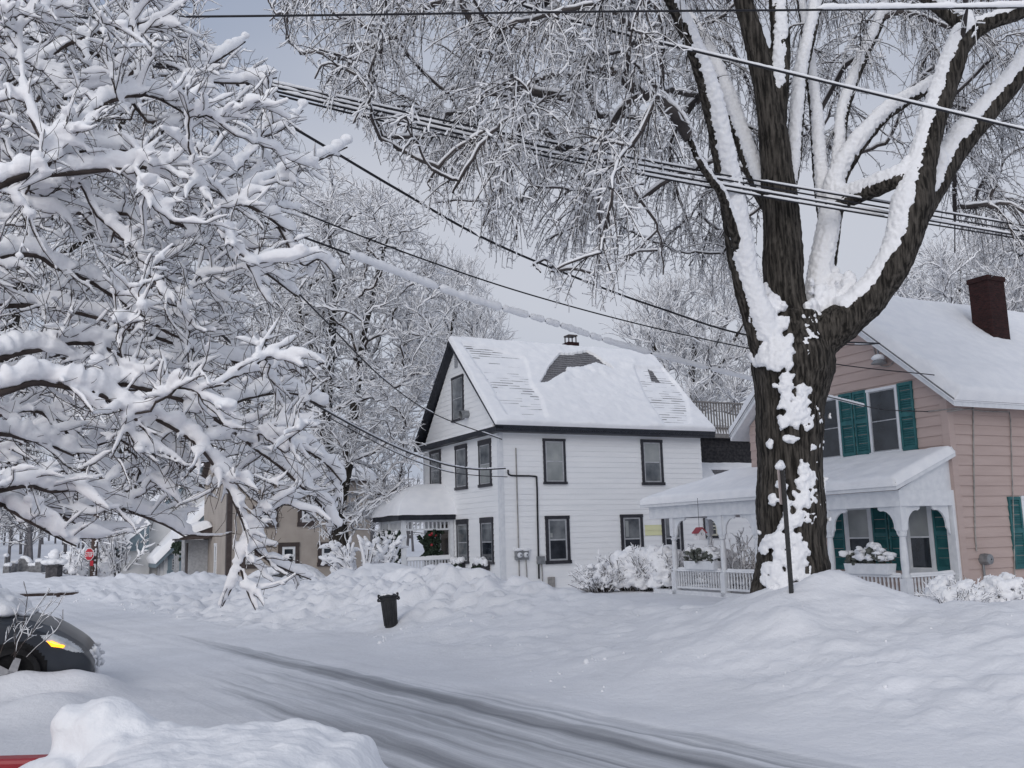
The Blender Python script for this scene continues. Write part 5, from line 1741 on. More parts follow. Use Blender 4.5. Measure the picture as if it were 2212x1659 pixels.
# ------------------------------------------------------------------ trees further off
def far_tree(name, label, trunks, poly, Y, depth, n, seed, ntw=5, nsub=3, tw=(0.5, 1.3), snow=0.030, bark=0.012, upw=0.2, mat=None, group=None, trunk_mat=None, snowy=1.0, bark_snow=True):
    rg = np.random.default_rng(seed)
    b = at(trunks[0][0][0], trunks[0][0][1], Y)
    base = np.array([b[0], Y, float(ground_z(b[0], Y))])
    T = empty(name, base)
    tag(T, label, 'tree', group)
    roots, bk, sn = [], [], []
    for pts in trunks:
        P, R = limb(pts, Y)
        if pts is trunks[0]:
            P = np.vstack([[P[0][0], P[0][1], base[2] - 0.3], P])
            R = np.concatenate([[R[0] * 1.15], R])
        bk.append(closed_tube(P, R, 10, (0.1, 1, 0.1)))
        roots.append(P)
        if bark_snow:                                  # snow plastered on one flank, broken up
            k = vnoise(np.arange(len(P)) * 0.9, seed * 1.7) > -0.25
            W = R * 0.7 * k + 0.002
            sn.append(cap(*snow_tubes(P[None], W[None], (R * 0.5 * k + 0.002)[None], (R * 0.6)[None], 8, (-0.7, -0.7, 0), 0.3, rg), 8))
    xs, ys = [p[0] for p in poly], [p[1] for p in poly]
    A = []
    while len(A) < n:
        px, py = rg.uniform(min(xs), max(xs)), rg.uniform(min(ys), max(ys))
        if in_poly(np.array([px]), np.array([py]), poly)[0]:
            A.append(at(px, py, Y + depth * rg.uniform(-1, 1) * math.sqrt(rg.uniform(0.1, 1))))
    A = np.array(A)
    hub = roots[0][min(3, len(roots[0]) - 1)]
    A = A[np.argsort(np.linalg.norm(A - hub, axis=1))]
    P, R, E = network(roots, A, rg, lift=0.0, sag=-0.02, K=6, wpath=0.12, blend=0.4, rtip=bark, power=0.40, rmax=0.14, wig=0.05)
    br = [tubes(P, R, 5)]
    hor = np.clip(np.hypot(*(nrm(np.gradient(P, axis=1))[..., :2].transpose(2, 0, 1))), 0.2, 1)
    sw = (R * 0.8 + snow * 0.9) * (0.3 + 0.8 * hor) * snowy
    so = sn + [snow_tubes(P, sw, sw, R * 0.6 + sw * 0.7, 5, (0, -0.1, 0), 0.4, rg)]
    bb, d = pick(P, ntw, rg, 0.2, 1.0)
    m = len(bb)
    Q = twigs(bb, nrm(d + rg.normal(0, 0.6, (m, 3)) + np.array([0, 0, upw])), rg.uniform(*tw, m), rg, 4, (0, 0, upw * 0.5), 0.2)
    br.append(tubes(Q, np.linspace(bark * 0.9, bark * 0.45, 4)[None].repeat(m, 0), 3))
    hor = np.clip(np.hypot(*(nrm(np.gradient(Q, axis=1))[..., :2].transpose(2, 0, 1))), 0.2, 1)
    w = np.linspace(snow, snow * 0.6, 4)[None] * rg.uniform(0.4, 1.3, (m, 1)) * (0.3 + 0.8 * hor) * snowy
    so.append(snow_tubes(Q, w, w, w * 0.85, 4, (0, -0.1, 0), 0.45, rg))
    if nsub:
        bb, d = pick(Q, nsub, rg, 0.25, 1.0)
        m = len(bb)
        U = twigs(bb, nrm(d + rg.normal(0, 0.65, (m, 3)) + np.array([0, 0, upw])), rg.uniform(tw[0] * 0.35, tw[1] * 0.4, m), rg, 3, (0, 0, 0.0), 0.25)
        br.append(tubes(U, np.linspace(bark * 0.6, bark * 0.35, 3)[None].repeat(m, 0), 3))
        w = np.linspace(snow * 0.85, snow * 0.5, 3)[None] * rg.uniform(0.4, 1.3, (m, 1)) * snowy
        so.append(snow_tubes(U, w, w, w * 0.8, 4, (0, -0.1, 0), 0.4, rg))
    mesh_np('trunk', bk, trunk_mat or BARK, T, True, base)
    mesh_np('crown', br, mat or TWIG, T, True, base)
    mesh_np('crown_snow', so, SNOWT, T, True, base)
    return T


G_TREES = 'snowy trees behind the houses'
far_tree('background_tree', 'tall twin-stemmed snowy tree standing just left of the white house', [
    [(742, 1262, 46), (735, 1180, 44), (722, 1090, 36), (705, 960, 28), (706, 860, 24), (714, 740, 22), (718, 620, 18), (714, 540, 12), (706, 450, 6)],
    [(728, 1120, 26), (752, 1000, 22), (768, 860, 20), (780, 740, 18), (802, 650, 14), (822, 570, 10), (845, 480, 5)],
    [(708, 830, 14), (670, 740, 12), (640, 640, 9), (610, 540, 5)]],
    [(600, 520), (600, 420), (680, 370), (740, 360), (820, 420), (850, 400), (900, 470), (940, 540), (960, 640), (950, 700), (940, 790), (905, 900), (880, 1010), (850, 1080), (800, 1130), (760, 1150), (690, 1140), (640, 1060), (580, 960), (540, 820), (540, 640)],
    40.0, 4.5, 620, 51, 6, 3, (0.5, 1.2), 0.034, 0.013, 0.15)
far_tree('background_tree', 'feathery snowy tree behind the peak of the white house', [
    [(940, 1230, 30), (950, 1000, 26), (960, 800, 18), (975, 700, 10), (985, 620, 5)],
    [(955, 860, 14), (1000, 760, 10), (1040, 680, 5)]],
    [(900, 640), (930, 590), (990, 580), (1050, 630), (1085, 690), (1090, 760), (1000, 850), (900, 900), (860, 760)],
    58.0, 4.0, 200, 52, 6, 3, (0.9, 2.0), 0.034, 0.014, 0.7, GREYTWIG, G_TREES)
far_tree('background_tree', 'pale upswept snowy tree between the white house and the big trunk', [
    [(1490, 1200, 30), (1485, 1000, 24), (1490, 850, 18), (1500, 760, 12), (1510, 680, 6)],
    [(1488, 920, 14), (1440, 810, 9), (1400, 720, 5)],
    [(1490, 880, 14), (1560, 780, 9), (1610, 690, 5)]],
    [(1340, 720), (1390, 650), (1460, 610), (1540, 600), (1620, 620), (1680, 640), (1720, 760), (1720, 860), (1640, 900), (1500, 900), (1440, 820), (1380, 770)],
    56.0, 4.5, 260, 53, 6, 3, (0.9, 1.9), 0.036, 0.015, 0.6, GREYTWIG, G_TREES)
far_tree('background_tree', 'snow-frosted tree rising behind the roof of the pink house', [
    [(2060, 1100, 30), (2060, 900, 24), (2065, 740, 16), (2070, 640, 9), (2075, 560, 5)],
    [(2062, 760, 12), (2010, 660, 7), (1980, 600, 4)],
    [(2065, 740, 12), (2140, 640, 8), (2180, 560, 5)]],
    [(1920, 640), (1960, 580), (2040, 550), (2120, 520), (2230, 500), (2330, 520), (2340, 800), (2200, 820), (2080, 740), (1980, 700)],
    44.0, 4.0, 300, 54, 6, 3, (0.7, 1.6), 0.032, 0.013, 0.5, GREYTWIG, G_TREES)
far_tree('background_tree', 'grey snowy tree behind the near branches at the top left corner', [
    [(-60, 1260, 90), (-40, 1000, 70), (0, 760, 54), (60, 520, 40), (110, 320, 28), (150, 150, 18), (190, 0, 10)],
    [(60, 520, 26), (180, 380, 18), (280, 240, 12), (350, 120, 6)],
    [(0, 700, 26), (120, 560, 18), (260, 480, 10), (380, 430, 5)]],
    [(-160, -150), (380, -150), (430, 0), (440, 100), (400, 200), (420, 260), (380, 340), (440, 420), (400, 560), (420, 760), (330, 900), (160, 960), (-160, 960)],
    21.0, 4.0, 460, 55, 6, 4, (0.4, 1.1), 0.022, 0.008, 0.0)
far_tree('background_tree', 'dense white snowy tree behind the near branches, beside the twin-stemmed tree', [
    [(560, 1240, 44), (560, 1080, 36), (555, 900, 28), (560, 740, 18), (565, 600, 8)],
    [(556, 920, 20), (500, 780, 14), (450, 640, 7)],
    [(556, 860, 18), (610, 740, 12), (650, 620, 6)]],
    [(420, 640), (480, 560), (560, 520), (640, 540), (680, 640), (680, 800), (640, 960), (560, 1040), (480, 1030), (420, 920)],
    66.0, 5.0, 360, 56, 6, 3, (0.7, 1.8), 0.048, 0.018, 0.1)
far_tree('background_tree', 'broad frosted grey tree beyond the pale grey house at the left', [
    [(268, 1240, 16), (270, 1100, 14), (275, 960, 11), (285, 820, 8), (290, 700, 5)],
    [(270, 1000, 9), (220, 880, 7), (180, 760, 4)],
    [(272, 960, 9), (360, 860, 7), (420, 760, 4)]],
    [(120, 760), (220, 660), (330, 620), (430, 660), (470, 800), (440, 960), (380, 1030), (250, 1040), (150, 960)],
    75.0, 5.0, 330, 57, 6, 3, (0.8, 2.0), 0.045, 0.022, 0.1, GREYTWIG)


# ------------------------------------------------------------------ wooded hill far off
def hill():
    u = np.linspace(-420, 420, 90)
    v = np.linspace(0, 300, 30)
    uu, vv = np.meshgrid(u, v, indexing='ij')
    x = uu + 0 * vv
    y = 190 + vv
    cx = np.exp(-((uu + 150) / 130.0) ** 2)
    z = 3.0 + sstep(0, 170, vv) * (10 + 26 * cx) + 3 * fbm(uu / 60, vv / 60, 1, 3) * sstep(0, 60, vv) - 3 * (1 - sstep(0, 20, vv))
    n, m = uu.shape
    i = (np.arange(n - 1)[:, None] * m + np.arange(m - 1)[None])
    o = mesh_np('hill', [(np.stack([x, y, z], -1).reshape(-1, 3), np.stack([i, i + m, i + m + 1, i + 1], -1).reshape(-1, 4))], SNOW)
    o['kind'] = 'structure'
    o['label'] = 'low snowy hill behind the street'


hill()


def woods():
    rg = np.random.default_rng(77)
    N = 420
    ang = np.radians(rg.uniform(-36, 40, N))
    dist = rg.uniform(95, 230, N)
    left = ang < math.radians(-8)
    keep = left | (rg.random(N) < 0.5)
    ang, dist = ang[keep], dist[keep]
    N = len(ang)
    x, y = np.sin(ang) * dist, np.cos(ang) * dist
    z = ground_z(x, y) + np.clip((y - 190) / 170, 0, 1) * 12
    h = rg.uniform(7, 13, N) * np.where(ang < math.radians(-8), 1.1, 0.75)
    K = 4
    f = np.linspace(0, 1, K)
    P = np.zeros((N, K, 3))
    P[..., 0] = x[:, None] + f * rg.normal(0, 0.8, (N, 1))
    P[..., 1] = y[:, None]
    P[..., 2] = z[:, None] - 0.3 + f * h[:, None]
    bk = [tubes(P, np.linspace(0.22, 0.05, K)[None].repeat(N, 0), 4)]
    b, d = pick(P, 16, rg, 0.2, 1.0)
    m = len(b)
    a = rg.uniform(0, 6.28, m)
    dr = np.stack([np.cos(a), np.sin(a), rg.uniform(0.1, 0.9, m)], -1)
    Q = twigs(b, dr, rg.uniform(1.5, 4.0, m), rg, 4, (0, 0, 0.1), 0.2)
    bk.append(tubes(Q, np.linspace(0.07, 0.03, 4)[None].repeat(m, 0), 3))
    b, d = pick(Q, 7, rg, 0.2, 1.0)
    m2 = len(b)
    U = twigs(b, nrm(d + rg.normal(0, 0.6, (m2, 3)) + np.array([0, 0, 0.3])), rg.uniform(0.6, 1.8, m2), rg, 3, (0, 0, 0.1), 0.25)
    bk.append(tubes(U, np.linspace(0.035, 0.02, 3)[None].repeat(m2, 0), 3))
    w = np.linspace(0.055, 0.03, 3)[None] * rg.uniform(0.2, 1.0, (m2, 1))
    sn = [snow_tubes(U, w, w, w * 0.9, 4, (0, -0.1, 0), 0.4, rg)]
    w = np.linspace(0.09, 0.05, 4)[None] * rg.uniform(0.3, 1.1, (m, 1))
    sn.append(snow_tubes(Q, w, w, w * 0.9, 4, (0, -0.1, 0), 0.4, rg))
    o = mesh_np('woods', bk, GREYTWIG)
    tag(o, 'far off bare grey woods on the hill behind the street', None, None, 'stuff')
    o2 = mesh_np('woods_snow', sn, SNOWT)
    tag(o2, 'snow lying on the far off woods', None, None, 'stuff')


woods()


# ------------------------------------------------------------------ tan house and pale grey house across the street end
def tan_house():
    c0 = at(489, 1262, 46.0)
    c0 = np.array([c0[0], 46.0, 0.0])
    H = empty('tan_house', c0, HA)
    tag(H, 'two storey tan clapboard house with brown trimmed windows behind the snow banks', 'house')
    FR, RI = frame((0, 0, 0), (0, 1, 0), (-1, 0, 0)), frame((0, 0, 0), (1, 0, 0), (0, -1, 0))
    Lx = on_right(c0, 800, 1200)[0]
    W = on_front(c0, 418, 1200)[0]
    W = max(W, 3.0)
    ze = on_right(c0, 620, 1030)[1]
    core = MB()
    core.box(0.03, Lx, 0.03, 7, -0.4, ze)
    core.prism([(0.03, 0.03, ze), (0.03, 7, ze), (0.03, 3.5, ze + 2.2)], (Lx - 0.03, 0, 0))
    core.build('wall_core', TAN, H)
    siding('wall', TAN, H, RI, -0.3, ze - 0.1, lambda z: 0.0, lambda z: Lx, 0.13, 0.016)
    siding('wall', TAN, H, FR, -0.3, ze + 2.1, lambda z: max(0.0, (z - ze) / 0.63), lambda z: 7 - max(0.0, (z - ze) / 0.63), 0.13, 0.016)
    cb = MB()
    cb.box(-0.04, 0.0, -0.04, 0.25, -0.3, ze - 0.12)
    cb.box(0.0, 0.2, -0.04, 0.0, -0.3, ze - 0.12)
    cb.build('corner_board', BROWNTRIM, H)
    rf = MB()
    rf.prism([(-0.3, y, z) for y, z in ((-0.4, ze - 0.12), (3.5, ze + 2.42), (7.4, ze - 0.12), (7.4, ze - 0.3), (3.5, ze + 2.2), (-0.4, ze - 0.3))], (Lx + 0.6, 0, 0))
    roof = rf.build('roof', BROWNTRIM, H)
    V = np.array([0, 3.9, 2.54])
    for s, o in ((1, (-0.3, -0.4, ze - 0.12)), (-1, (-0.3, 7.4, ze - 0.12))):
        snow_sheet('roof_snow', roof, o, (1, 0, 0), V * np.array([1, s, 1]), Lx + 0.6, float(np.linalg.norm(V)), lambda u, v, P: 0.25 + 0.03 * fbm(u, v, 2, 2), 0.15, 0.2, over=(0.03, 0.03, 0.06, 0.1))
    bk = dict(trim=BROWNTRIM, sash=WHITETRIM)
    for (x0, y0, x1, y1) in ((521, 1174, 558, 1228), (600, 1172, 646, 1228), (686, 1171, 733, 1223), (546, 1092, 600, 1139), (643, 1090, 677, 1137)):
        ua, ub = on_right(c0, x0, (y0 + y1) / 2)[0], on_right(c0, x1, (y0 + y1) / 2)[0]
        xm = (x0 + x1) / 2
        window(H, RI, ua, ub, on_right(c0, xm, y1)[1], on_right(c0, xm, y0)[1], up=GLASS, low=GLASS, tw=0.2, sw=0.12, **bk)
    u, z0 = on_front(c0, 466, 1225)
    window(H, FR, u - 0.3, u + 0.3, z0 - 0.6, z0 + 1.2, up=GLASSG, low=GLASSG, trim=WHITETRIM, sash=WHITETRIM, tw=0.12, sw=0.05)
    # small hooded entry on the front
    u0 = on_front(c0, 453, 1150)[0]
    en = MB()
    en.prism([(-1.6, u0 - 0.9, 2.2), (0, u0 - 0.9, 2.75), (0, u0 - 0.9, 2.1), (-1.6, u0 - 0.9, 2.05)], (0, 3.0, 0))
    entry = en.build('entry_roof', BROWNTRIM, H)
    snow_sheet('entry_snow', entry, (-1.6, u0 - 0.9, 2.21), (0, 1, 0), (1.6, 0, 0.55), 3.0, 1.69, lambda u, v, P: 0.38 + 0.05 * fbm(u * 1.5, v, 2, 2), 0.08, 0.25, over=(0.08, 0.08, 0.1, 0))
    ps = MB()
    for y in (u0 - 0.8, u0 + 1.0, u0 + 2.0):
        ps.box(-1.5, -1.38, y - 0.06, y + 0.06, -0.2, 2.08)
    ps.box(-1.0, -0.02, u0 + 0.3, u0 + 1.7, -0.2, 2.05)
    ps.build('entry_wall', GREYSASH, entry)
    dr = MB()
    dr.box(-1.05, -1.0, u0 + 0.45, u0 + 1.15, 0.0, 1.9)
    dr.build('entry_door', BROWNTRIM, entry)
    mesh_np('entry_garland', [blobs([(-1.52 + RNG.normal(0, 0.05), u0 - 0.7 + RNG.uniform(0, 2.4), 1.95 - abs(RNG.normal(0, 0.3))) for _ in range(60)], RNG.uniform(0.05, 0.13, (60, 3)), rough=0.4, low=True)], GREEN, entry)
    return H


tan_house()


def grey_house():
    c0 = at(352, 1262, 54.0)
    c0 = np.array([c0[0], 54.0, 0.0])
    H = empty('pale_grey_house', c0, HA)
    tag(H, 'pale grey house with slate blue gable trim, brick chimney and layered snowy roofs', 'house')
    FR, RI = frame((0, 0, 0), (0, 1, 0), (-1, 0, 0)), frame((0, 0, 0), (1, 0, 0), (0, -1, 0))
    # low front gable: ridge along local y
    W1, D1 = 6.4, 3.6
    z1 = on_front(c0, 330, 1199)[1]
    e1 = on_right(c0, 352, 1202)[1]
    rid = 3.2
    sl = 1.05
    zr = e1 + rid * sl
    core = MB()
    core.box(0.03, W1, 0.03, D1, -0.3, e1)
    core.prism([(0.03, 0.03, e1), (W1, 0.03, e1), (rid, 0.03, zr - 0.05)], (0, D1, 0))
    core.build('wall_core', GREYWALL, H)
    siding('gable_wall', GREYWALL, H, RI, -0.3, zr - 0.1, lambda z: max(0, (z - e1) / sl), lambda z: W1 - max(0, (z - e1) / sl), 0.15, 0.016)
    siding('wall', GREYWALL, H, FR, -0.3, e1, lambda z: 0, lambda z: D1, 0.15, 0.016)
    rf = MB()
    rf.prism([(-0.45, -0.35, e1 - 0.3), (rid, -0.35, zr + 0.17), (W1 + 0.45, -0.35, e1 - 0.3), (W1 + 0.45, -0.35, e1 - 0.62), (rid, -0.35, zr - 0.2), (-0.45, -0.35, e1 - 0.62)], (0, D1 + 0.5, 0))
    roof = rf.build('roof', BLUETRIM, H)
    V = np.array([rid + 0.45, 0, zr + 0.47 - e1])
    lv = float(np.linalg.norm(V))
    th = lambda u, v, P: 0.32 + 0.06 * fbm(u * 0.8, v * 0.8, 3, 2)
    snow_sheet('roof_snow', roof, (-0.45, -0.35, e1 - 0.3), (0, 1, 0), V, D1 + 0.5, lv, th, 0.1, 0.2, over=(0.05, 0.05, 0.08, 0.1))
    snow_sheet('roof_snow', roof, (W1 + 0.45, -0.35, e1 - 0.3), (0, 1, 0), V * np.array([-1, 1, 1]), D1 + 0.5, lv, th, 0.1, 0.2, over=(0.05, 0.05, 0.08, 0.1))
    # taller main part behind
    y0, y1 = D1, D1 + 6.5
    e2 = e1 + 2.1
    core = MB()
    core.box(-0.6, 7.4, y0 + 0.03, y1, -0.3, e2)
    core.prism([(-0.6, y0 + 0.03, e2), (7.4, y0 + 0.03, e2), (3.4, y0 + 0.03, e2 + 4.1)], (0, y1 - y0, 0))
    core.build('main_wall', GREYWALL, H)
    rf = MB()
    rf.prism([(-1.05, y0 - 0.35, e2 - 0.3), (3.4, y0 - 0.35, e2 + 4.3), (7.85, y0 - 0.35, e2 - 0.3), (7.85, y0 - 0.35, e2 - 0.62), (3.4, y0 - 0.35, e2 + 3.9), (-1.05, y0 - 0.35, e2 - 0.62)], (0, y1 - y0 + 0.6, 0))
    r2 = rf.build('roof', BLUETRIM, H)
    V = np.array([4.45, 0, 4.6])
    lv = float(np.linalg.norm(V))
    snow_sheet('roof_snow', r2, (-1.05, y0 - 0.35, e2 - 0.3), (0, 1, 0), V, y1 - y0 + 0.6, lv, th, 0.12, 0.2, over=(0.05, 0.05, 0.08, 0.1))
    snow_sheet('roof_snow', r2, (7.85, y0 - 0.35, e2 - 0.3), (0, 1, 0), V * np.array([-1, 1, 1]), y1 - y0 + 0.6, lv, th, 0.12, 0.2, over=(0.05, 0.05, 0.08, 0.1))
    p = plane_hit(402, 1070, c0, (0, 1, 0), (0, y0 + 2.0, 0))
    ch = MB()
    ch.box(p[0] - 0.3, p[0] + 0.3, y0 + 1.7, y0 + 2.3, e2 + 1.0, p[2] + 0.9)
    ch.box(p[0] - 0.36, p[0] + 0.36, y0 + 1.64, y0 + 2.36, p[2] + 0.9, p[2] + 1.05)
    ch.build('chimney', BRICK, r2)
    # side bay with its own little roof
    by0, by1 = D1 - 0.3, D1 + 4.6
    zb = e1 + 0.55
    bay = MB()
    bay.box(-1.9, -0.4, by0, by1, -0.3, zb)
    b = bay.build('bay_wall', GREYWALL, H)
    br = MB()
    br.prism([(-2.2, by0 - 0.2, zb + 0.02), (-0.5, by0 - 0.2, zb + 1.35), (-0.5, by0 - 0.2, zb - 0.2), (-2.2, by0 - 0.2, zb - 0.2)], (0, by1 - by0 + 0.4, 0))
    brf = br.build('bay_roof', BLUETRIM, b)
    snow_sheet('bay_snow', brf, (-2.2, by0 - 0.2, zb + 0.04), (0, 1, 0), (1.7, 0, 1.33), by1 - by0 + 0.4, 2.16, lambda u, v, P: 0.3 + 0.05 * fbm(u, v, 8, 2), 0.1, 0.2, over=(0.05, 0.05, 0.08, 0.05))
    FB = frame((-1.9, by0, 0), (0, 1, 0), (-1, 0, 0))
    for u in (0.5, 2.0, 3.5):
        wb = MB()
        wb.fbox(FB, u, u + 0.16, 0.0, 0.04, 0.5, 2.2)
        wb.fbox(FB, u + 0.5, u + 0.66, 0.0, 0.04, 0.5, 2.2)
        wb.build('window_trim', BROWNTRIM, b)
    # window, door and panel on the gable
    x0, x1 = on_right(c0, 362, 1220)[0], on_right(c0, 396, 1220)[0]
    zt_, zb_ = on_right(c0, 380, 1198)[1], on_right(c0, 380, 1240)[1]
    window(H, RI, x0, x1, zb_, zt_, up=GLASS, low=GLASS, trim=BLUETRIM, sash=GREYSASH, tw=0.22, sw=0.05, muntin=(1, 4))
    dr = MB()
    u = on_front(c0, 344, 1225)[0]
    dr.fbox(FR, u - 0.5, u + 0.55, 0.0, 0.05, -0.2, 1.85)
    dr.build('door', GREYSASH, H)
    dr = MB()
    dr.fbox(FR, u + 0.55, u + 0.7, 0.0, 0.06, -0.2, 1.9)
    dr.fbox(FR, u + 2.0, u + 2.25, 0.0, 0.06, 0.4, 2.0)
    dr.build('door_trim', BROWNTRIM, H)
    # round satellite dish
    q = at(402, 1115, 52.5)
    return H


grey_house()


# ------------------------------------------------------------------ cars
def car(name, label, pos, rz, paint, extra):
    T = empty(name, pos, rz)
    tag(T, label, 'car')
    # stations along the car (x forward, nose at 0): half width, sill, belt, top, half width at the top
    st = [(-4.25, 0.50, 0.48, 0.62, 0.64, 0.40), (-4.18, 0.68, 0.34, 0.86, 0.92, 0.50), (-3.9, 0.80, 0.26, 0.95, 1.06, 0.56), (-3.4, 0.86, 0.24, 0.97, 1.36, 0.56),
          (-2.9, 0.88, 0.24, 0.97, 1.48, 0.58), (-2.2, 0.88, 0.24, 0.96, 1.52, 0.60), (-1.7, 0.88, 0.24, 0.95, 1.42, 0.58), (-1.3, 0.88, 0.24, 0.93, 1.12, 0.62), (-1.05, 0.88, 0.24, 0.92, 0.99, 0.66),
          (-0.8, 0.87, 0.22, 0.86, 0.93, 0.62), (-0.5, 0.86, 0.20, 0.75, 0.82, 0.58), (-0.3, 0.84, 0.18, 0.63, 0.70, 0.54), (-0.15, 0.80, 0.17, 0.53, 0.59, 0.50), (-0.05, 0.73, 0.17, 0.42, 0.47, 0.48), (0.0, 0.64, 0.19, 0.32, 0.36, 0.48)]
    S_ = catmull(np.array(st), 5)
    rings = []
    for x, w, zs, zb, zt, wt in S_:
        prof = [(w * 0.86, zs), (w * 0.97, zs + 0.10), (w, zs + 0.45 * (zb - zs)), (w * 0.985, zb - 0.05), (w * 0.95, zb), (wt + 0.25 * (w * 0.95 - wt), zb + 0.8 * (zt - zb)), (wt, zt), (wt * 0.5, zt + 0.025), (0, zt + 0.03)]
        p = catmull(np.array(prof), 3)
        ring = [(x, y, z) for y, z in p] + [(x, -y, z) for y, z in p[::-1][1:]]
        rings.append(ring)
    n, m = len(rings), len(rings[0])
    V = np.array(rings).reshape(-1, 3)
    i = (np.arange(n - 1)[:, None] * m + np.arange(m - 1)[None])
    Fq = np.stack([i, i + 1, i + m + 1, i + m], -1).reshape(-1, 4)
    body = mesh_np('body', [(V, Fq[:, ::-1]), (np.array(rings[0]), np.array([list(range(m))])), (np.array(rings[-1]), np.array([list(range(m))[::-1]]))], paint, T)
    bvh = BVHTree.FromPolygons([Vector(v) for v in V], [tuple(int(k) for k in f) for f in Fq])

    def skin(name_, poly, d, mat, off=0.006, res=26, parent=None):
        """a patch cut from the body's own surface: poly in (x, z) seen along d"""
        poly = np.array(poly)
        xs = np.linspace(poly[:, 0].min(), poly[:, 0].max(), res)
        zs = np.linspace(poly[:, 1].min(), poly[:, 1].max(), res)
        vs, idx = [], -np.ones((res, res), int)
        dv = Vector(d).normalized()
        for a, x in enumerate(xs):
            for b, z in enumerate(zs):
                if not in_poly(np.array([x]), np.array([z]), [tuple(q) for q in poly])[0]:
                    continue
                o = Vector((x, 0, z)) - dv * 3 if abs(dv.y) > 0.5 else Vector((3, x, z))
                h = bvh.ray_cast(o, dv)
                if h[0] is not None:
                    nn = h[1] if h[1].dot(dv) < 0 else -h[1]
                    idx[a, b] = len(vs)
                    vs.append(tuple(h[0] + nn * off))
        f = [(idx[a, b], idx[a + 1, b], idx[a + 1, b + 1], idx[a, b + 1]) for a in range(res - 1) for b in range(res - 1) if min(idx[a, b], idx[a + 1, b], idx[a + 1, b + 1], idx[a, b + 1]) >= 0]
        if len(f) < 2:
            return None
        return mesh_np(name_, [(np.array(vs), np.array(f))], mat, parent or T)
    for sgn in (1, -1):
        d = (0, sgn, 0)
        wnd = [(-3.35, 1.02), (-1.25, 1.0), (-1.6, 1.34), (-2.2, 1.44), (-2.9, 1.40)]
        skin('side_window', wnd, d, GLASS, 0.006, 40)
        skin('headlight', [(-0.60, 0.74), (-0.46, 0.745), (-0.30, 0.665), (-0.16, 0.565), (-0.10, 0.49), (-0.24, 0.52), (-0.34, 0.56), (-0.52, 0.65)], d, LENS, 0.008, 34)
        sg = [(-0.52, 0.672), (-0.45, 0.665), (-0.31, 0.60), (-0.33, 0.572), (-0.46, 0.60)]
        skin('turn_signal', sg, d, extra if sgn == 1 else LENS, 0.014, 30)
        for wx in (-0.86, -3.45):
            ar = [(wx + 0.40 * math.cos(a), 0.30 + 0.40 * math.sin(a)) for a in np.linspace(0, math.pi, 16)]
            skin('wheel_arch', ar + [(wx - 0.40, 0.26), (wx + 0.40, 0.26)], d, TYRE, 0.004, 26)
            w = MB()
            y = -sgn * 0.80
            w.tube([(wx, y, 0.30), (wx, y - sgn * 0.02, 0.30), (wx, y - sgn * 0.12, 0.30), (wx, y - sgn * 0.13, 0.30)], [0.24, 0.31, 0.31, 0.25], 24)
            wo_ = w.build('wheel', TYRE, T, True)
            r = MB()
            yy = y - sgn * 0.135
            for k in range(5):
                a = k * 2 * math.pi / 5
                c, s = math.cos(a), math.sin(a)
                q = [(0.03, -0.05), (0.21, -0.035), (0.21, 0.035), (0.03, 0.05)]
                r.prism([(wx + u * c - v * s, yy, 0.30 + u * s + v * c) for u, v in q], (0, -sgn * 0.015, 0))
            r.tube([(wx, yy, 0.30), (wx, yy - sgn * 0.03, 0.30)], [0.07, 0.05], 12)
            r.build('rim', RIM, wo_)
        ml = MB()
        ml.lathe([(0.03, -0.06), (0.09, -0.05), (0.1, 0.03), (0.05, 0.07)], (-1.45, -sgn * 0.98, 1.04), 10, (0.6, 1.1))
        ml.build('mirror', paint, T, True)
    # windscreen from above/front
    return T, bvh


corner = ground_at(192, 1442, 0.30)
CA = math.radians(20)
nose = corner + np.array([0.05 * math.cos(CA) - 0.73 * math.sin(CA), 0.05 * math.sin(CA) + 0.73 * math.cos(CA), 0])
CT, cbvh = car('parked_car', 'charcoal car at the left edge with its amber turn signal lit', (nose[0], nose[1], -0.02), CA, CARDARK, AMBER)
cc, rr = [], []
rg = np.random.default_rng(3)
for _ in range(240):
    x, y = rg.uniform(-4.2, -0.95), rg.uniform(-0.72, 0.72)
    h = cbvh.ray_cast(Vector((x, y, 4)), Vector((0, 0, -1)))
    if h[0] is not None and (x < -1.0):
        cc.append(tuple(h[0] + Vector((0, 0, 0.06))))
        rr.append((rg.uniform(0.12, 0.22), rg.uniform(0.12, 0.22), rg.uniform(0.08, 0.13)))
for _ in range(26):
    x, y = rg.uniform(-0.98, -0.78), rg.uniform(-0.55, 0.55)
    h = cbvh.ray_cast(Vector((x, y, 4)), Vector((0, 0, -1)))
    cc.append(tuple(h[0] + Vector((0, 0, 0.01))))
    rr.append((rg.uniform(0.04, 0.08), rg.uniform(0.05, 0.1), rg.uniform(0.02, 0.04)))
s_ = mesh_np('car_snow', [blobs(cc, rr, rg)], SNOW, CT)
remesh(s_, 0.03, 2)
cc = [(-0.03 + rg.normal(0, 0.03), rg.uniform(-0.5, 0.5), rg.uniform(0.22, 0.5)) for _ in range(40)]
mesh_np('bumper_snow', [blobs(cc, rg.uniform(0.025, 0.06, (40, 3)), rg)], SNOW, CT)

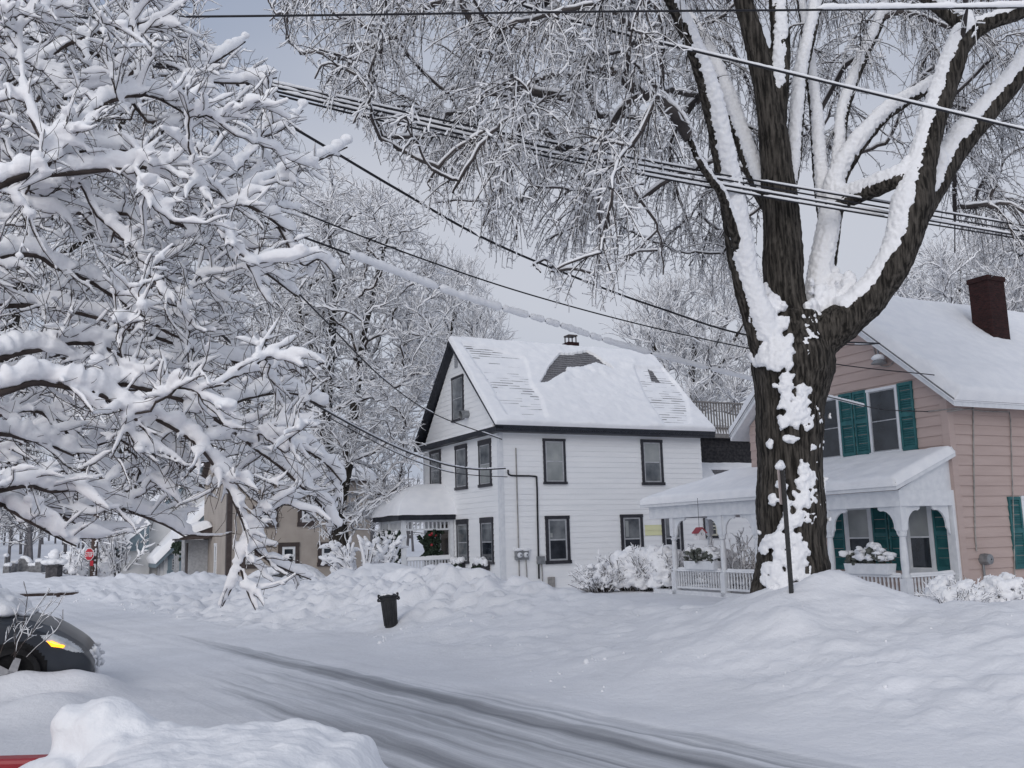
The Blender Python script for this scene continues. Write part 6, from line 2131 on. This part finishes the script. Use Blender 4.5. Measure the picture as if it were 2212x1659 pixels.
p = at(668, 1262, 37.0)
CT, cbvh = car('parked_car', 'pale car buried in snow up to its windows in front of the tan house', (p[0] + 1.7, p[1] - 0.2, -0.74), math.radians(4), CARPALE, LENS)
cc, rr = [], []
for _ in range(420):
    x, y = rg.uniform(-4.2, -0.03), rg.uniform(-0.72, 0.72)
    h = cbvh.ray_cast(Vector((x, y, 4)), Vector((0, 0, -1)))
    if h[0] is not None:
        cc.append(tuple(h[0] + Vector((0, 0, 0.05))))
        rr.append((rg.uniform(0.14, 0.22), rg.uniform(0.12, 0.2), rg.uniform(0.08, 0.12)))
s_ = mesh_np('car_snow', [blobs(cc, rr, rg)], SNOW, CT)
remesh(s_, 0.04, 3)


# ------------------------------------------------------------------ red car below the camera, buried under deep snow
def red_truck():
    base = np.array([-1.4, 2.1, 0.0])
    T = empty('buried_truck', base)
    tag(T, 'red vehicle under deep snow at the bottom left corner, only a strip of paint showing', 'vehicle')
    zt = 1.122
    y0, y1, xe = 1.30, 2.86, -0.50
    m = MB()
    m.box(-2.4, xe, y1 - 0.07, y1, 0.5, zt)
    m.box(-2.4, xe, y0, y0 + 0.07, 0.5, zt)
    m.box(xe - 0.06, xe, y0 + 0.07, y1 - 0.07, 0.5, zt - 0.005)
    m.box(-2.4, xe - 0.06, y0 + 0.07, y1 - 0.07, 0.5, 0.62)
    m.build('cargo_bed', RED, T, False, base, 0.012)
    m = MB()
    m.prism([(-2.42, y0, 0.4), (-2.42, y0, 1.1), (-2.6, y0, 1.55), (-3.6, y0, 1.58), (-4.2, y0, 1.12), (-5.3, y0, 1.02), (-5.45, y0, 0.5), (-5.4, y0, 0.38)], (0, y1 - y0, 0))
    m.build('cab', RED, T, False, base, 0.05)
    for x in (-1.3, -4.7):
        for y in (y0 + 0.03, y1 - 0.21):
            w = MB()
            w.tube([(x, y, 0.34), (x, y + 0.01, 0.34), (x, y + 0.17, 0.34), (x, y + 0.18, 0.34)], [0.26, 0.33, 0.33, 0.26], 22)
            w.build('wheel', TYRE, T, True, base)
    rg = np.random.default_rng(12)
    cc, rr = [], []
    for _ in range(1100):
        x, y = rg.uniform(-2.35, xe - 0.02), rg.uniform(y0 + 0.05, y1 - 0.03)
        bare = x < -1.0 - 0.22 * max(0.0, (y - 2.45) / 0.4) and y > 1.85
        if bare and y > y1 - 0.22:
            continue
        ex = min(1.0, (xe - x) / 0.10 + 0.1)
        cc.append((x, y, (zt - 0.045 + 0.035 * ex) if not bare else zt - 0.26))
        rr.append((0.11, 0.11, 0.06 + 0.03 * ex))
    for _ in range(420):                               # spilling over the end
        k, y = rg.uniform(0, 1), rg.uniform(y0, y1 - 0.02)
        cc.append((xe + 0.01 + 0.20 * k, y, zt - 0.03 - 0.55 * k ** 1.5))
        rr.append((0.08, 0.1, 0.09))
    for px, py, y, r in ((158, 1560, 2.8, .046), (160, 1577, 2.8, .052), (163, 1598, 2.8, .056), (168, 1620, 2.8, .064), (172, 1642, 2.88, .07), (150, 1636, 2.8, .045),
                         (205, 1548, 2.8, .045), (222, 1545, 2.8, .05), (240, 1560, 2.8, .065), (258, 1578, 2.8, .08), (278, 1598, 2.8, .085), (300, 1615, 2.88, .09), (225, 1590, 2.8, .09), (205, 1610, 2.8, .085), (330, 1630, 2.85, .09), (240, 1640, 2.8, .12), (355, 1612, 2.8, .06),
                         (95, 1676, 2.68, .035), (125, 1664, 2.68, .04), (60, 1690, 2.68, .04)):
        for _ in range(6):
            q = at(px + rg.normal(0, 4), py + rg.normal(0, 4), y + rg.normal(0, 0.02))
            cc.append(tuple(q))
            rr.append((r * rg.uniform(0.8, 1.1), r * rg.uniform(0.9, 1.2), r * rg.uniform(0.8, 1.1)))
    s = mesh_np('bed_snow', [blobs(cc, rr, rg, 0.1)], SNOW, T, True, base)
    remesh(s, 0.014, 5)
    d = s.modifiers.new('uneven', 'DISPLACE')
    tx = bpy.data.textures.new('uneven', 'CLOUDS')
    tx.noise_scale = 0.12
    d.texture = tx
    d.strength = 0.03


red_truck()


# ------------------------------------------------------------------ street furniture and small things
def trash_bin():
    b = ground_at(845, 1352, 0.12)
    zb = float(ground_z(b[0], b[1]))
    T = empty('trash_can', (b[0], b[1], zb - 0.03))
    T.rotation_euler = (math.radians(-3), math.radians(-4.5), 0.4)
    tag(T, 'black plastic trash can with snow in its lid, tilted in front of the snow bank', 'trash can')
    h = (1352 - 1283) / FPX * b[1] * 0.97
    r = 0.5 * 35 / FPX * b[1]
    m = MB()
    m.lathe([(r * 0.70, 0), (r * 0.74, 0.02), (r * 0.78, h * 0.2), (r * 0.80, h * 0.21), (r * 0.95, h * 0.86), (r * 1.04, h * 0.87), (r * 1.05, h * 0.93), (r * 1.0, h * 0.94), (r * 1.0, h * 0.97)], (0, 0, 0), 28)
    for k in range(14):
        a = k * 2 * math.pi / 14
        c, s = math.cos(a), math.sin(a)
        m.tube([(c * r * 0.785, s * r * 0.785, h * 0.08), (c * r * 0.93, s * r * 0.93, h * 0.82)], 0.008, 5)
    m.build('can', BLACK, T, True)
    l = MB()
    l.lathe([(r * 1.08, h * 0.95), (r * 1.1, h * 0.97), (r * 1.02, h * 1.0), (r * 0.8, h * 1.03), (r * 0.2, h * 1.04)], (0, 0, 0), 28)
    l.build('lid', BLACK, T, True)
    for sx in (-1, 1):
        hd = MB()
        hd.tube(catmull([(sx * r * 1.0, -0.07, h * 0.84), (sx * r * 1.22, -0.07, h * 0.86), (sx * r * 1.28, 0, h * 0.92), (sx * r * 1.22, 0.07, h * 0.86), (sx * r * 1.0, 0.07, h * 0.84)], 4), 0.014, 7)
        hd.tube(catmull([(sx * r * 1.08, 0, h * 0.92), (sx * r * 1.22, 0, h * 0.99), (sx * r * 1.2, 0, h * 1.04), (sx * r * 1.04, 0, h * 1.02)], 4), 0.016, 7)
        hd.build('handle', BLACK, T, True)
    cc = [(RNG.uniform(-0.8, 0.8) * r, RNG.uniform(-0.8, 0.8) * r, h * 1.03) for _ in range(34)]
    cc = [c for c in cc if math.hypot(c[0], c[1]) < r * 0.85]
    mesh_np('lid_snow', [blobs(cc, [(r * 0.25, r * 0.25, 0.03)] * len(cc))], SNOW, T)


trash_bin()

LETTERS = {'S': [[(1, .85), (.8, 1), (.2, 1), (0, .85), (0, .62), (.2, .53), (.8, .47), (1, .38), (1, .15), (.8, 0), (.2, 0), (0, .15)]],
           'T': [[(0, 1), (1, 1)], [(.5, 1), (.5, 0)]],
           'O': [[(.2, 0), (0, .2), (0, .8), (.2, 1), (.8, 1), (1, .8), (1, .2), (.8, 0), (.2, 0)]],
           'P': [[(0, 0), (0, 1), (.8, 1), (1, .85), (1, .62), (.8, .48), (0, .48)]]}


def stop_sign():
    Y = 54.0
    c = at(194.5, 1197.5, Y)
    zg = float(ground_z(c[0], c[1]))
    T = empty('stop_sign', (c[0], c[1], zg), math.radians(-22))
    tag(T, 'red octagonal STOP sign with white lettering at the far street corner', 'sign')
    R = 0.5 * 25.5 / FPX * Y / math.cos(math.pi / 8)
    z = c[2] - zg
    oc = lambda r, y: [(r * math.cos(math.pi / 8 + k * math.pi / 4), y, z + r * math.sin(math.pi / 8 + k * math.pi / 4)) for k in range(8)]
    m = MB()
    m.prism(oc(R, -0.06), (0, 0.015, 0))
    pl = m.build('border', SIGNWHITE, T)
    m = MB()
    m.prism(oc(R * 0.92, -0.066), (0, 0.004, 0))
    m.build('plate', SIGNRED, T)
    m = MB()
    w, h, g = R * 0.29, R * 0.62, R * 0.12
    x0 = -(4 * w + 3 * g) / 2
    for k, ch in enumerate('STOP'):
        for stroke in LETTERS[ch]:
            for (a, b), (c2, d) in zip(stroke[:-1], stroke[1:]):
                p, q = np.array([x0 + k * (w + g) + a * w, z - h / 2 + b * h]), np.array([x0 + k * (w + g) + c2 * w, z - h / 2 + d * h])
                t = nrm(q - p)
                nn = np.array([-t[1], t[0]]) * R * 0.05
                p, q = p - t * R * 0.04, q + t * R * 0.04
                m.prism([(p[0] + nn[0], -0.071, p[1] + nn[1]), (q[0] + nn[0], -0.071, q[1] + nn[1]), (q[0] - nn[0], -0.071, q[1] - nn[1]), (p[0] - nn[0], -0.071, p[1] - nn[1])], (0, 0.004, 0))
    m.build('lettering', SIGNWHITE, T)
    m = MB()
    m.box(R * 0.2, R * 0.85, -0.05, -0.035, z - R * 1.75, z - R * 0.95)
    m.build('lower_plate', SIGNRED, T)
    m = MB()
    m.box(-0.03, 0.03, -0.04, 0.02, -0.2, z + R * 0.7)
    m.build('post', METAL, T)


stop_sign()


def utility_pole():
    Y = 54.6
    b = at(201, 1256, Y)
    zg = float(ground_z(b[0], Y))
    top = at(202, 1060, Y)
    T = empty('utility_pole', (b[0], Y, zg))
    tag(T, 'brown wooden utility pole right behind the stop sign, snow stuck to its side', 'pole')
    m = MB()
    m.tube([(0, 0, -0.4), (0, 0, 2.0), (0.02, 0, top[2] - zg)], [0.2, 0.18, 0.13], 12)
    m.build('pole', POLEWOOD, T, True)
    m = MB()
    zt = top[2] - zg
    m.box(-1.1, 1.1, -0.2, -0.1, zt - 0.5, zt - 0.38)
    m.build('crossarm', POLEWOOD, T)
    rg = np.random.default_rng(2)
    cc = [(0.1 + rg.normal(0, 0.05), -0.12, rg.uniform(0.2, 3.0)) for _ in range(36)]
    mesh_np('pole_snow', [blobs(cc, rg.uniform(0.03, 0.09, (36, 3)), rg)], SNOW, T)


utility_pole()


def parking_sign():
    p0, p1 = ground_at(1712, 1312, 0.72), None
    Y = float(p0[1])
    top = at(1694, 1012, Y)
    bot = np.array([p0[0], Y, float(ground_z(p0[0], Y)) - 0.25])
    T = empty('street_sign', bot, math.radians(62))
    tag(T, 'faded street sign seen nearly edge-on, on a dark perforated post before the big trunk', 'sign')
    h = top[2] - bot[2]
    m = MB()
    w = 0.026
    n = int(h / 0.05)
    # perforated square post: two channel walls and the webs between its holes
    m.box(-w, -w + 0.006, -w, w, 0, h)
    m.box(w - 0.006, w, -w, w, 0, h)
    for k in range(n):
        z = k * 0.05
        m.box(-w + 0.006, w - 0.006, -w, -w + 0.006, z, z + 0.034)
        m.box(-w + 0.006, w - 0.006, w - 0.006, w, z, z + 0.034)
    m.box(-w + 0.006, w - 0.006, -w + 0.007, w - 0.007, 0, h)
    m.build('post', BLACK, T)
    m = MB()
    m.box(-0.15, 0.15, w + 0.004, w + 0.010, h - 0.47, h - 0.02)
    pl = m.build('plate', FADED, T)
    m = MB()
    for z0, z1, x0, x1 in ((h - 0.12, h - 0.07, -0.11, 0.11), (h - 0.2, h - 0.16, -0.12, 0.10), (h - 0.27, h - 0.23, -0.09, 0.12), (h - 0.43, h - 0.40, -0.08, 0.08)):
        x = x0
        while x < x1:
            m.box(x, min(x + 0.022, x1), w + 0.010, w + 0.0115, z0, z1)
            x += 0.034
    m.build('lettering', SIGNRED, T)
    mesh_np('sign_snow', [blobs([(0.0, w, h + 0.04), (0.06, w, h + 0.03), (-0.07, w, h + 0.03)], [(0.09, 0.06, 0.07), (0.07, 0.05, 0.05), (0.07, 0.05, 0.05)])], SNOW, T)


parking_sign()


def birdhouse():
    y0 = 0.6
    p = at(2089 / 3072 * 2212 + 590, 1183, 30)
    c = to_world(np.array([-0.52, 34, 0]), np.array([0, 0, 0]))
    q = plane_hit(1512, 1183, np.array([-0.52, 34.0, 0.0]), (0, 1, 0), (0, -3.0, 0))
    w = to_world(np.array([-0.52, 34.0, 0.0]), q)
    # hangs from the porch of the pink house on a cord
    Y = 24.6
    w = at(1511, 1152, Y)
    T = empty('birdhouse', w, HA)
    tag(T, 'little white birdhouse with a red roof hanging under the porch eave', 'birdhouse')
    s = 0.105
    m = MB()
    m.prism([(-s, -s, -0.17), (s, -s, -0.17), (s, -s, 0.02), (0, -s, 0.13), (-s, -s, 0.02)], (0, 2 * s, 0))
    b = m.build('box', SIGNWHITE, T)
    m = MB()
    for sg in (-1, 1):
        m.prism([(0, -s - 0.03, 0.13), (sg * (s + 0.04), -s - 0.03, -0.005), (sg * (s + 0.04), -s - 0.03, 0.015), (0, -s - 0.03, 0.155)], (0, 2 * s + 0.06, 0))
    m.build('roof', RED, T)
    m = MB()
    m.tube([(-0.0, -s - 0.002, -0.02), (0, -s - 0.012, -0.02)], [0.035, 0.03], 12)
    m.tube([(-s - 0.002, 0, -0.02), (-s - 0.012, 0, -0.02)], [0.035, 0.03], 12)
    m.build('entrance_hole', BLACK, T)
    m = MB()
    m.tube([(0, 0, 0.15), (0, 0, 0.9)], 0.006, 5)
    m.build('cord', WIRE, T)


birdhouse()


def pillar():
    Y = 52.0
    b = at(116, 1252, Y)
    zg = float(ground_z(b[0], Y))
    T = empty('gate_pillar', (b[0], Y, zg))
    tag(T, 'dark stone gate pillar with a tall cap of snow at the cemetery edge', 'pillar')
    m = MB()
    w = 0.5 * 25 / FPX * Y
    h = at(116, 1219, Y)[2] - zg
    m.box(-w, w, -w, w, -0.4, h - 0.12)
    m.box(-w * 1.15, w * 1.15, -w * 1.15, w * 1.15, h - 0.12, h)
    m.build('shaft', DARKSTONE, T, bevel=0.02)
    m = MB()
    m.lathe([(w * 1.2, 0), (w * 0.9, 0.1), (0.14, 0.18), (0.14, 0.26), (0.24, 0.36), (0.26, 0.48), (0.18, 0.6), (0.03, 0.66)], (0, 0, h), 14)
    m.build('ball_finial', DARKSTONE, T, True)
    cc = [(RNG.normal(0, 0.2), RNG.normal(0, 0.2), h + 0.12) for _ in range(20)] + [(0, 0, h + 0.55), (0.05, -0.05, h + 0.62), (-0.08, 0, h + 0.5), (0, -0.1, h + 0.42)]
    mesh_np('cap_snow', [blobs(cc, [(0.26, 0.26, 0.16)] * 20 + [(0.26, 0.26, 0.2)] * 4)], SNOW, T)


pillar()


def gravestones():
    rg = np.random.default_rng(9)
    specs = [(48, 1231, 30, 26, 'round', 'round-shouldered grey gravestone under a thick arch of snow'),
             (82, 1227, 15, 13, 'slab', 'small dark gravestone with a snow cushion left of the gate pillar'),
             (70, 1230, 16, 8, 'slab', 'low flat-topped gravestone between the two taller ones'),
             (96, 1231, 12, 11, 'slab', 'squat gravestone nearest the gate pillar'),
             (12, 1241, 14, 9, 'slab', 'low grey gravestone at the far left edge'),
             (80, 1240, 26, 7, 'slab', 'long low snow-covered grave slab in front of the others'),
             (10, 1226, 5, 24, 'obelisk', 'thin pale obelisk gravestone at the left edge'),
             (28, 1226, 9, 9, 'slab', 'tiny gravestone beside the arched one'),
             (216, 1232, 16, 8, 'slab', 'pale gravestone right of the stop sign post')]
    for px, py, w, h, k, lab in specs:
        Y = 66.0 + rg.uniform(-3, 3)
        b = at(px, py, Y)
        zg = float(ground_z(b[0], Y))
        T = empty('gravestone', (b[0], Y, zg), rg.uniform(-0.3, 0.3))
        tag(T, lab, 'gravestone', 'gravestones in the cemetery')
        W = w / FPX * Y / 2
        top = max(at(px, py - h, Y)[2] - zg, 0.45)
        m = MB()
        if k == 'round':
            pts = [(-W, 0, -0.3), (W, 0, -0.3), (W, 0, top * 0.6)] + [(W * math.cos(a), 0, top * 0.6 + top * 0.4 * math.sin(a)) for a in np.linspace(0.3, math.pi - 0.3, 8)] + [(-W, 0, top * 0.6)]
            m.prism(pts, (0, 0.25, 0))
        elif k == 'obelisk':
            m.prism([(-W, 0, -0.3), (W, 0, -0.3), (W * 0.6, 0, top * 0.92), (0, 0, top), (-W * 0.6, 0, top * 0.92)], (0, 0.2, 0))
        else:
            m.prism([(-W, 0, -0.3), (W, 0, -0.3), (W, 0, top * 0.94), (W * 0.9, 0, top), (-W * 0.9, 0, top), (-W, 0, top * 0.94)], (0, 0.28, 0))
        m.build('stone', STONE, T, bevel=0.015)
        n = 14
        xs = rg.uniform(-W, W, n)
        zz = top + (0.05 if k != 'round' else 0) - (0 if k != 'round' else 1) * top * 0.35 * (xs / W) ** 2 + 0.03
        mesh_np('stone_snow', [blobs(np.stack([xs, np.full(n, 0.13), zz], -1), [(max(0.08, W * 0.35), 0.2, 0.12)] * n, rg)], SNOW, T)


gravestones()


def rail_fence():
    a, b = at(4, 1287, 33.0), at(168, 1282, 36.0)
    T = empty('wooden_barrier', (a[0], a[1], float(ground_z(a[0], a[1]))))
    tag(T, 'long weathered wooden bar almost buried in the snow at the left', 'barrier')
    q = nrm(b - a)
    a = a - q * 1.5
    P = np.linspace(a, b, 24)
    P[:, 2] = np.linspace(P[0, 2], P[-1, 2], 24)
    m = MB()
    m.tube(P, 0.055, 8)
    m.build('rail', POLEWOOD, T, True, T.location)
    for f in (0.25, 0.8):
        c = a + (b - a) * f
        pm = MB()
        pm.box(c[0] - 0.05, c[0] + 0.05, c[1] + 0.06, c[1] + 0.16, -0.4, c[2] + 0.02)
        pm.build('post', POLEWOOD, T, False, T.location)
    w = 0.05 * (0.6 + 0.5 * RNG.random(24))
    mesh_np('rail_snow', [cap(*snow_tubes(P[None], w[None], w[None], np.full((1, 24), 0.075), 8), 8)], SNOW, T, True, T.location)


rail_fence()


# ------------------------------------------------------------------ bushes
def bush(name, label, cx, y, w, d, h, seed, nstem=60, snowk=1.0, twig_r=0.006, lumps=120, lump=(0.07, 0.16), stems_up=0.4, group=None, mat=None, cat='bush', z0=None, shell=0.75, low=0.35):
    rg = np.random.default_rng(seed)
    zg = float(ground_z(cx, y)) if z0 is None else z0
    base = np.array([cx, y, zg])
    T = empty(name, base)
    tag(T, label, cat, group)
    a = rg.uniform(0, 6.28, nstem)
    r = np.sqrt(rg.uniform(0, 1, nstem)) * 0.6
    b = base + np.stack([np.cos(a) * r * w / 2, np.sin(a) * r * d / 2, np.full(nstem, -0.1)], -1)
    dr = np.stack([np.cos(a) * w / 2 * 0.8, np.sin(a) * d / 2 * 0.8, np.full(nstem, h)], -1) + rg.normal(0, 0.2, (nstem, 3))
    Q = twigs(b, dr, h * rg.uniform(0.7, 1.15, nstem), rg, 6, (0, 0, -0.05), 0.15)
    bk = [tubes(Q, np.linspace(twig_r * 1.8, twig_r, 6)[None].repeat(nstem, 0), 4)]
    p, dd = pick(Q, 8, rg, 0.15, 1.0)
    n = len(p)
    U = twigs(p, nrm(dd + rg.normal(0, 0.7, (n, 3)) + np.array([0, 0, 0.2])), rg.uniform(0.15, 0.4, n) * h * 0.6, rg, 4, (0, 0, 0), 0.2)
    bk.append(tubes(U, np.linspace(twig_r * 0.9, twig_r * 0.5, 4)[None].repeat(n, 0), 3))
    w_ = np.linspace(twig_r * 3.4, twig_r * 2, 4)[None] * rg.uniform(0.3, 1.4, (n, 1)) * snowk
    sn = [snow_tubes(U, w_, w_, w_ * 0.8, 5, (0, -0.1, 0), 0.4, rg)]
    w_ = np.linspace(twig_r * 2.4, twig_r * 2.6, 6)[None] * rg.uniform(0.2, 1.1, (nstem, 1)) * snowk
    sn.append(snow_tubes(Q, w_, w_, w_ * 0.8, 5, (-0.3, -0.4, 0), 0.4, rg))
    if lumps:
        th = rg.uniform(0, 6.28, lumps)
        ph = np.arcsin(rg.uniform(-0.1, 1, lumps) ** 1.0 * (1 - low) + low * rg.uniform(0, 1, lumps))
        k = rg.uniform(shell, 1.02, lumps)
        C = base + np.stack([np.cos(th) * np.cos(ph) * w / 2 * k, np.sin(th) * np.cos(ph) * d / 2 * k, np.sin(ph) * h * k], -1)
        rr = rg.uniform(*lump, (lumps, 1)) * np.array([1.15, 1.15, 0.8]) * (0.55 + 0.6 * np.sin(np.maximum(ph, 0.05))[:, None])
        big = mesh_np('bush_snow', [blobs(C, rr, rg, 0.25)], SNOWT, T, True, base)
        remesh(big, max(0.018, 0.0011 * y), 2)
        dd_ = big.modifiers.new('uneven', 'DISPLACE')
        tx_ = bpy.data.textures.new('uneven', 'CLOUDS')
        tx_.noise_scale = 0.09
        dd_.texture = tx_
        dd_.strength = 0.05
    mesh_np('stems', bk, mat or TWIG, T, True, base)
    mesh_np('twig_snow', sn, SNOWT, T, True, base)
    return T


def bush_px(name, label, px0, px1, pytop, pybot, Y, depth, seed, **k):
    a, b = at(px0, pybot, Y), at(px1, pybot, Y)
    zb = a[2]
    zt = at((px0 + px1) / 2, pytop, Y)[2]
    return bush(name, label, (a[0] + b[0]) / 2, Y, b[0] - a[0], depth, zt - zb, seed, z0=zb, **k)


GB = 'snow-loaded shrubs by the pink house porch'
bush_px('snowy_bush', 'rounded shrub loaded with snow in front of the porch railing at the right', 2003, 2118, 1242, 1316, 19.3, 1.1, 61, lumps=230, lump=(0.05, 0.12), nstem=90, group=GB, low=0.25)
bush_px('snowy_bush', 'shrub loaded with snow at the right edge, by the electric meter', 2112, 2230, 1240, 1306, 20.2, 1.1, 62, lumps=200, lump=(0.06, 0.14), nstem=80, group=GB, low=0.25)
GW = 'shrubs along the white house wall'
bush_px('snowy_bush', 'twiggy lower shrub at the left end of the row along the white house wall', 1250, 1345, 1212, 1272, 31.5, 1.3, 63, lumps=150, lump=(0.05, 0.13), nstem=110, twig_r=0.009, group=GW)
bush_px('snowy_bush', 'big puffy white shrub under the middle window of the white house', 1312, 1444, 1180, 1270, 31.8, 1.8, 64, lumps=420, lump=(0.10, 0.24), nstem=90, twig_r=0.009, group=GW, low=0.3)
bush_px('snowy_bush', 'puffy white shrub just left of the outermost porch post', 1390, 1486, 1178, 1266, 31.0, 1.8, 65, lumps=300, lump=(0.10, 0.24), nstem=90, twig_r=0.009, group=GW, low=0.3)
bush_px('snowy_bush', 'domed white shrub seen between the first two porch posts', 1540, 1592, 1192, 1262, 30.0, 1.4, 66, lumps=220, lump=(0.1, 0.2), nstem=60, twig_r=0.009, group=GW)
bush_px('bare_bush', 'thin bare shrub beside the big trunk, seen between the porch posts', 1575, 1640, 1150, 1262, 28.5, 1.0, 67, lumps=0, nstem=30, twig_r=0.006, snowk=0.9)
bush_px('bare_bush', 'bare snow-coated shrub with upright stems left of the white house porch', 735, 838, 1160, 1262, 28.5, 1.4, 68, lumps=0, nstem=34, twig_r=0.013, snowk=2.0)
bush_px('small_evergreen', 'tiny snow-capped evergreen below the left flower box of the white house', 975, 1008, 1225, 1252, 31.5, 0.5, 69, lumps=50, lump=(0.05, 0.1), nstem=30, mat=GREEN, cat='shrub')
GC = 'frosted bushes at the street corner'
bush_px('snowy_bush', 'wide frosted bush between the gate pillar and the stop sign', 126, 200, 1186, 1252, 60, 3.0, 70, lumps=200, lump=(0.12, 0.3), nstem=120, twig_r=0.016, group=GC, mat=GREYTWIG)
bush_px('snowy_bush', 'tall frosted bush right of the stop sign, against the pale grey house', 225, 292, 1130, 1256, 57, 3.0, 71, lumps=160, lump=(0.1, 0.25), nstem=140, twig_r=0.018, group=GC, mat=GREYTWIG)
bush_px('snowy_bush', 'low white bush at the foot of the stop sign', 205, 245, 1212, 1254, 56, 2.0, 72, lumps=120, lump=(0.12, 0.26), nstem=40, twig_r=0.014, group=GC, mat=GREYTWIG)
bush_px('twiggy_bush', 'sparse bare twigs standing in the snow at the left edge, before the dark car', -70, 110, 1240, 1400, 9.3, 0.7, 73, lumps=0, nstem=7, twig_r=0.003, snowk=0.45, shell=0.3)


# ------------------------------------------------------------------ overhead wires
def wire(label, pts, r, snow=0.0, snowcut=None, patchy=0.0, seed=0, group='overhead wires', wrap=False, name='overhead_wire'):
    rg = np.random.default_rng(seed + 100)
    P = catmull([at(*p) for p in pts], 24)
    base = P[0]
    m = MB()
    m.tube(P, r, 6)
    if snow <= 0:
        o = m.build(name, WIRE, None, True, base)
        o.location = tuple(base)
        return tag(o, label, 'power line', group)
    T = empty(name, base)
    tag(T, label, 'power line', group)
    m.build('cable', WIRE, T, True, base)
    P2 = catmull(P[::4], 12)
    if snowcut is not None:
        px, _ = project(P2)
        P2 = P2[(px > snowcut[0]) & (px < snowcut[1])]
    n = len(P2)
    runs, cur = [], [0]
    i = 0
    while i < n - 3:
        L = int(rg.uniform(10, 60)) if patchy else n
        j = min(n, i + L)
        if rg.random() > patchy and j - i > 3:
            runs.append((i, j))
        i = j
    parts = []
    for a, b in runs:
        Q = P2[a:b]
        k = np.arange(a, b)
        w = snow * (1 + 0.16 * fbm(k * 0.25, seed, 1, 2) + 0.05 * rg.normal(0, 1, b - a))
        w[:2] *= 0.6
        w[-2:] *= 0.6
        parts.append(cap(*snow_tubes(Q[None], w[None] * 0.85, w[None], np.full((1, b - a), 1.0) * ((0.25 * w[None]) if wrap else (r + w[None] * 0.62)), 9, (0, 0, 0), 0.05, rg), 9))
    if parts:
        mesh_np('cable_snow', parts, SNOWT, T, True, base)
    return T


wire('top wire crossing the whole picture, thickly snowed at its right end', [(-200, 44, 9.0), (0, 40, 9.0), (600, 34, 9.0), (1300, 25, 9.2), (1800, 21, 9.4), (2300, 15, 9.6)], 0.012, 0.034, (1765, 2400), 0, 1)
wire('snow-lined wire slanting from the top centre down to the right edge', [(900, -60, 10.0), (1090, 0, 10.2), (1300, 62, 10.5), (1700, 158, 11), (2212, 281, 11.6), (2400, 326, 11.8)], 0.014, 0.019, None, 0, 2)
B = [((-200, 5), (0, 50), (440, 148), (800, 226), (1200, 310), (1700, 402), (2212, 488), (2400, 518)),
     ((-200, 12), (0, 60), (440, 154), (800, 236), (1200, 322), (1700, 412), (2212, 500), (2400, 530)),
     ((-200, 18), (0, 66), (440, 160), (800, 246), (1200, 333), (1700, 424), (2212, 511), (2400, 540)),
     ((-200, 22), (0, 72), (440, 166), (800, 255), (1200, 342), (1700, 434), (2212, 517), (2400, 548))]
for k, b in enumerate(B):
    ys = (8.4, 8.8, 9.8, 10.8, 12.0, 13.6, 15.4, 16.2)
    wire(('topmost', 'second', 'third', 'lowest')[k] + ' of the four parallel snowy cables crossing in front of the big tree', [(x, y, d) for (x, y), d in zip(b, ys)], 0.014, 0.020 if k in (0, 1) else 0.022, None, 0.12 if k == 0 else 0.3, 3 + k)
wire('black twisted cable sagging from the upper left to the big trunk', [(470, 175, 11.0), (560, 232, 11.4), (700, 315, 12.0), (860, 410, 12.8), (1040, 512, 13.8), (1220, 590, 15.0), (1420, 664, 16.6), (1640, 728, 18.4), (1900, 742, 21.6)], 0.020, 0, None, 0, 8)
wire('thin black wire below the twisted cable, running towards the pink house gable', [(480, 380, 11.5), (660, 462, 12.2), (920, 562, 13.6), (1150, 638, 15.2), (1400, 705, 17.4), (1640, 757, 19.6), (1830, 790, 21.2), (2018, 810, 22.3)], 0.013, 0, None, 0, 9)
wire('heavily snowed wire like a white rope, sloping down past the white house ridge', [(540, 470, 8.2), (755, 549, 9.2), (1000, 640, 10.8), (1200, 700, 12.4), (1350, 748, 14.0), (1620, 818, 17.2), (1800, 860, 19.6), (1905, 884, 21.0), (2004, 889, 22.2)], 0.012, 0.046, (752, 1640), 0.02, 10, wrap=True)
wire('snowy end of the white rope-like wire where it reaches the pink house', [(1790, 857, 19.5), (1830, 867, 20.1), (1866, 876, 20.6)], 0.012, 0.036, None, 0, 11, wrap=True)
wire('service wire dropping from the near branches to the corner of the white house', [(470, 480, 14.0), (600, 590, 17.0), (700, 690, 20.0), (830, 820, 25.0), (940, 895, 30.0), (1084, 949, 33.7)], 0.018, 0.02, (820, 1084), 0.35, 12)
wire('snowy double service cable sagging to the side of the white house', [(440, 690, 14.0), (560, 790, 17.0), (700, 885, 21.5), (860, 968, 27.0), (960, 1003, 30.5), (1030, 1014, 32.6), (1092, 1012, 33.6)], 0.022, 0.024, (700, 1092), 0.1, 13)
wire('thin lower service wire just beneath the snowy double cable', [(650, 870, 19.5), (860, 980, 27.0), (960, 1017, 30.5), (1030, 1027, 32.6), (1096, 1030, 33.6)], 0.014, 0.018, (700, 1040), 0.4, 14)
wire('pair of dark wires seen through the branches at the left, upper one', [(-100, 300, 12), (65, 391, 13.5), (180, 480, 16), (300, 570, 19)], 0.016, 0, None, 0, 15)
wire('pair of dark wires seen through the branches at the left, lower one', [(-100, 312, 12), (58, 398, 13.5), (172, 486, 16), (290, 580, 19)], 0.016, 0, None, 0, 16)
wire('snow-dotted lead looping under the pink gable to the small lamp', [(1800, 744, 21.3), (1860, 745, 21.9), (1890, 743, 22.6)], 0.014, 0.016, None, 0.3, 17)
